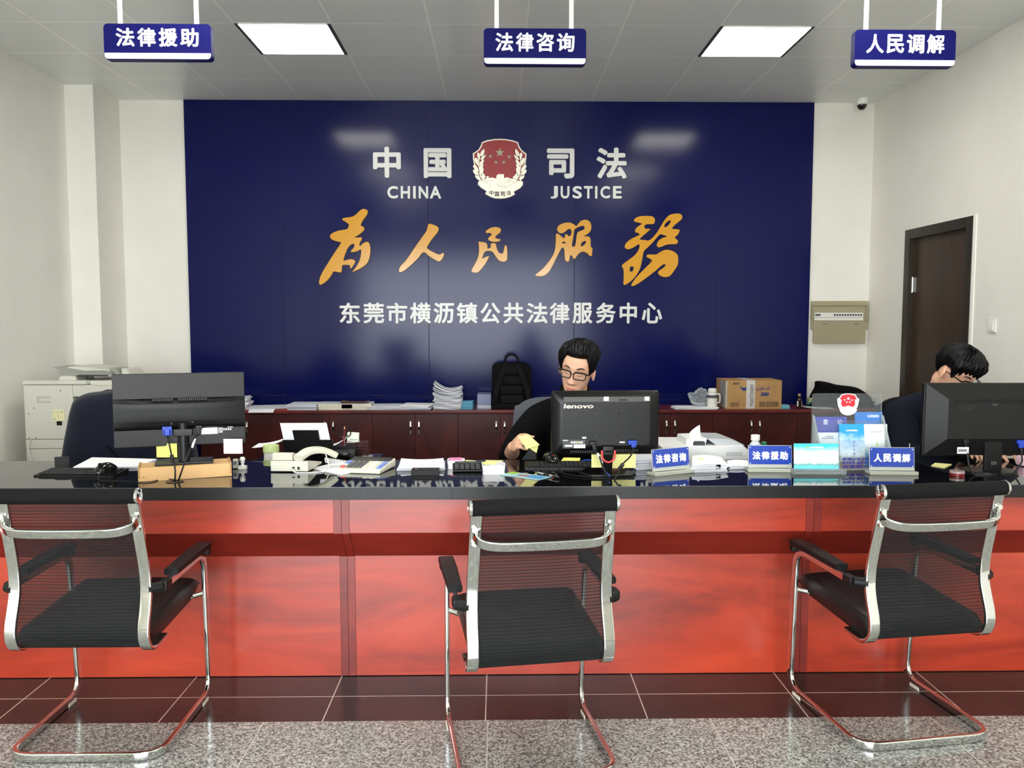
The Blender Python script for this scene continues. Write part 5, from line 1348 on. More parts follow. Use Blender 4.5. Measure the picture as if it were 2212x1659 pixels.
def note_box(pl, pr, dpt, h, label, note_mt, notes, rz=0):
    m, w, r0 = on_top(*pl, *pr); t = thing('note_box', label, 'note box', (m.x, m.y, topz(m.y)), rz)
    bm = B(); lp = rect_loop(w, dpt, .016, 5); prism(bm, [(x*.93,y*.93) for x,y in lp], 0, .0004)
    a_ = [bm.verts.new((x*.92, y*.92+dpt/2, .0005)) for x,y in lp]; b_ = [bm.verts.new((x, y+dpt/2, h)) for x,y in lp]; n = len(lp)
    c_ = [bm.verts.new((x*.93, y*.91+dpt/2, h)) for x,y in lp]; d_ = [bm.verts.new((x*.92, y*.9+dpt/2, h*.5)) for x,y in lp]
    for A_, B_ in ((a_,b_),(b_,c_),(c_,d_)):
        for i in range(n): bm.faces.new((A_[i], A_[(i+1)%n], B_[(i+1)%n], B_[i]))
    bm.faces.new(d_); bm.faces.new(list(reversed(a_))); bmesh.ops.remove_doubles(bm, verts=bm.verts[:], dist=1e-6); obj('holder', bm, NBOX, t)
    for (cx, cy, sx, sy, z, a, mt) in notes:
        bm = B(); box(bm, (cx*w/2, dpt/2+cy*dpt/2, h+z), (sx*w, sy*dpt, .0035), Matrix.Rotation(R(a),3,'Z')); obj('note_block', bm, mt, t)
    return t
note_box((966,1011),(1004,1011), .085, .030, 'white note box filled with pink notes on the counter beside the black calculator', PINK, [(0,0,.72,.72,-.002,4,PAPER),(-.05,.05,.7,.70,.002,2,PINK),(.02,-.5,.6,.12,.0055,2,mat('deep pink note', (235,110,160), .8))], R(2))
note_box((1042,1024),(1092,1022), .085, .034, 'white note box with a yellow note on top on the counter beside the black calculator', PALE_YELLOW, [(.2,.1,.55,.7,-.002,0,PAPER_B),(-.35,.15,.55,.62,.002,14,PALE_YELLOW)], R(3))
a, c = T(982,1020), T(1030,1021)
ck = []
for i in range(4):
    for j in range(5): ck.append((-.72+.36*j, -.7+.32*i, .28, .24, mat('dark grey key', (62,62,64), .4) if (i,j)==(0,0) else bpy.data.materials['dark grey key']))
calc((a+c)/2+Vector((.005,.045,0)), .124, .10, R(3), .010, .024, BLACK_PL, 'black desk calculator between the two white note boxes', ck, (0, .76, 1.7, .34, DISP))
flat_paper([(1004,1003),(1019,1003.5),(1028,996),(1006,994.5)], 0, .002, PALE_YELLOW, 'sticky_note', 'yellow sticky note on the counter just behind the pink note box', 'sticky note')
flat_paper([(1046,1001),(1081,1001.5),(1087,995.5),(1050,994.5)], 0, .002, PALE_YELLOW, 'sticky_note', 'yellow sticky note near the back edge of the counter behind the white note boxes', 'sticky note')
flat_paper([(1016,1007),(1033,1012),(1043,1007),(1022,1002)], 0, .004, PALE_YELLOW, 'sticky_note', 'creased yellow sticky note between the black calculator and the white note boxes', 'sticky note')
flat_paper([(1212,996.5),(1251,997),(1254,990.5),(1218,989.5)], 0, .003, YELLOW, 'sticky_note', 'yellow sticky note on the counter behind the middle keyboard', 'sticky note')
# brochure and pen
BRO = mat('pale blue brochure cover', (150,196,214), .5, vary=.15, vscale=14)
quad = [(1079,1026.5),(1163,1037.5),(1190,1031),(1106,1020)]
br = flat_paper(quad, .0, .002, BRO, 'brochure', 'blue and green brochure lying flat on the counter in front of the middle keyboard', 'brochure')
def bq(u0,u1,v0,v1,mt,nm):
    pts = [T(*p) for p in quad]; bm = B()
    def fn(u,v): p = pts[0]*(1-u)*(1-v)+pts[1]*u*(1-v)+pts[2]*u*v+pts[3]*(1-u)*v; return Vector((p.x,p.y,p.z+.0024))-br.location
    bm.faces.new([bm.verts.new(fn(*q)) for q in ((u0,v0),(u1,v0),(u1,v1),(u0,v1))]); obj(nm, bm, mt, br, flat=True)
bq(0,.22,.45,1,mat('lime green print', (150,196,70), .5),'green_corner'); bq(.6,.95,.2,.8,mat('bright blue print', (70,150,215), .5),'blue_block'); bq(.36,.6,.3,.62,mat('red brown print', (170,90,80), .5),'red_ribbon'); bq(0,1,0,.06,PALE_YELLOW,'pale_edge')
a, c = T(1155,1024), T(1201,1034); d_ = (c-a)
pen = thing('ballpoint_pen', 'clear and black ballpoint pen lying across the blue brochure', 'pen', (a.x, a.y, topz(a.y)+.009), math.atan2(d_.y, d_.x))
L_ = math.hypot(d_.x, d_.y)*1.15
bm = B(); cyl(bm, (0,0,0), (L_*.16,0,0), .0012, .0042, 12); obj('tip', bm, CHROME, pen)
bm = B(); cyl(bm, (L_*.16,0,0), (L_*.75,0,0), .0046, n=14); obj('barrel', bm, mat('clear grey barrel', (150,150,148), .2), pen)
bm = B(); cyl(bm, (L_*.40,0,0), (L_*.62,0,0), .0049, n=14); obj('grip', bm, BLACK_PL, pen)
bm = B(); cyl(bm, (L_*.75,0,0), (L_,0,0), .0048, n=14); box(bm, (L_*.86,0,.006), (L_*.24,.003,.0015)); obj('cap', bm, BLACK_GLOSS, pen)
# ---- middle monitor
mb = T(1312, 1026); mY = mb.y+.015
mid = thing('monitor', 'black monitor with silver lettering in front of the person holding yellow notes', 'monitor', (P(1312,1000,mY).x, mY, topz(mY)), R(2.5))
RZ = R(2.5)
def ml(px, py, Y): return Matrix.Rotation(-RZ,3,'Z') @ (P(px, py, Y)-mid.location)
tl, tr, bl_, brr = (ml(1193,847.5,mY-.01), ml(1427,841.5,mY-.01), ml(1189.5,986,mY-.01), ml(1418,980,mY-.01))
z0, z1 = (bl_.z+brr.z)/2, (tl.z+tr.z)/2; xl, xr = (tl.x+bl_.x)/2, tr.x
MB_ = mat('black textured monitor back', (13,13,13), .32, spec=.3, bump=.12, bscale=700)
cxm, hwm, czm, hhm = (xl+xr)/2, (xr-xl)/2, (z0+z1)/2, (z1-z0)/2
bm = B()
def loopat(k, y, r): return [Vector((cxm+x, y, czm+z)) for x, z in rect_loop(2*hwm-2*k, 2*hhm-2*k, r, 5)]
rings = [loopat(.0,.020,.010), loopat(.0,.006,.010), loopat(.006,-.004,.012), loopat(.030,-.016,.02), loopat(.045,-.019,.02)]
vr = [[bm.verts.new(q) for q in rg] for rg in rings]; n = len(vr[0])
for A_, B_ in zip(vr, vr[1:]):
    for i in range(n): bm.faces.new((A_[i], A_[(i+1)%n], B_[(i+1)%n], B_[i]))
bm.faces.new(vr[-1]); bm.faces.new(list(reversed(vr[0]))); bmesh.ops.recalc_face_normals(bm, faces=bm.faces[:]); obj('back_shell', bm, MB_, mid)
bm = B(); bx(bm, xl+.01, xr-.01, .0202, .0212, z0+.012, z1-.01); obj('screen_glass', bm, BLACK_GLOSS, mid)
def patch(px0, px1, py0, py1, mt, nm, y=-.0195, th=.0006):
    a, c = ml(px0, py1, mY-.02), ml(px1, py0, mY-.02); bm = B(); bx(bm, a.x, c.x, y-th, y, a.z, c.z); return obj(nm, bm, mt, mid)
VENT = mat('grey vent grille', (70,70,66), .5)
patch(1217, 1406, 857, 868, VENT, 'vent_grille'); 
for px in (1304, 1393): patch(px, px+11, 857, 866, STEEL, 'vent_clip', -.0201)
for px in (1337,): patch(px, px+18, 862, 866, BLACK_PL, 'vent_clip', -.0201)
for k in range(12): patch(1232+k*5, 1235+k*5, 973, 978, BLACK_MATT, 'vent_slot')
for k in range(11): patch(1325+k*5, 1328+k*5, 971, 976, BLACK_MATT, 'vent_slot')
SIL = mat('silver lettering', (150,144,134), .3, .6)
a, c = ml(1217, 882, mY-.02), ml(1282, 872, mY-.02)
text_part('maker_lettering', 'lenovo', (a.x, c.x, a.z, c.z), .0008, Matrix.Translation((0,-.0192,0)) @ FACE_CAM, SIL, mid, .03, shear=.1)
for px, py in ((1288,894),(1337,893),(1287,943),(1335,942)):
    q = ml(px, py, mY-.02); bm = B(); cyl(bm, (q.x,-.0205,q.z), (q.x,-.018,q.z), .0035, n=12); obj('mount_hole', bm, BLACK_GLOSS, mid)
patch(1215, 1264, 949.5, 968, mat('grey rating label', (66,66,66), .5), 'rating_label')
patch(1219.5,1236,960.5,964.5,PRINT_WHITE,'label_print',-.0202); patch(1239,1264,959.5,967.5,PRINT_WHITE,'label_print',-.0202)
for k in range(6): patch(1233+k*4.5,1236+k*4.5,953,957.5,PRINT_WHITE if k!=3 else YELLOW,'label_print',-.0202)
patch(1215,1226,949.8,951.6,PRINT_WHITE,'label_print',-.0202); patch(1257.5,1266,943.5,947,PRINT_WHITE,'sticker')
# stand with red ring
sx = ml(1311, 1000, mY).x
rm = mat('red plastic ring', (214,34,34), .35)
zt = ml(1311, 975, mY-.03).z
bm = B(); sweep(bm, [(sx,.0,.012),(sx,-.012,.06),(sx,-.024,zt+.005)], rect_loop(.042,.020,.007,3), up=(0,1,0)); bx(bm, sx-.024, sx+.024, -.032, -.018, zt-.018, zt+.022, .006); obj('stand_neck', bm, BLACK_PL, mid)
bm = B(); ru = catmull([(sx-.027,-.030,zt+.004),(sx-.024,-.034,zt-.028),(sx-.008,-.036,zt-.042),(sx+.008,-.036,zt-.042),(sx+.024,-.034,zt-.028),(sx+.027,-.030,zt+.004)],5); sweep(bm, ru, rect_loop(.008,.008,.002,2), up=(0,1,0)); obj('stand_ring', bm, rm, mid)
hexa = [(sx+x, y) for x,y in ((-.115,.01),(-.075,-.065),(.085,-.065),(.118,-.02),(.118,.02),(.07,.10),(-.07,.10))]
bm = B(); prism(bm, hexa, 0.0, .010); bmesh.ops.bevel(bm, geom=bm.edges[:], offset=.003, segments=2, profile=.5, affect='EDGES'); obj('stand_base', bm, BLACK_GLOSS, mid)
q1 = ml(1281, 958, mY-.03); bm = B(); box(bm, (q1.x,-.025,q1.z), (.03,.02,.018), None, .004); box(bm, (q1.x+.004,-.032,q1.z-.014), (.018,.016,.03), Matrix.Rotation(R(-12),3,'Y'), .004); obj('power_plug', bm, BLACK_PL, mid)
patch(1334,1354,953,962,BLACK_MATT,'port_recess'); q = ml(1345,956,mY-.03); bm = B(); box(bm, (q.x,-.022,q.z), (.022,.005,.006), None, .001); obj('video_port', bm, IVORY, mid)
q2 = ml(1366, 956, mY-.03); bm = B(); box(bm, (q2.x,-.03,q2.z), (.036,.026,.018), None, .003); 
for s in (-1,1): cyl(bm, (q2.x+s*.013,-.03,q2.z), (q2.x+s*.013,-.048,q2.z), .0035, n=10)
box(bm, (q2.x+.004,-.040,q2.z-.010), (.02,.016,.018), None, .003); obj('video_plug', bm, BLUE_PLUG, mid)
gq = ml(1316, 1036, T(1316,1036).y); gq.z = .004
yb = T(1316,1036).y
cable('power_cable', [q1+Vector((.006,-.01,-.03)), ml(1294,985,mY-.06), ml(1303,1010,yb-.0), gq], .0034, RUBBER, mid)
bm = B(); a, c = ml(1290.5,979,mY-.058), ml(1301,1001,mY-.068); cyl(bm, a, c, .0048, n=12); obj('cable_tag', bm, PRINT_WHITE, mid)
cable('video_cable', [q2+Vector((.002,-.014,-.02)), ml(1362,985,mY-.06), ml(1343,1005,mY-.075), ml(1335,1024,yb), gq+Vector((.02,0,0))], .0034, RUBBER, mid)
bm = B(); a, c = ml(1346,1002,mY-.074), ml(1337.5,1014,mY-.078); cyl(bm, a, c, .008, n=14); obj('ferrite_bead', bm, RUBBER, mid)
BLUEC = mat('blue cable sheath', (30,84,190), .4)
lift_ = Vector((0,0,.005))
cable('network_cable', [T(1252,1003)+Vector((0,0,.012)), T(1270,999)+Vector((0,0,.012)), T(1290,1006)+Vector((0,0,.012)), T(1305,1022)+Vector((0,0,.012)), T(1316,1034)+Vector((0,-.012,.014))], .003, BLUEC, None, 'blue network cable running over the counter to the foot of the middle monitor', 'cable')
cable('mouse_cable', [T(1208,1003)+lift_, T(1213,1022)+lift_, T(1240,1030)+lift_, T(1290,1030)+lift_-Vector((0,.02,0))], .0016, RUBBER, None, 'thin black cable looping on the counter beside the middle monitor', 'cable')
hang_note(1277.5, 1300, 979, 1010, mY+.004, PALE_YELLOW, 'pale yellow sticky note hanging below the middle monitor, left of its red ring')
hang_note(1321.5, 1373.5, 978, 1011, mY+.010, PALE_YELLOW, 'wide pale yellow sticky sheet hanging below the middle monitor, right of its red ring')

# ---- papers right of the middle monitor
def pile(quad, h, n, label, nm='paper_pile', mts=None, droop=0):
    pts = [T(*p) for p in quad]; c = sum(pts, Vector())/4
    t = thing(nm, label, 'papers', (c.x, c.y, topz(c.y)))
    for k in range(n):
        j, j2 = RND.uniform(-.006,.006), RND.uniform(-.006,.006); zz = h*(k+1)/n; bm = B()
        def fn(u, v):
            p = pts[0]*(1-u)*(1-v)+pts[1]*u*(1-v)+pts[2]*u*v+pts[3]*(1-u)*v
            return Vector((p.x-c.x+j, p.y-c.y+j2, p.z-topz(c.y)+zz+droop*(k/n)*(math.sin(3.1*u)-.5*u)))
        sheet(bm, 8, 4, fn, h/n*.8); obj('sheet', bm, (mts or [PAPER])[k % len(mts or [PAPER])], t, ang=60)
    return t
pile([(1372,1016),(1420,1014),(1425,998),(1370,999)], .040, 9, 'thick pile of white papers between the middle monitor and the consultation sign', 'paper_pile', [PAPER,PAPER,PAPER_B], .004)
pl_ = pile([(1494,1021),(1572,1018),(1556,1000),(1494,999)], .030, 9, 'thick pile of white papers held by a black binder clip, right of the consultation sign', 'paper_pile', [PAPER,PAPER_B], .008)
q = T(1550,1018); bc = thing('binder_clip', 'small black binder clip on the front edge of the paper pile', 'clip', (q.x, q.y-.004, topz(q.y)+.020))
bm = B(); prism(bm, [(-.008,-.008),(.010,-.011),(.010,.011),(-.008,.008)], -.010, .010, YX); bmesh.ops.recalc_face_normals(bm, faces=bm.faces[:]); obj('clip_body', bm, BLACK_GLOSS, bc)
bm = B(); tube(bm, [(-.006,-.006,.008),(-.005,-.024,.012),(.005,-.024,.012),(.006,-.006,.008)], .0012, 6, smooth=3); obj('wire_handle', bm, BLACK_PL, bc)
q = T(1517, 1012); bm = B(); box(bm, (0,0,0), (.034,.022,.001), R(-8)); o = obj('sticky_note', bm, YELLOW, None); o.location = (q.x+.012, q.y+.045, topz(q.y)+.0335); tag(o, 'small yellow sticky tab on the paper pile behind the consultation sign', 'sticky note')
pile([(1574,1014),(1622,1013),(1618,1000),(1574,1001)], .012, 4, 'thin spread of printed papers between the clipped pile and the legal aid sign', 'paper_pile', [PAPER_B,PAPER], .006)

# ---- white scanner printer
pY2 = T(1106,993).y+.07
x0, x1 = P(1430,970,pY2).x, P(1616,970,pY2).x; cxp = (x0+x1)/2; hw = (x1-x0)/2
wp = thing('laser_printer', 'white printer with a raised grey cover behind the papers right of the middle monitor', 'printer', (cxp, pY2, WT_Z))
def wz(py): return hgt(1520, py, pY2)-WT_Z
WP = mat('white printer plastic', (232,232,230), .35); GP = mat('pale grey printer lid', (176,180,182), .35)
def wx(px): return P(px, 970, pY2).x-cxp
bm = B(); prism(bm, [(-hw+.02,0),(hw-.01,0),(hw,.03),(hw,wz(972)),(hw-.02,wz(964)),(-hw+.02,wz(963)),(-hw,wz(966)),(-hw+.004,wz(972)),(-hw+.05,wz(984))], -.30, 0, FACE_CAM); bmesh.ops.recalc_face_normals(bm, faces=bm.faces[:]); obj('body', bm, WP, wp)
bm = B(); prism(bm, [(wx(1484),wz(963.5)),(wx(1526),wz(963.5)),(wx(1529),wz(949)),(wx(1486),wz(950)),(wx(1484),wz(953))], -.22, -.02, FACE_CAM); bmesh.ops.recalc_face_normals(bm, faces=bm.faces[:]); obj('feeder_block', bm, WP, wp)
bm = B(); prism(bm, [(wx(1499),wz(963)),(wx(1525),wz(963)),(wx(1525),wz(956.5)),(wx(1521),wz(954)),(wx(1502),wz(954)),(wx(1499),wz(957))], -.03, -.016, FACE_CAM); bmesh.ops.recalc_face_normals(bm, faces=bm.faces[:]); obj('dark_recess', bm, DARK_GREY, wp)
bm = B(); prism(bm, [(wx(1529),wz(949)),(wx(1575),wz(950)),(wx(1585),wz(953)),(wx(1613),wz(964)),(wx(1550),wz(963.5))], -.24, -.03, FACE_CAM); bmesh.ops.recalc_face_normals(bm, faces=bm.faces[:]); obj('output_cover', bm, GP, wp)
for k in range(14):
    bm = B(); x = wx(1570+k*2.5); bx(bm, x-.0014, x+.0014, -.001, .0005, wz(985), wz(976)); obj('vent_slot', bm, GP, wp)
t = thing('loose_sheet', 'curled white sheet standing up behind the feeder of the white printer', 'paper', (P(1500,950,pY2+.12).x, pY2+.12, WT_Z+wz(950)))
bm = B(); sheet(bm, 8, 8, lambda u,v: Vector(((u-.5)*.05*(1-.0*v), .02*v-.02*u, .055*v*u**.6+.001)), .0006); obj('sheet', bm, PAPER, t, ang=60)
# bottles
q = P(1631,985,pY2-.1); yq = T(1631,1000).y+.03
bt = thing('sanitizer_bottle', 'clear plastic bottle with a tall white cap behind the legal aid sign', 'bottle', (P(1631,980,yq).x, yq, topz(yq)))
bhz = hgt(1631,939,yq)-topz(yq)
bm = B(); lathe(bm, [(.022,0),(.024,.004),(.024,bhz*.66),(.013,bhz*.78),(.012,bhz*.84)], n=24); obj('bottle_body', bm, mat('milky clear plastic', (214,220,222), .2), bt)
bm = B(); lathe(bm, [(.0195,bhz*.80),(.020,bhz*.81),(.020,bhz*.985),(.017,bhz)], n=24); obj('cap', bm, TW, bt)
yq2 = yq+.015; gb = thing('glue_bottle', 'small bottle with a green cap beside the white-capped bottle behind the legal aid sign', 'bottle', (P(1646,985,yq2).x+.008, yq2, topz(yq2)))
hh2 = hgt(1644,954,yq2)-topz(yq2)
bm = B(); lathe(bm, [(.016,0),(.017,.003),(.017,hh2*.72),(.010,hh2*.78)], n=20); obj('bottle_body', bm, mat('pale bottle plastic', (200,204,196), .35), gb)
bm = B(); lathe(bm, [(.0125,hh2*.79),(.013,hh2*.8),(.013,hh2*.97),(.010,hh2)], n=20); obj('cap', bm, mat('green cap', (24,120,72), .4), gb)

# ---- acrylic desk signs
SB = mat('blue desk sign print', (30,62,160), .18, spec=.6)
ACR = mat('milky acrylic edge', (214,216,204), .15, trans=.35)
def desk_sign(tl, bl, br, tr, text, label, base_mt, dp=.055):
    m, w, rz = on_top(bl[0], bl[1]+6, br[0], br[1]+6)
    Y = m.y
    t = thing('desk_sign', label, 'sign', m, rz, 'blue acrylic signs on the counter')
    c, s_ = math.cos(-rz), math.sin(-rz)
    h = (hgt(tl[0], tl[1], Y)+hgt(tr[0], tr[1], Y))/2-m.z
    zb = .016; yo = .022; lean = .012
    w0 = w
    bm = B(); prism(bm, [(-.004,0),(dp,0),(dp,.012),(-.004,.015)], -w0/2-.007, w0/2+.007, YX); bmesh.ops.recalc_face_normals(bm, faces=bm.faces[:]); bmesh.ops.bevel(bm, geom=bm.edges[:], offset=.0015, segments=1, affect='EDGES'); obj('acrylic_base', bm, base_mt, t)
    M = Matrix.Translation((0, yo, zb)) @ Matrix.Rotation(R(90)-math.atan2(lean, h), 4, 'X')
    hh = h-zb
    bm = B(); prism(bm, rect_loop(w0, hh), -.0045, 0, M @ Matrix.Translation((0,hh/2,0))); bmesh.ops.recalc_face_normals(bm, faces=bm.faces[:]); obj('acrylic_panel', bm, ACR, t)
    bm = B(); prism(bm, rect_loop(w0-.004, hh-.016), .0002, .0010, M @ Matrix.Translation((0,hh/2+.006,0))); bmesh.ops.recalc_face_normals(bm, faces=bm.faces[:]); obj('blue_insert', bm, SB, t)
    n = len(text); pw = (w0-.03)/n
    for i, ch in enumerate(text):
        x = -(w0-.03)/2+pw*(i+.5); ch_h = min(pw*.92, hh*.45)
        text_part('sign_character', ch, (x-pw*.44, x+pw*.44, hh/2+.004-ch_h/2, hh/2+.004+ch_h/2), .0006, M @ Matrix.Translation((0,0,.0011)), PRINT_WHITE, t, .045)
    for sx in (-1,1):
        for z in (.018, hh-.009):
            bm = B(); lathe(bm, [(.0022,.0011),(.0022,.002)], (0,0,0), 10); 
            for v in bm.verts: v.co = M @ (v.co+Vector((sx*(w0/2-.008), z, 0)))
            obj('corner_stud', bm, PRINT_WHITE, t)
    return t
CREAM_AC = mat('pale cream acrylic', (206,208,190), .12, trans=.3)
desk_sign((1416,972.5),(1417,1023),(1497,1015.5),(1496,967), '法律咨询', 'blue acrylic desk sign lettered 法律咨询 beside the middle monitor', CREAM_AC)
desk_sign((1619,963),(1619,1014),(1714,1014.5),(1714,965), '法律援助', 'blue acrylic desk sign lettered 法律援助 between the white printer and the teal card', CREAM_AC)
desk_sign((1883,968.5),(1882,1020),(1980,1021),(1980,968.5), '人民调解', 'blue acrylic desk sign lettered 人民调解 in front of the leaflet stand', CREAM_AC)
# teal card holder
m, w, rz = on_top(1718, 1024, 1815, 1024); Y = m.y
tc_ = thing('card_holder', 'acrylic holder with a teal and white landscape card, left of the leaflet stand', 'card holder', m, rz)
h = hgt(1765, 960, Y)-m.z; zb = .018; hh = h-zb
bm = B(); prism(bm, [(-.01,0),(.06,0),(.06,.014),(-.01,.018)], -w/2-.008, w/2+.022, YX); bmesh.ops.recalc_face_normals(bm, faces=bm.faces[:]); obj('acrylic_base', bm, clear_mat('thick clear acrylic', (200,204,200), .18), tc_)
M = Matrix.Translation((0,.02,zb)) @ Matrix.Rotation(R(84),4,'X')
CARDG = bpy.data.materials.new('teal landscape print'); CARDG.use_nodes = True
nt = CARDG.node_tree; N, L = nt.nodes, nt.links; b_ = N['Principled BSDF']; b_.inputs['Roughness'].default_value = .2
tcn = N.new('ShaderNodeTexCoord'); sp = N.new('ShaderNodeSeparateXYZ'); L.new(tcn.outputs['Object'], sp.inputs[0])
mr = N.new('ShaderNodeMapRange'); mr.inputs['From Min'].default_value = zb; mr.inputs['From Max'].default_value = h; L.new(sp.outputs[2], mr.inputs['Value'])
nz = N.new('ShaderNodeTexNoise'); nz.inputs['Scale'].default_value = 55; nz.inputs['Detail'].default_value = 5; L.new(tcn.outputs['Object'], nz.inputs['Vector'])
ad = N.new('ShaderNodeMath'); ad.operation = 'MULTIPLY_ADD'; ad.inputs[1].default_value = .22; L.new(nz.outputs['Fac'], ad.inputs[0]); L.new(mr.outputs['Result'], ad.inputs[2])
rp = N.new('ShaderNodeValToRGB'); cr = rp.color_ramp
cr.elements[0].position = .12; cr.elements[0].color = lin((96,206,214)); cr.elements[1].position = 1.0; cr.elements[1].color = lin((70,196,206))
for p_, c_ in ((.22,(120,210,216)),(.28,(110,176,170)),(.36,(236,244,242)),(.72,(240,246,244)),(.86,(170,226,232))): cr.elements.new(p_).color = lin(c_)
L.new(ad.outputs[0], rp.inputs['Fac']); L.new(rp.outputs['Color'], b_.inputs['Base Color'])
bm = B(); prism(bm, rect_loop(w, hh), 0, .003, M @ Matrix.Translation((0,hh/2,0))); bmesh.ops.recalc_face_normals(bm, faces=bm.faces[:]); obj('landscape_card', bm, CARDG, tc_)
CP = mat('pale grey card lettering', (176,196,190), .5)
text_part('card_lettering', '法律服务大厅', (-w*.36, w*.33, hh*.47, hh*.63), .0004, M @ Matrix.Translation((0,0,.0031)), CP, tc_, .0)
text_part('card_lettering', '公共法律服务', (-w*.15, w*.17, hh*.82, hh*.88), .0004, M @ Matrix.Translation((0,0,.0031)), PRINT_WHITE, tc_, .02)
bm = B(); lathe(bm, [(.0045,0),(.0045,.0005)], n=16)
for v in bm.verts: v.co = M @ (v.co+Vector((-w*.19, hh*.85, .0031)))
obj('round_emblem', bm, mat('yellow green emblem print', (170,200,80), .5), tc_)

# ---- acrylic leaflet stand
m, w, rz = on_top(1812, 1021, 1884, 1021); Y0 = m.y+.06
ls = thing('leaflet_stand', 'clear acrylic leaflet stand with a red shield emblem and tiers of pockets on the counter', 'leaflet stand', (P(1838,1000,Y0).x, Y0, topz(Y0)))
def lsx(px, Y=None): return P(px, 950, Y or Y0+.10).x-ls.location.x
def lsz(py, Y=None): return hgt(1838, py, Y or Y0+.10)-ls.location.z
AC = clear_mat('clear acrylic sheet', (246,248,248), .025, .03)
bw = lsx(1902)-lsx(1752); bcx = (lsx(1902)+lsx(1752))/2; bh = lsz(850)
bm = B(); prism(bm, [(q.x,q.y) for q in [Vector(p) for p in rect_loop(bw, bh, .012, 4)]], -.004, 0, Matrix.Translation((bcx, .10, bh/2)) @ FACE_CAM); bmesh.ops.recalc_face_normals(bm, faces=bm.faces[:]); obj('back_panel', bm, AC, ls)
tiers = [(.062, .135), (.02, .055)]
for yt, zt in tiers:
    bm = B(); ww = bw*(1 if zt > .1 else 1.02)
    M = Matrix.Translation((bcx, yt, zt-.012)) @ Matrix.Rotation(R(78),4,'X')
    prism(bm, rect_loop(ww, .085, .006, 3), 0, .003, M @ Matrix.Translation((0,.04,0))); bmesh.ops.recalc_face_normals(bm, faces=bm.faces[:]); obj('pocket_front', bm, AC, ls)
for sx in (-1, 1):
    bm = B(); prism(bm, [(-.008,0),(.098,0),(.098,bh*.72),(.075,bh*.70),(.012,.12),(-.008,.09)], -.0015, .0015, Matrix.Translation((bcx+sx*(bw/2-.002),0,0)) @ YX); bmesh.ops.recalc_face_normals(bm, faces=bm.faces[:]); obj('side_panel', bm, AC, ls)
bm = B(); bx(bm, bcx-bw/2+.003, bcx+bw/2-.003, .002, .097, .0, .003); obj('floor_panel', bm, AC, ls)
# emblem sticker on the back panel
def sp_(x, y):
    u = (x-972)/1135; v = (y-838)/1265
    return (lsx(1828.5)+u*(lsx(1852)-lsx(1805)), (lsz(850)+lsz(897))/2-v*(lsz(850)-lsz(897)))
def st_part(nm, loops, z, mt, sm=0, par=None):
    ll = []
    for lp in loops:
        p = [sp_(x,y) for x,y in lp]
        if sm: p = [(q.x,q.y) for q in catmull([(a,c,0) for a,c in p], sm, True)]
        ll.append(p)
    me = outline_mesh(nm, ll, .0005, 0); me.transform(Matrix.Translation((0,0,z))); me.transform(FACE_CAM); me.transform(Matrix.Translation((0,.0955,0)))
    return link_mesh(nm, me, mt, par or ls)
ST_W = mat('white sticker', (245,244,244), .4); ST_R = mat('red sticker', (226,40,52), .4)
es = st_part('emblem_sticker', [SH+[] ], .0002, ST_W)
st_part('sticker_ribbon', [[(515,1110),(780,1100),(1200,1100),(1462,1115),(1400,1250),(1295,1375),(1080,1462),(972,1468),(860,1460),(662,1365),(580,1240)]], .0008, ST_W)
st_part('sticker_field', [[(640,310),(972,240),(1305,310),(1340,420),(1420,500),(1310,580),(1340,780),(1250,970),(1080,940),(972,900),(870,940),(690,970),(605,780),(635,580),(525,500),(600,420)]], .0014, ST_R, 2)
for cx, cy, r, ro in ((972,495,105,0),(778,572,60,20),(1168,580,60,-20),(892,697,58,10),(1055,697,58,-10)): st_part('sticker_star', [star(cx,cy,r,ro)], .002, ST_W)
# leaflets: things of their own, standing in the pockets
def leaflet(px0, px1, py0, py1, y, lean, mt, label, th=.004, parts=()):
    Yw = Y0+y; a = P(px0, py1, Yw); c = P(px1, py0, Yw)
    t = thing('leaflet', label, 'leaflet', ((a.x+c.x)/2, Yw, a.z)); w_, h_ = c.x-a.x, c.z-a.z
    M = Matrix.Rotation(R(90-lean),4,'X')
    bm = B(); prism(bm, rect_loop(w_, h_), -th, 0, M @ Matrix.Translation((0,h_/2,0))); bmesh.ops.recalc_face_normals(bm, faces=bm.faces[:]); obj('cover', bm, mt, t)
    for (nm, kind, u0, u1, v0, v1, pm, s) in parts:
        r4 = (-w_/2+u0*w_, -w_/2+u1*w_, v0*h_, v1*h_)
        if kind == 't': text_part(nm, s, r4, .0003, M @ Matrix.Translation((0,0,.0003)), pm, t, .02)
        else:
            bm = B(); prism(bm, [(r4[0],r4[2]),(r4[1],r4[2]),(r4[1],r4[3]),(r4[0],r4[3])], .0001, .0003, M); bmesh.ops.recalc_face_normals(bm, faces=bm.faces[:]); obj(nm, bm, pm, t)
    return t
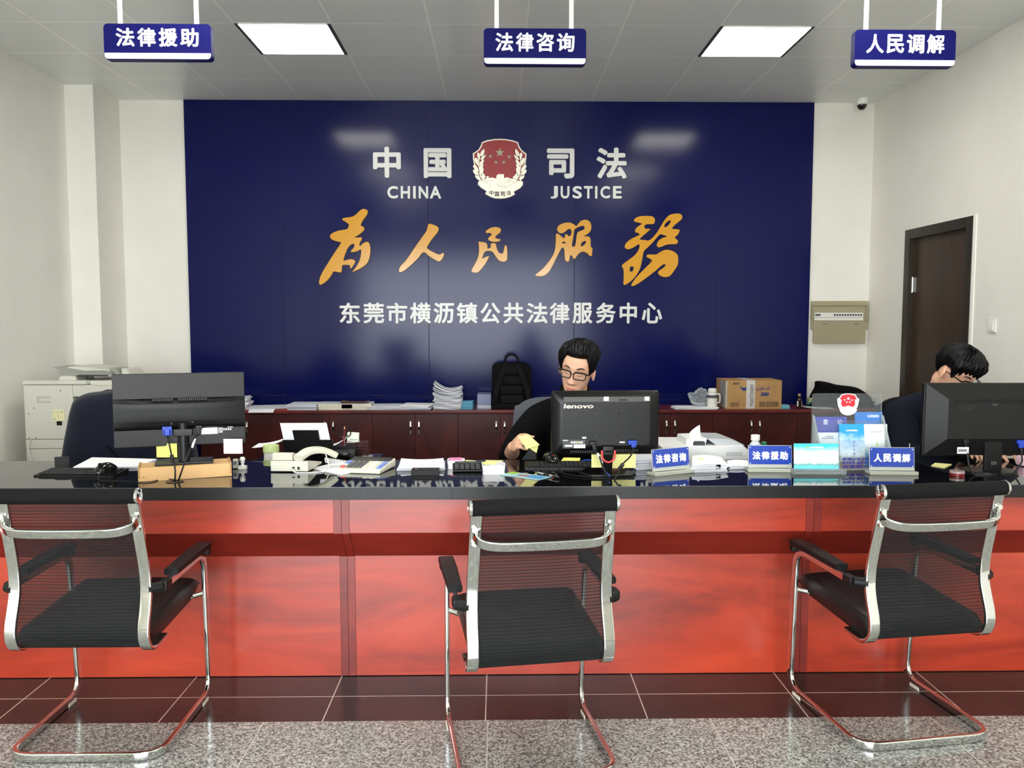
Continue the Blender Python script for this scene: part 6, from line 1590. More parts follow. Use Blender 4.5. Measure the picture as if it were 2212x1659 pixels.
def sky_print(name_, top, mid_, low, vs=30, ramp=(.2,.5,.85)):
    m, nt, b = new_mat(name_); N, L = nt.nodes, nt.links; b.inputs['Roughness'].default_value = .25
    tc = N.new('ShaderNodeTexCoord'); nz = N.new('ShaderNodeTexNoise'); nz.inputs['Scale'].default_value = vs; nz.inputs['Detail'].default_value = 3
    sp = N.new('ShaderNodeSeparateXYZ'); L.new(tc.outputs['Generated'], sp.inputs[0]); L.new(tc.outputs['Object'], nz.inputs['Vector'])
    ad = N.new('ShaderNodeMath'); ad.operation = 'MULTIPLY_ADD'; ad.inputs[1].default_value = .5; L.new(nz.outputs['Fac'], ad.inputs[0])
    sb = N.new('ShaderNodeMath'); sb.operation = 'SUBTRACT'; sb.inputs[1].default_value = .25; L.new(sp.outputs[2], sb.inputs[0]); L.new(sb.outputs[0], ad.inputs[2])
    rp = N.new('ShaderNodeValToRGB'); cr = rp.color_ramp
    cr.elements[0].position = ramp[0]; cr.elements[0].color = lin(low); cr.elements[1].position = ramp[2]; cr.elements[1].color = lin(top); cr.elements.new(ramp[1]).color = lin(mid_)
    L.new(ad.outputs[0], rp.inputs['Fac']); L.new(rp.outputs['Color'], b.inputs['Base Color']); return m
INK2 = mat('dark blue stand lettering', (32,44,150), .5)
leaflet(1760.5, 1833, 901, 985, .088, 6, mat('violet blue leaflet cover', (70,74,178), .3), 'violet-blue booklet in the upper left pocket of the leaflet stand', .006,
        (('cover_print','t',.28,.40,.80,.93,PRINT_WHITE,'图'),('cover_print','t',.70,.86,.80,.93,PRINT_WHITE,'公')))
leaflet(1848, 1910, 890.5, 975, .088, 6, sky_print('bright sky blue leaflet print', (40,130,210), (90,180,230), (235,244,250), 40, (.2,.5,.7)), 'sky-blue leaflet in the upper right pocket of the leaflet stand', .005,
        (('cover_print','t',.45,.88,.86,.93,PRINT_WHITE,'法律援助'),))
leaflet(1767, 1818, 935, 1012, .048, 8, mat('white leaflet cover', (232,234,238), .3), 'white leaflet in the lower left pocket of the leaflet stand', .005, (('cover_rule','b',.2,.75,.83,.85,PRINT_GREY,''),('cover_print','t',.35,.72,.87,.91,PRINT_GREY,'申请须知')))
o_c = leaflet(1816, 1873, 916.5, 1016, .030, 9, sky_print('cloud and flower leaflet print', (30,150,215), (240,246,248), (150,120,110), 34, (.12,.34,.82)), 'blue-sky leaflet with vertical lettering in the middle pocket of the leaflet stand', .006,
        tuple(('cover_print','t',.52,.62,.58-.085*i,.64-.085*i,mat('violet leaflet lettering', (110,110,170), .5) if i == 0 else bpy.data.materials['violet leaflet lettering'],ch) for i, ch in enumerate('宣传手册')) + (('cover_print','t',.26,.74,.84,.88,PRINT_WHITE,'公共法律服务'),))
leaflet(1869, 1922, 917, 1005, .040, 8, sky_print('white to pale blue leaflet print', (244,244,242), (240,242,240), (80,150,200), 12, (.2,.5,.8)), 'white and pale blue leaflet in the right pocket of the leaflet stand', .005,
        (('cover_print','t',.2,.8,.80,.83,PRINT_GREY,'法治宣传'),('cover_print','t',.5,.58,.35,.55,mat('yellow leaflet lettering', (214,206,90), .5),'民')))
for i, (s, pz0) in enumerate((('沥镇公共法律', .044), ('0769-8337', .028), ('治宣新动', .012))):
    Mx = Matrix.Translation((0,-.0085,0)) @ FACE_CAM
    text_part('stand_lettering', s, (lsx(1819,Y0), lsx(1879,Y0), pz0, pz0+.0125), .0004, Mx, INK2, ls, .03)
bm = B(); prism(bm, rect_loop(bw*.62, .062, .004, 3), 0, .002, Matrix.Translation((bcx-.0, -.0055, .033)) @ FACE_CAM); bmesh.ops.recalc_face_normals(bm, faces=bm.faces[:]); obj('front_panel', bm, AC, ls)

# ---- chrome rod with black head
yq = T(1963,1000).y+.05; rd = thing('rod_stand', 'thin chrome rod with a black T-shaped head behind the mediation sign', 'stand', (P(1964,980,yq).x, yq, topz(yq)))
hz = hgt(1964, 952, yq)-topz(yq)
bm = B(); lathe(bm, [(.028,0),(.028,.004),(.006,.007)], n=24); obj('foot', bm, BLACK_PL, rd)
bm = B(); cyl(bm, (0,0,.006), (0,0,hz), .0022, n=10); obj('rod', bm, CHROME, rd)
bm = B(); box(bm, (-.001,0,hz+.004), (.03,.016,.010), Matrix.Rotation(R(6),3,'Y'), .004); box(bm, (.002,0,hz-.006), (.012,.012,.012), None, .003); obj('head', bm, BLACK_PL, rd)
# ---- yellow note and red tape roll at the right
flat_paper([(2011,1007),(2040,1012),(2056,1004),(2020,1001)], 0, .003, PALE_YELLOW, 'sticky_note', 'pale yellow sticky note on the counter below the right monitor', 'sticky note')
q = T(2070, 1028); tp = thing('tape_roll', 'small red and clear roll of tape on the counter below the right monitor', 'tape', (q.x, q.y+.01, topz(q.y)))
bm = B(); lathe(bm, [(.028,0),(.029,.001),(.029,.009),(.028,.010),(.018,.010),(.018,.0)], n=30); obj('tape', bm, mat('dark red tape', (120,28,30), .2), tp)
bm = B(); lathe(bm, [(.0275,.0105),(.0285,.011),(.0285,.020),(.018,.020)], n=30); obj('clear_tape', bm, mat('clear tape film', (170,150,148), .15), tp)
# ---- right monitor
rY = T(2145, 1022).y+.03
rm_ = thing('monitor', 'black monitor with charcoal sides seen from behind at the right end of the counter', 'monitor', (P(2140,1000,rY).x, rY, topz(rY)), R(-1))
def rl(px, py): return P(px, py, rY-.015)-rm_.location
xl, xr = rl(2000,900).x, rl(2000,900).x+.525; z0, z1 = rl(2100,985).z, rl(2100,828).z
AB = mat('black bevelled monitor back', (24,24,23), .4, spec=.25, bump=.06, bscale=500); AB2 = mat('charcoal for lit bevel and clip', (58,58,56), .42)
bm = B(); bx(bm, xl, xr, .0, .022, z0, z1, .003); obj('screen_frame', bm, BLACK_PL, rm_)
bm = B(); bx(bm, xl+.01, xr-.01, .0222, .0232, z0+.012, z1-.012); obj('screen_glass', bm, BLACK_GLOSS, rm_)
o4 = [(xl+.008,z0+.004),(xr-.008,z0+.004),(xr-.008,z1-.003),(xl+.008,z1-.003)]; i4 = [(xl+.085,z0+.075),(xr-.085,z0+.075),(xr-.085,z1-.065),(xl+.085,z1-.065)]
bm = B(); A_ = [bm.verts.new((x,-.001,z)) for x,z in o4]; C_ = [bm.verts.new((x,-.036,z)) for x,z in i4]
for i in range(4):
    f_ = bm.faces.new((A_[i], A_[(i+1)%4], C_[(i+1)%4], C_[i])); f_.material_index = 1 if i == 3 else 0  # left facet lighter than the rest: light on it put into the colour
bm.faces.new(C_); bm.faces.new(list(reversed(A_))); bmesh.ops.recalc_face_normals(bm, faces=bm.faces[:]); obj('back_shell', bm, [AB, AB2], rm_, ang=12)
for k in range(40):
    bm = B(); x = xl+.11+k*.0078; 
    if x > xr-.1: break
    box(bm, (x, -.0375+.0, z1-.074), (.003,.002,.016), Matrix.Rotation(R(-25),3,'Y')); obj('vent_slot', bm, BLACK_GLOSS, rm_)
a, c = rl(2062, 886), rl(2104, 873); text_part('maker_lettering', 'acer', (a.x, c.x, a.z, c.z), .0006, Matrix.Translation((0,-.0362,0)) @ FACE_CAM, BLACK_GLOSS, rm_, .04)
q = rl(2144, 873); bm = B(); lathe(bm, [(.013,0),(.013,.0008)], (q.x,-.0362,q.z), 20, rot=Matrix.Rotation(R(90),3,'X') @ Matrix.Diagonal((1,.4,1))); obj('oval_mark', bm, DARK_GREY, rm_)
cx_ = rl(2143,1000).x
bm = B(); sweep(bm, [(cx_+.004,-.01,.008),(cx_,-.016,.07),(cx_-.004,-.022,z0+.085)], rect_loop(.075,.018,.006,3), up=(0,1,0)); obj('stand_neck', bm, AB, rm_)
bm = B(); bx(bm, cx_-.012, cx_+.012, -.0285, -.0240, .035, .05); obj('neck_clip', bm, AB2, rm_)
bm = B(); lp = [(cx_+.115*math.cos(2*math.pi*i/28), .01+.085*math.sin(2*math.pi*i/28)) for i in range(28)]; prism(bm, lp, 0, .008); obj('stand_base', bm, BLACK_PL, rm_)
q = rl(2199, 953); bm = B(); box(bm, (q.x,-.03,q.z), (.036,.024,.016), None, .003); box(bm, (q.x,-.036,q.z-.014), (.022,.014,.022), None, .003); obj('video_plug', bm, BLUE_PLUG, rm_)
cable('video_cable', [(q.x,-.036,q.z-.022), (q.x,-.045,q.z-.06), (q.x-.01,-.06,.05), (q.x-.05,-.07,.006), (q.x-.11,-.085,.004)], .0034, RUBBER, rm_)
q = rl(2082, 952); bm = B(); box(bm, (q.x,-.03,q.z), (.022,.02,.02), None, .003); obj('power_plug', bm, BLACK_PL, rm_)
cable('power_cable', [(q.x,-.03,q.z-.008), (q.x+.004,-.04,q.z-.05), (q.x+.008,-.055,.03), (q.x+.012,-.09,.005), (q.x+.06,-.10,.004)], .0036, RUBBER, rm_)
a, c = rl(2061, 978), rl(2086, 964); bm = B(); bx(bm, a.x, c.x, -.042, -.0414, a.z, c.z); obj('paper_tag', bm, PRINT_WHITE, rm_)
a, c = rl(2063, 974), rl(2084, 968); bm = B(); bx(bm, a.x, c.x-.004, -.0424, -.0421, a.z, c.z); obj('tag_print', bm, PRINT_GREY, rm_)
q = T(2209, 1008); bm = B(); box(bm, (0,0,.022), (.05,.06,.044), None, .012); o = obj('note_pad', bm, mat('pale pink block', (236,196,206), .6), None); o.location = (q.x+.018, q.y+.02, topz(q.y)); tag(o, 'pale pink block at the far right end of the counter beside the right keyboard', 'note pad')
# ================================================================= photocopier in the left corner
CPY = 5.70
COPB = mat('warm grey copier plastic', (206,204,192), .45)
x0, x1 = P(53,900,CPY).x, P(53,900,CPY).x+.86
cz_ = hgt(60, 824, CPY)
cp = thing('photocopier', 'large cream photocopier with open document feeder against the left wall', 'photocopier', ((x0+x1)/2, CPY, 0))
hw = (x1-x0)/2; cd = .62
def kx(px): return P(px, 900, CPY).x-(x0+x1)/2
def kz(py): return hgt(100, py, CPY)
z1_, z2_, z3_ = kz(949), kz(969), kz(831)
bm = B(); bx(bm, -hw, kx(159), 0, cd, .06, z2_-.002, .006); obj('lower_cabinet', bm, COPB, cp)
bm = B(); bx(bm, kx(159)+.001, hw, .02, cd, .06, kz(905), .006); obj('paper_drawers', bm, COPB, cp)
bm = B(); bx(bm, -hw, kx(159), 0, cd, z2_, z1_-.002, .004); obj('middle_panel', bm, COPB, cp)
bm = B(); bx(bm, -hw, kx(159), 0, cd, z1_, z3_-.002, .006); obj('side_panel', bm, COPB, cp)
bm = B(); prism(bm, [(kx(159)+.001,z3_-.003),(kx(159)+.001,kz(857)),(kx(192),kz(856)),(kx(215),kz(847)),(kx(232),kz(842)),(hw,kz(838)),(hw,kz(831)),(kx(215),kz(834)),(kx(200),z3_-.003)], -cd, -.004, FACE_CAM); bmesh.ops.recalc_face_normals(bm, faces=bm.faces[:]); obj('scanner_arm', bm, COPB, cp)
bm = B(); bx(bm, kx(159)+.001, hw-.01, .05, cd, kz(905)+.001, kz(857)-.001); obj('output_recess', bm, BLACK_MATT, cp)
bm = B(); bx(bm, -hw-.002, kx(189), -.004, cd, z3_, kz(822), .006); bx(bm, kx(189), hw, .05, cd, kz(834), kz(823), .006); obj('scanner_lid', bm, COPB, cp)
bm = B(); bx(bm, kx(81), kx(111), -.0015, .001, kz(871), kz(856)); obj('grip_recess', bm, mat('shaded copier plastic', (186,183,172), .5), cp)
bm = B(); bx(bm, kx(88), kx(111), -.0025, -.0012, kz(866), kz(861)); obj('grip_bar', bm, COPB, cp)
bm = B(); bx(bm, kx(122), kx(133.5), -.0015, .001, kz(919), kz(910)); obj('dark_socket', bm, BLACK_PL, cp)
bm = B(); 
for a_, c_, d_, e_ in ((99,107,913.5,912.5),(99,107,919.5,918.5)): bx(bm, kx(a_), kx(c_), -.001, .001, kz(d_), kz(e_))
obj('socket_cover', bm, mat('pale grey line', (170,168,158), .5), cp)
for px, py in ((133,844),(62.5,894.5),(74,881.5),(61,946),(76,946)):
    bm = B(); cyl(bm, (kx(px),-.002,kz(py)), (kx(px),.002,kz(py)), .004, n=10); obj('panel_screw', bm, mat('dark screw', (70,68,62), .5) if px == 133 else bpy.data.materials['dark screw'], cp)
bm = B(); bx(bm, -hw+.02, hw-.02, .02, cd-.02, 0, .06); obj('plinth', bm, DARK_GREY, cp)
# feeder
GREYF = mat('grey feeder plastic', (150,150,140), .5)
bm = B(); prism(bm, [(kx(122),kz(822)),(kx(124),kz(816)),(kx(128),kz(813)),(kx(158),kz(813.5)),(kx(161),kz(822))], -.3, -.05, FACE_CAM); bmesh.ops.recalc_face_normals(bm, faces=bm.faces[:]); obj('feeder_foot', bm, COPB, cp)
bm = B(); prism(bm, [(kx(126),kz(815)),(kx(121),kz(800)),(kx(107),kz(794)),(kx(140),kz(795)),(kx(175),kz(802)),(kx(232),kz(802)),(kx(234),kz(812)),(kx(165),kz(812))], -.34, -.06, FACE_CAM); bmesh.ops.recalc_face_normals(bm, faces=bm.faces[:]); obj('document_feeder', bm, GREYF, cp)
bm = B(); prism(bm, [(kx(143),kz(793)),(kx(180),kz(794)),(kx(218),kz(799)),(kx(232),kz(803)),(kx(218),kz(801.5)),(kx(178),kz(802)),(kx(143),kz(795.5))], -.40, -.05, FACE_CAM); bmesh.ops.recalc_face_normals(bm, faces=bm.faces[:]); obj('feeder_tray', bm, COPB, cp)
bm = B(); bx(bm, kx(164), kx(228), .045, .06, kz(814), kz(811)); bx(bm, kx(180), kx(184), .045, .06, kz(818), kz(814)); obj('feeder_rail', bm, DARK_GREY, cp)
bm = B(); prism(bm, [(kx(226),kz(797)),(kx(240),kz(798)),(kx(250),kz(814)),(kx(246),kz(816)),(kx(225),kz(801))], -.30, -.10, FACE_CAM); bmesh.ops.recalc_face_normals(bm, faces=bm.faces[:]); obj('feeder_side', bm, GREYF, cp)
bm = B(); prism(bm, [(kx(249),kz(798)),(kx(258),kz(800)),(kx(265),kz(806)),(kx(268),kz(816)),(kx(256),kz(820)),(kx(250),kz(818))], -.34, -.12, FACE_CAM); bmesh.ops.recalc_face_normals(bm, faces=bm.faces[:]); obj('feeder_end_cap', bm, COPB, cp)
cable('power_cord', [(kx(65),-.008,kz(950)), (kx(62),-.016,kz(960)), (kx(61.5),-.016,kz(975)), (kx(64),-.014,kz(988)), (kx(68),-.012,.35), (kx(66),-.012,.02)], .006, COPB, cp)
a, c = P(114.5, 909.5, CPY), P(139.5, 885, CPY)
sn = tag(thing('sticky_note', 'pale yellow handwritten sticky note on the side of the photocopier', 'sticky note', ((a.x+c.x)/2, CPY-.0035, a.z)))
nw, nh = c.x-a.x, c.z-a.z
bm = B(); prism(bm, rect_loop(nw, nh, .006, 3), 0, .0008, Matrix.Translation((0,0,nh/2)) @ FACE_CAM); obj('note_paper', bm, mat('cream sticky paper', (228,222,172), .8), sn)
text_part('handwriting', '△ 3 > 业', (-nw*.44, nw*.40, nh*.74, nh*.90), .0003, Matrix.Translation((0,-.0009,0)) @ FACE_CAM, PRINT_GREY, sn, 0)
text_part('handwriting', '↓', (-.004, .004, nh*.34, nh*.62), .0003, Matrix.Translation((0,-.0009,0)) @ FACE_CAM, PRINT_GREY, sn, 0)
text_part('handwriting', '用', (-nw*.42, -nw*.25, nh*.08, nh*.26), .0003, Matrix.Translation((0,-.0009,0)) @ FACE_CAM, PRINT_GREY, sn, 0)

# ================================================================= office chairs of the staff
def office_chair(loc, rz, bw, top, mt, label):
    t = thing('office_chair', label, 'chair', (loc[0], loc[1], 0), rz, 'office chairs behind the counter')
    bm = B(); solid_sheet(bm, 14, 18, lambda u,v: (lambda hw_, z: Vector(((u-.5)*2*hw_, .235+.03*(1-(2*u-1)**2)+.06*v*v, z)))(bw/2*(1-.16*v)*(1-(max(0,v-.86)/.14)**2.4*.22), .56+(top-.56)*v-(.02*(2*u-1)**4 if v > .9 else 0)), lambda u,v: Vector((0,-.02-.035*math.sin(math.pi*min(max(u,.03),.97))**.4*math.sin(math.pi*min(max(v,.03),.97))**.4,0))); obj('backrest', bm, mt, t, ang=60)
    bm = B(); box(bm, (0,0,.475), (bw*.98,.48,.085), None, .035, 4); obj('seat', bm, mt, t)
    bm = B(); sweep(bm, catmull([(0,.10,.43),(0,.24,.42),(0,.285,.50),(0,.28,.62)],4), rect_loop(.07,.012,.004,2), up=(0,1,0)); obj('back_support', bm, BLACK_PL, t)
    for s in (-1,1):
        bm = B(); sweep(bm, catmull([(s*bw*.44,-.05,.45),(s*bw*.53,-.05,.50),(s*bw*.545,-.03,.64)],4), rect_loop(.05,.014,.004,2), up=(0,1,0)); box(bm, (s*bw*.545,-.02,.655), (.06,.24,.025), None, .01); obj('armrest', bm, BLACK_PL, t)
    bm = B(); cyl(bm, (0,0,.10), (0,0,.30), .028); cyl(bm, (0,0,.29), (0,0,.43), .018); obj('gas_column', bm, BLACK_PL, t)
    for k in range(5):
        a = R(90+72*k); d = Vector((math.cos(a), math.sin(a), 0))
        bm = B(); sweep(bm, [d*.02+Vector((0,0,.105)), d*.30+Vector((0,0,.075))], rect_loop(.045,.026,.006,2), scales=[(1,1),(.6,.7)]); lg = obj('base_arm', bm, BLACK_PL, t)
        bm = B(); q = d*.295+Vector((0,0,.028)); n_ = d.cross(Vector((0,0,1))); cyl(bm, q-n_*.022, q+n_*.022, .028, n=18); obj('caster', bm, RUBBER, lg)
    return t
CH_GREY = mat('mid grey chair fabric', (84,88,94), .85, spec=.2, bump=.2, bscale=350)
CH_BLK = mat('black chair fabric', (14,14,15), .8, spec=.15, bump=.2, bscale=350)
lx = P(265, 900, 4.28).x
office_chair((lx, 4.08), R(4), .52, 1.02, CH_BLK, 'black office chair under the navy jacket behind the left monitor')
gx = P(1200, 900, 4.6).x
office_chair((gx, 4.36), R(-3), .56, hgt(1200, 858, 4.65), CH_GREY, 'grey fabric office chair behind the person with the yellow notes')
rx_ = P(2035, 900, 4.4).x
office_chair((rx_, 4.28), R(4), .66, hgt(2000, 857, 4.55), CH_BLK, 'wide black office chair behind the person at the right monitor')

# navy jacket over the left chair
JACK = mat('navy jacket cloth', (15,19,33), .85, spec=.15, bump=.25, bscale=260, sheen=.1)
jY = 4.33
jt = thing('jacket', 'dark navy jacket draped over the back of the left office chair', 'jacket', (lx, jY+.03, 0), R(4))
prof = [(.52,.335,.150),(.60,.340,.160),(.70,.336,.162),(.80,.322,.160),(.90,.300,.156),(.97,.283,.150),(1.02,.262,.136),(1.055,.20,.10),(1.068,.08,.05)]
prof2 = catmull([Vector(p) for p in prof], 4)
bm = B(); n = 56; rings = []
for q in prof2:
    z, hx, hy = q; rg = []
    for i in range(n):
        a = 2*math.pi*i/n; ca, sa = math.cos(a), math.sin(a)
        x = hx*math.copysign(abs(ca)**.75, ca); y = hy*math.copysign(abs(sa)**.8, sa)
        fold = .012*(1.06-z)/.5*math.sin(5*a+3*z)+.012*noise.noise(Vector((x*5, y*5, z*4)))
        rg.append(bm.verts.new((x*(1+fold), y*(1+fold*1.5), z+.008*noise.noise(Vector((x*7,y*7,2))))))
    rings.append(rg)
for A_, C_ in zip(rings, rings[1:]):
    for i in range(n): bm.faces.new((A_[i], A_[(i+1)%n], C_[(i+1)%n], C_[i]))
bm.faces.new(rings[-1]); obj('jacket_body', bm, JACK, jt, ang=80)
bm = B(); sweep(bm, catmull([(-.05,-.172,.80),(.01,-.178,.72),(.05,-.178,.60),(.06,-.176,.53)],6), rect_loop(.008,.004), up=(0,1,0)); obj('front_seam', bm, mat('dark jacket seam', (9,11,20), .8, spec=.1), jt)

# ================================================================= people
SKIN = mat('warm skin', (216,168,140), .5, spec=.35, vary=.02, vscale=20)
LIP = mat('lip colour', (186,104,92), .45)
HAIRM = mat('black hair', (7,6,6), .45, spec=.22, bump=.9, bscale=110, stretch=(1,.3,.3))
BROWM = mat('dark eyebrow hair', (66,50,42), .8)
FRAME = mat('dark brown glasses frame', (18,12,11), .35, spec=.3)
GLASSM = clear_mat('clear glasses lens', (253,253,253), amount=0)
SWEAT = mat('black sweater', (9,9,10), .9, spec=.1, bump=.3, bscale=300)
NAVYC = mat('dark navy jacket', (14,18,30), .85, spec=.15, bump=.3, bscale=300)
TROU = mat('dark trousers', (20,21,26), .85)
SHOE = mat('black shoe leather', (12,12,12), .4)
HT = [(-.121,.010,.066,.0),(-.113,.028,.083,.018),(-.098,.041,.088,.042),(-.075,.053,.088,.060),(-.05,.061,.088,.075),(-.02,.067,.089,.088),(0,.070,.090,.096),(.03,.073,.092,.099),(.06,.072,.088,.094),(.085,.063,.075,.080),(.105,.043,.050,.052),(.116,.010,.012,.012)]
def htab(z):
    if z <= HT[0][0]: return HT[0][1:]
    for a, c in zip(HT, HT[1:]):
        if z <= c[0]:
            k = (z-a[0])/(c[0]-a[0]); k = k*k*(3-2*k)*.4+k*.6
            return tuple(a[i]+(c[i]-a[i])*k for i in (1,2,3))
    return HT[-1][1:]
def gs(x, s): return math.exp(-.5*(x/s)**2)
def face_disp(x, z):
    d = 0
    if -.052 < z < .035:
        t_ = (z+.035)/.06
        amp = .024*max(0, 1-max(0,t_))**.8 if z > -.035 else .024*gs(z+.035,.008)
        amp = min(amp, .024)
        d += amp*gs(x, .0075+.006*(1-min(1,max(0,t_))))+.002*gs(x,.008)
        d += .007*gs(abs(x)-.013,.005)*gs(z+.037,.007)
    for s in (-1,1):
        d += -.012*gs(x-s*.032,.017)*gs(z-.010,.012)+.0075*gs(x-s*.032,.012)*gs(z-.007,.007)
        d += .003*gs(x-s*.045,.015)*gs(z+.02,.016)
    d += .0035*gs(z-.033,.008)*gs(abs(x)-.028,.022)
    d += .0055*gs(x,.018)*gs(z+.066,.0045)+.0065*gs(x,.015)*gs(z+.0775,.0050)-.004*gs(x,.022)*gs(z+.0715,.0018)
    d += -.003*gs(x,.02)*gs(z+.088,.005)+.005*gs(x,.017)*gs(z+.105,.010)
    return d
def head_point(az, z, off=0.0):
    """az 0 = face (-Y), positive towards +X"""
    wx_, fy, byy = htab(z); c, s = math.cos(az), math.sin(az)
    p = 2.25
    x = wx_*math.copysign(abs(s)**(2/p), s); yy = (fy if c > 0 else byy)
    y = -yy*math.copysign(abs(c)**(2/p), c)
    if c > 0: y -= face_disp(x, z)*min(1, c*1.6)
    if off:
        L_ = math.sqrt(x*x+y*y+max(0,z-.02)**2*1.2)+1e-6
        x += off*x/L_; y += off*y/L_; z += off*max(0,z-.02)/L_*1.3
    return Vector((x, y, z))
def surf(x, z):
    lo, hi = 0, R(88)
    for _ in range(30):
        m_ = (lo+hi)/2
        if head_point(m_, z).x < abs(x): lo = m_
        else: hi = m_
    return head_point(lo, z).y
def head_bm(bm, M, na=72, nz=84):
    rings = []
    for j in range(nz+1):
        z = -.121+.237*j/nz; rings.append([bm.verts.new(M @ head_point(2*math.pi*i/na, z)) for i in range(na)])
    for A_, C_ in zip(rings, rings[1:]):
        for i in range(na): bm.faces.new((A_[i], A_[(i+1)%na], C_[(i+1)%na], C_[i]))
    bm.faces.new(list(reversed(rings[0]))); bm.faces.new(rings[-1])
    for s in (-1,1):       # ears
        t_ = bmesh.new(); bmesh.ops.create_uvsphere(t_, u_segments=24, v_segments=16, radius=1)
        E = M @ Matrix.Translation((s*.075, .010, -.008)) @ Matrix.Rotation(R(s*22),4,'Z') @ Matrix.Rotation(R(-12),4,'X')
        for v in t_.verts:
            x, y, z = v.co; r2 = y*y+(z*.9)**2
            k = .8 if z < -.3 else 1
            v.co = Vector((s*(.0085*x*s+.005*(r2-.45)*(1 if x*s > 0 else .4)+.004), .018*y*k, .033*z))
        merge(bm, t_, E)
def limb(bm, pts, rad, n=16):
    """tapered limb along joints; radii may be (rx, ry)"""
    P_ = catmull(pts, 5); rr_ = [ (r if isinstance(r, tuple) else (r, r)) for r in rad ]
    R_ = catmull([Vector((a, c, 0)) for a, c in rr_], 5)
    sweep(bm, P_, circ_loop(1, n), scales=[(q.x, q.y) for q in R_], up=(0,1,0))
    for q, r in ((P_[0], R_[0]), (P_[-1], R_[-1])):
        t_ = bmesh.new(); bmesh.ops.create_uvsphere(t_, u_segments=14, v_segments=10, radius=(r.x+r.y)/2*.98); merge(bm, t_, Matrix.Translation(q))
def torso(bm, secs):
    P_ = catmull([s[0] for s in secs], 5); R_ = catmull([Vector((s[1], s[2], 0)) for s in secs], 5)
    sweep(bm, P_, rect_loop(2, 2, .92, 6), scales=[(q.x, q.y) for q in R_], up=(0,1,0))
def fuse(name, bm, mt, parent, voxel, smooth=6, fac=.5, origin=None):
    me = bpy.data.meshes.new(name); bmesh.ops.recalc_face_normals(bm, faces=bm.faces[:]); bm.to_mesh(me); bm.free()
    o = bpy.data.objects.new(name, me); COL.objects.link(o)
    r = o.modifiers.new('fuse', 'REMESH'); r.mode = 'VOXEL'; r.voxel_size = voxel; r.use_smooth_shade = True
    s = o.modifiers.new('soften', 'SMOOTH'); s.factor = fac; s.iterations = smooth
    m2 = eval_to_mesh(o, name); bpy.data.objects.remove(o); bpy.data.meshes.remove(me)
    for p in m2.polygons: p.use_smooth = True
    if origin is not None: m2.transform(Matrix.Translation(-Vector(origin)))
    return link_mesh(name, m2, mt, parent)
def hand(bm, wrist, fwd, side, palm_n, curl, k=1.0, spread=.3, thumb=None):
    """wrist point; fwd = towards the knuckles; side = towards the thumb; palm_n = out of the palm"""
    f, s, n_ = Vector(fwd).normalized(), Vector(side).normalized(), Vector(palm_n).normalized()
    pts = [wrist-f*.01, wrist+f*.03*k, wrist+f*.06*k, wrist+f*.085*k]
    M = Matrix((s, n_, f)).transposed()
    P_ = catmull(pts, 4); sc = catmull([Vector((.026,.017,0)),Vector((.034,.016,0)),Vector((.041,.015,0)),Vector((.039,.012,0))],4)
    rings = [[bm.verts.new(q + s*(x*r.x*k) + n_*(y*r.y*k)) for x, y in rect_loop(2,2,.8,4)] for q, r in zip(P_, sc)]
    for A_, C_ in zip(rings, rings[1:]):
        m_ = len(A_)
        for i in range(m_): bm.faces.new((A_[i], A_[(i+1)%m_], C_[(i+1)%m_], C_[i]))
    bm.faces.new(list(reversed(rings[0]))); bm.faces.new(rings[-1])
    for i, (off, L_, cu) in enumerate(((.029,.072,curl[0]),(.0095,.080,curl[1]),(-.010,.074,curl[2]),(-.028,.058,curl[3]))):
        base = wrist+f*.082*k+s*off*k; d = (f+s*spread*off*6).normalized(); p = [base-d*.012]; q = base
        p.append(q)
        for seg, a in ((.44,cu*.55),(.32,cu*.95),(.24,cu*.7)):
            ax = d.cross(n_).normalized(); d = (Matrix.Rotation(a, 3, ax) @ d).normalized() if True else d
            q = q+d*L_*seg*k; p.append(q)
        limb(bm, p, [.0092*k,.0090*k,.0084*k,.0076*k,.0062*k], 10)
    th = thumb or [wrist+f*.02*k+s*.024*k, wrist+f*.045*k+s*.046*k+n_*.012*k, wrist+f*.07*k+s*.050*k+n_*.030*k, wrist+f*.09*k+s*.044*k+n_*.046*k]
    limb(bm, th, [.0125*k,.0110*k,.0098*k,.0075*k], 10)

def hair(parent, M, line, thick, seed, name='hair', quiff=0.0, fringe=0.0):
    bm = B(); na, nz = 96, 40; outer, inner = [], []
    for i in range(na):
        az = 2*math.pi*i/na; a = abs((math.degrees(az)+180)%360-180)
        zl = line(a, az); zl += fringe*(.5+.5*math.sin(az*23+seed))*(.4+.6*abs(math.sin(az*9+seed*2)))*(-1 if a < 60 else 0)
        co, ci = [], []
        for j in range(nz+1):
            v = j/nz; z = zl+(.1155-zl)*v
            t_ = thick(a, v, az)*min(1, (v/.10)**.6 if v > 0 else 0)
            t_ += (.0035*math.sin(az*31+6*v+seed)+.003*noise.noise(Vector((az*6, v*5, seed))))*min(1, v*5)
            q = head_point(az, z, max(.0015, t_)); q.z += quiff*gs(a-20, 45)*gs(v-.72,.35)*1.0
            co.append(bm.verts.new(M @ q)); ci.append(bm.verts.new(M @ head_point(az, z-.0005, -.003)))
        outer.append(co); inner.append(ci)
    for i in range(na):
        k = (i+1)%na
        for j in range(nz):
            bm.faces.new((outer[i][j], outer[k][j], outer[k][j+1], outer[i][j+1])); bm.faces.new((inner[i][j+1], inner[k][j+1], inner[k][j], inner[i][j]))
        bm.faces.new((inner[i][0], inner[k][0], outer[k][0], outer[i][0]))
    bm.faces.new([outer[i][nz] for i in range(na)])
    bmesh.ops.recalc_face_normals(bm, faces=bm.faces[:])
    return obj(name, bm, HAIRM, parent, ang=75)
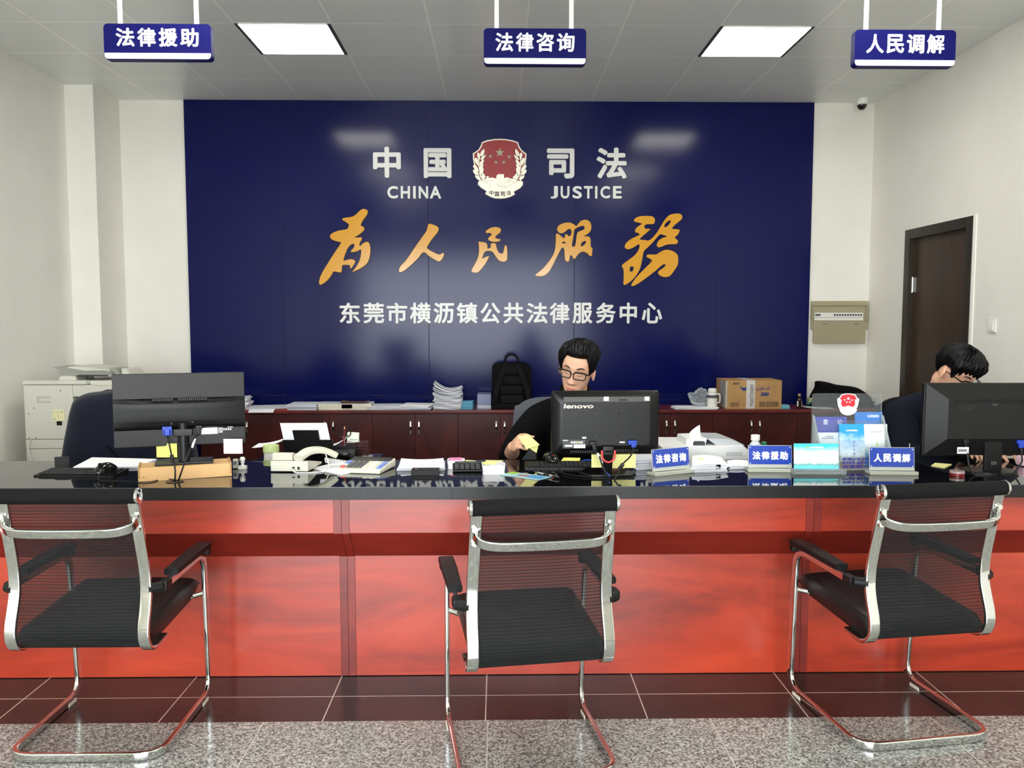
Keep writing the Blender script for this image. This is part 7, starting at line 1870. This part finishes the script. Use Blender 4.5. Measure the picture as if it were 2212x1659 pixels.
def face_parts(par, M, brow=.034, lips=True):
    for s in (-1, 1):
        bm = B(); pts = []
        for x, z, r in ((.016,brow-.003,.6),(.026,brow+.001,1),(.038,brow+.003,.9),(.050,brow-.002,.4)):
            pts.append((M @ Vector((s*x, surf(x, z)-.0005, z)), r))
        pp = catmull([p for p, _ in pts], 4); rr_ = [v.x for v in catmull([Vector((r,0,0)) for _, r in pts], 4)]
        sweep(bm, pp, circ_loop(.0044, 8), scales=[(.35*r, r) for r in rr_], up=M.to_3x3() @ Vector((0,0,1))); obj('eyebrow', bm, BROWM, par)
        bm = B(); pts = [M @ Vector((s*x, surf(x, z)-.0006, z)) for x, z in ((.019,.002),(.026,-.0005),(.034,-.001),(.042,.001),(.046,.003))]
        tube(bm, pts, [.0006,.0012,.0014,.0012,.0006], 8, smooth=4); obj('lowered_eyelash', bm, BROWM, par)
    if lips:
        for nm, z, h, w_ in (('upper_lip',-.0662,.0036,.024),('lower_lip',-.0770,.0046,.020)):
            bm = B(); pts = [(x*w_, z+(-.0035*abs(x)**2 if nm == 'upper_lip' else .004*abs(x)**2)) for x in (-1,-.7,-.35,0,.35,.7,1)]
            pp = catmull([M @ Vector((x, surf(x, zz)-.0001, zz)) for x, zz in pts], 3); k_ = [v.x for v in catmull([Vector((q,0,0)) for q in (.25,.7,.95,1,.95,.7,.25)], 3)]
            sweep(bm, pp, circ_loop(h, 10), scales=[(.42*q, q) for q in k_], up=M.to_3x3() @ Vector((0,0,1))); obj(nm, bm, LIP, par)
def glasses(par, M):
    g_ = None
    for s in (-1, 1):
        bm = B(); lp = rect_loop(.055, .034, .010, 5)
        path = [M @ Vector((s*.0345+x, -.1035+.012*((s*.0345+x)/.06)**2, .003+z)) for x, z in lp]
        sweep(bm, path, circ_loop(.0023, 8), closed=True, up=M.to_3x3() @ Vector((0,1,0)), scales=[1.6 if z > .010 else 1.0 for x, z in lp])
        o = obj('lens_rim', bm, FRAME, par)
        bm = B(); vs = [bm.verts.new(p) for p in path]; bm.faces.new(vs); obj('lens', bm, GLASSM, par)
        bm = B(); tube(bm, [M @ Vector(q) for q in ((s*.060,-.0915,.012),(s*.068,-.082,.013),(s*.076,-.04,.010),(s*.079,-.0,.006),(s*.078,.022,-.008))], [.0034,.0032,.0022,.0018,.0018], 8, smooth=4); obj('temple_arm', bm, FRAME, par)
    bm = B(); tube(bm, [M @ Vector(q) for q in ((-.0085,-.1045,.007),(0,-.109,.011),(.0085,-.1045,.007))], .0018, 8, smooth=4); obj('nose_bridge', bm, FRAME, par)

def locm(o):       # everything of a person is built in world places, then moved into the Empty's space
    return Matrix.Translation(-Vector(o.location))

# ---- person with the yellow notes
pY1 = 4.10
hc = P(1247, 799, pY1)
per = thing('person', 'person with short black hair, glasses and black sweater holding yellow notes behind the middle monitor', 'person', (hc.x, 4.30, 0))
LM = locm(per)
HM = Matrix.Translation(hc) @ Matrix.Rotation(R(-17),4,'Z') @ Matrix.Rotation(R(11),4,'Y') @ Matrix.Rotation(R(13),4,'X') @ Matrix.Scale(1.04,4)
hx_ = hc.x
nb = P(1243, 872, 4.17)
pelvis = Vector((hx_-.02, 4.36, .535)); waist = Vector((hx_-.02, 4.34, .70)); chest = Vector((hx_-.02, 4.28, .88)); upch = Vector((nb.x, 4.22, nb.z-.075))
shR = Vector((nb.x-.178, 4.22, nb.z-.085)); shL = Vector((nb.x+.185, 4.22, nb.z-.085))
elR = P(1104, 985, 4.10); wrR = P(1109, 965, 3.87)
elL = Vector((hx_+.26, 4.13, .80)); wrL = Vector((hx_+.17, 3.93, .86))
bm = B()
head_bm(bm, HM)
limb(bm, [HM @ Vector((0,.022,-.03)), HM @ Vector((0,.028,-.085)), nb+Vector((0,.02,-.01)), upch+Vector((0,0,.0))], [.056,.056,.058,.062], 20)
torso(bm, [(pelvis,.165,.12),(waist,.148,.108),(chest,.163,.115),(upch+Vector((0,.01,-.02)),.150,.09),(nb+Vector((0,.03,-.04)),.064,.058)])
limb(bm, [shR, (shR+elR)/2, elR], [.056,.049,.041]); limb(bm, [elR, elR.lerp(wrR,.45), wrR], [.041,.036,.027])
limb(bm, [shL, (shL+elL)/2, elL], [.056,.049,.041]); limb(bm, [elL, elL.lerp(wrL,.45), wrL], [.041,.036,.027])
for s in (-1,1):
    hip = pelvis+Vector((s*.09,-.02,-.02)); kn = Vector((hx_+s*.13, 3.96, .50)); an = Vector((hx_+s*.13, 4.02, .09)); toe = Vector((hx_+s*.14, 3.86, .035))
    limb(bm, [hip, hip.lerp(kn,.5), kn], [.088,.075,.056]); limb(bm, [kn, kn.lerp(an,.4), an], [.056,.052,.036]); limb(bm, [an, toe], [.036,.028])
hand(bm, wrR+Vector((0,-.012,.004)), (.28,-.86,.40), (.30,.10,.95), (.95,-.1,-.25), (1.0,1.05,1.1,1.15), .98,
     thumb=[wrR+Vector((.004,-.028,.026)), wrR+Vector((.018,-.055,.046)), wrR+Vector((.036,-.085,.052)), wrR+Vector((.052,-.108,.046))])
hand(bm, wrL, (-.1,-1,-.06), (-.9,.1,.1), (0,0,-1), (.3,.32,.34,.36), .98)
bm.transform(LM)
fuse('body', bm, SKIN, per, .0032, 4, .45)
# clothing
bm = B()
torso(bm, [(pelvis+Vector((0,0,-.06)),.182,.138),(waist,.170,.128),(chest,.186,.135),(upch+Vector((0,0,-.02)),.190,.118),(nb+Vector((0,.02,-.045)),.125,.095),(nb+Vector((0,.012,-.008)),.082,.080)])
cuffR = elR.lerp(wrR, .24)
limb(bm, [shR+Vector((.05,0,.012)), shR, (shR+elR)/2+Vector((-.012,0,.01)), elR+Vector((-.004,.02,0)), cuffR], [.072,.082,.070,.060,.054])
limb(bm, [shL+Vector((-.05,0,.012)), shL, (shL+elL)/2, elL, elL.lerp(wrL,.85)], [.072,.082,.068,.056,.040])
limb(bm, [nb+Vector((-.02,.02,-.05)), shR.lerp(nb,.45)+Vector((0,.01,-.005)), shR], [.08,.082,.082]); limb(bm, [nb+Vector((.02,.02,-.05)), shL.lerp(nb,.45)+Vector((0,.01,-.005)), shL], [.08,.082,.082])
bm.transform(LM); fuse('sweater', bm, SWEAT, per, .006, 8, .5)
bm = B(); d_ = (wrR-elR).normalized(); sweep(bm, [cuffR-d_*.012, cuffR, cuffR+d_*.014], circ_loop(.053,20), scales=[.92,1.0,.94], up=(0,0,1)); bm.transform(LM); obj('rolled_cuff', bm, SWEAT, per)
bm = B(); n = 32; rings = []
for k, (r, z) in enumerate(((.085,-.055),(.082,-.02),(.079,.015),(.077,.042),(.074,.044),(.070,.038),(.068,.0),(.07,-.04))):
    rings.append([bm.verts.new(nb+Vector((.0,.012,0))+Vector((r*1.0*math.cos(2*math.pi*i/n), r*.98*math.sin(2*math.pi*i/n)+.012*z/.04, z+.042+.012*math.sin(2*math.pi*i/n)))) for i in range(n)])
for A_, C_ in zip(rings, rings[1:]):
    for i in range(n): bm.faces.new((A_[i], A_[(i+1)%n], C_[(i+1)%n], C_[i]))
bmesh.ops.recalc_face_normals(bm, faces=bm.faces[:]); bm.transform(LM); obj('stand_collar', bm, SWEAT, per, ang=70)
def trousers(par, pelvis, hx_, LM, k=0):
    bm = B(); torso(bm, [(pelvis+Vector((0,0,-.10)),.18,.13),(pelvis+Vector((0,0,.05)),.176,.128)])
    for s in (-1,1):
        hip = pelvis+Vector((s*.09,-.02,-.02)); kn = Vector((hx_+s*.13, pelvis.y-.40, .50)); an = Vector((hx_+s*.13, pelvis.y-.34, .13))
        limb(bm, [hip, hip.lerp(kn,.5), kn], [.104,.09,.07]); limb(bm, [kn, kn.lerp(an,.4), an], [.068,.064,.055])
    bm.transform(LM); fuse('trousers', bm, TROU, par, .009, 6, .5)
    for s in (-1,1):
        bm = B(); an = Vector((hx_+s*.13, pelvis.y-.34, .06)); limb(bm, [an+Vector((0,.05,-.015)), an+Vector((0,-.04,-.015)), an+Vector((s*.01,-.18,-.028))], [.042,.044,.034]); 
        for v in bm.verts: v.co.z = max(.001, v.co.z)
        bm.transform(LM); obj('shoe', bm, SHOE, par, ang=70)
trousers(per, pelvis, hx_, LM)
HL = LM @ HM
def line1(a, az):
    return (.080 if a < 44 else .080-(a-44)/14*.048 if a < 58 else .032-(a-58)/10*.040 if a < 68 else -.008 if a < 78 else -.008+(a-78)/8*.030 if a < 86 else .022 if a < 102 else .022-(a-102)/28*.060 if a < 130 else -.038-(a-130)/50*.03)
hair(per, HL, line1, lambda a, v, az: .0055+.021*min(1,max(0,(v-.12)/.45))**1.2+.012*gs(a-15,38)*gs(v-.4,.4)+(.007*gs((math.degrees(az)+180)%360-180-70,50)*min(1,v*2)), 2.0, quiff=.010)
face_parts(per, HL); glasses(per, HL)
# notes in the hand
nt_ = thing('sticky_note_pad', 'yellow sticky note pad held in the hand of the person at the middle monitor', 'sticky note', wrR+Vector((.05,-.15,.0)))
NL = Matrix.Translation(-nt_.location); nY = wrR.y-.150
def npad(quad, Y, dy, th, nm, mt):
    bm = B(); pts = [P(px, py, Y+d) for (px, py), d in zip(quad, dy)]
    A_ = [bm.verts.new(NL @ p) for p in pts]; C_ = [bm.verts.new(NL @ (p+Vector((0,th,0)))) for p in pts]
    bm.faces.new(A_); bm.faces.new(list(reversed(C_)))
    for i in range(4): bm.faces.new((A_[i], C_[i], C_[(i+1)%4], A_[(i+1)%4]))
    bmesh.ops.recalc_face_normals(bm, faces=bm.faces[:]); obj(nm, bm, mt, nt_)
npad([(1119,943),(1141,938),(1166,961),(1137,970)], nY, (0,.03,.02,-.02), .005, 'note_block', PALE_YELLOW)
npad([(1143,968),(1163,961.5),(1161.5,969),(1159,978.5)], nY+.008, (-.01,.015,.01,.0), .0012, 'loose_note', PALE_YELLOW)

# ---- person at the right monitor
pY2_ = 4.02
hc2 = P(2066, 806, pY2_)
pe2 = thing('person', 'person in a dark navy jacket with bowed head and glasses behind the right monitor', 'person', (hc2.x, 4.30, 0))
LM2 = locm(pe2); HM2 = Matrix.Translation(hc2) @ Matrix.Rotation(R(24),4,'Z') @ Matrix.Rotation(R(4),4,'Y') @ Matrix.Rotation(R(34),4,'X')
nb2 = hc2+Vector((.03,.11,-.150)); hx2 = hc2.x-.03
pelvis2 = Vector((hx2, 4.36, .535)); waist2 = Vector((hx2, 4.33, .70)); chest2 = Vector((hx2, 4.24, .86)); up2 = Vector((nb2.x, 4.16, nb2.z-.05))
sh2R = Vector((nb2.x-.235, 4.15, nb2.z-.075)); sh2L = Vector((nb2.x+.185, 4.15, nb2.z-.085))
el2R = P(1965, 990, 3.98); wr2R = Vector((hc2.x-.07, 3.84, .835)); el2L = Vector((hc2.x+.25, 3.99, .86)); wr2L = Vector((hc2.x+.14, 3.80, .835))
bm = B(); head_bm(bm, HM2)
limb(bm, [HM2 @ Vector((0,.022,-.03)), HM2 @ Vector((0,.032,-.085)), nb2+Vector((0,.01,0)), up2+Vector((0,0,-.01))], [.054,.052,.054,.060], 20)
torso(bm, [(pelvis2,.165,.12),(waist2,.148,.108),(chest2,.163,.115),(up2+Vector((0,.01,-.02)),.145,.085),(nb2+Vector((0,.02,-.03)),.062,.058)])
for a, b_, c in ((sh2R, el2R, wr2R), (sh2L, el2L, wr2L)):
    limb(bm, [a, (a+b_)/2, b_], [.056,.049,.041]); limb(bm, [b_, b_.lerp(c,.45), c], [.041,.036,.027])
for s in (-1,1):
    hip = pelvis2+Vector((s*.09,-.02,-.02)); kn = Vector((hx2+s*.13, 3.96, .50)); an = Vector((hx2+s*.13, 4.02, .09)); toe = Vector((hx2+s*.14, 3.86, .035))
    limb(bm, [hip, hip.lerp(kn,.5), kn], [.088,.075,.056]); limb(bm, [kn, kn.lerp(an,.4), an], [.056,.052,.036]); limb(bm, [an, toe], [.036,.028])
hand(bm, wr2R, (.15,-1,-.02), (.95,.1,.0), (0,0,-1), (.35,.37,.4,.42), .95); hand(bm, wr2L, (-.15,-1,-.02), (-.95,.1,0), (0,0,-1), (.35,.37,.4,.42), .95)
bm.transform(LM2); fuse('body', bm, SKIN, pe2, .0034, 4, .45)
bm = B()
torso(bm, [(pelvis2+Vector((0,0,-.06)),.185,.14),(waist2,.178,.134),(chest2,.195,.142),(up2+Vector((0,0,-.01)),.198,.125),(nb2+Vector((0,.02,-.03)),.13,.10),(nb2+Vector((0,.012,.0)),.085,.082)])
for a, b_, c, s in ((sh2R, el2R, wr2R, 1), (sh2L, el2L, wr2L, -1)):
    limb(bm, [a+Vector((s*.05,0,.012)), a, (a+b_)/2+Vector((-s*.008,0,0)), b_, b_.lerp(c,.8)], [.078,.086,.076,.064,.046])
for s_ in (sh2R, sh2L): limb(bm, [nb2+Vector((0,.02,-.045)), s_.lerp(nb2,.5)+Vector((0,.01,.0)), s_], [.085,.088,.087])
bm.transform(LM2); fuse('jacket', bm, NAVYC, pe2, .006, 8, .5)
bm = B(); n = 32; rings = []
for r, z in ((.092,-.05),(.088,-.01),(.084,.02),(.080,.035),(.075,.032),(.073,.0),(.075,-.03)):
    rings.append([bm.verts.new(nb2+Vector((0,.012,0))+Vector((r*math.cos(2*math.pi*i/n), r*math.sin(2*math.pi*i/n), z+.03*math.sin(2*math.pi*i/n)))) for i in range(n)])
for A_, C_ in zip(rings, rings[1:]):
    for i in range(n): bm.faces.new((A_[i], A_[(i+1)%n], C_[(i+1)%n], C_[i]))
bmesh.ops.recalc_face_normals(bm, faces=bm.faces[:]); bm.transform(LM2); obj('jacket_collar', bm, NAVYC, pe2, ang=70)
trousers(pe2, pelvis2, hx2, LM2)
HL2 = LM2 @ HM2
def line2(a, az):
    return (.056 if a < 40 else .056-(a-40)/20*.020 if a < 60 else .036-(a-60)/8*.042 if a < 68 else -.006 if a < 76 else -.006+(a-76)/8*.032 if a < 84 else .026 if a < 104 else .026-(a-104)/26*.062 if a < 130 else -.036-(a-130)/50*.03)
hair(pe2, HL2, line2, lambda a, v, az: .007+.019*min(1,max(0,(v-.05)/.4))+.004*gs(a,60)*gs(v-.3,.3), 5.0, fringe=.022)
face_parts(pe2, HL2); glasses(pe2, HL2)
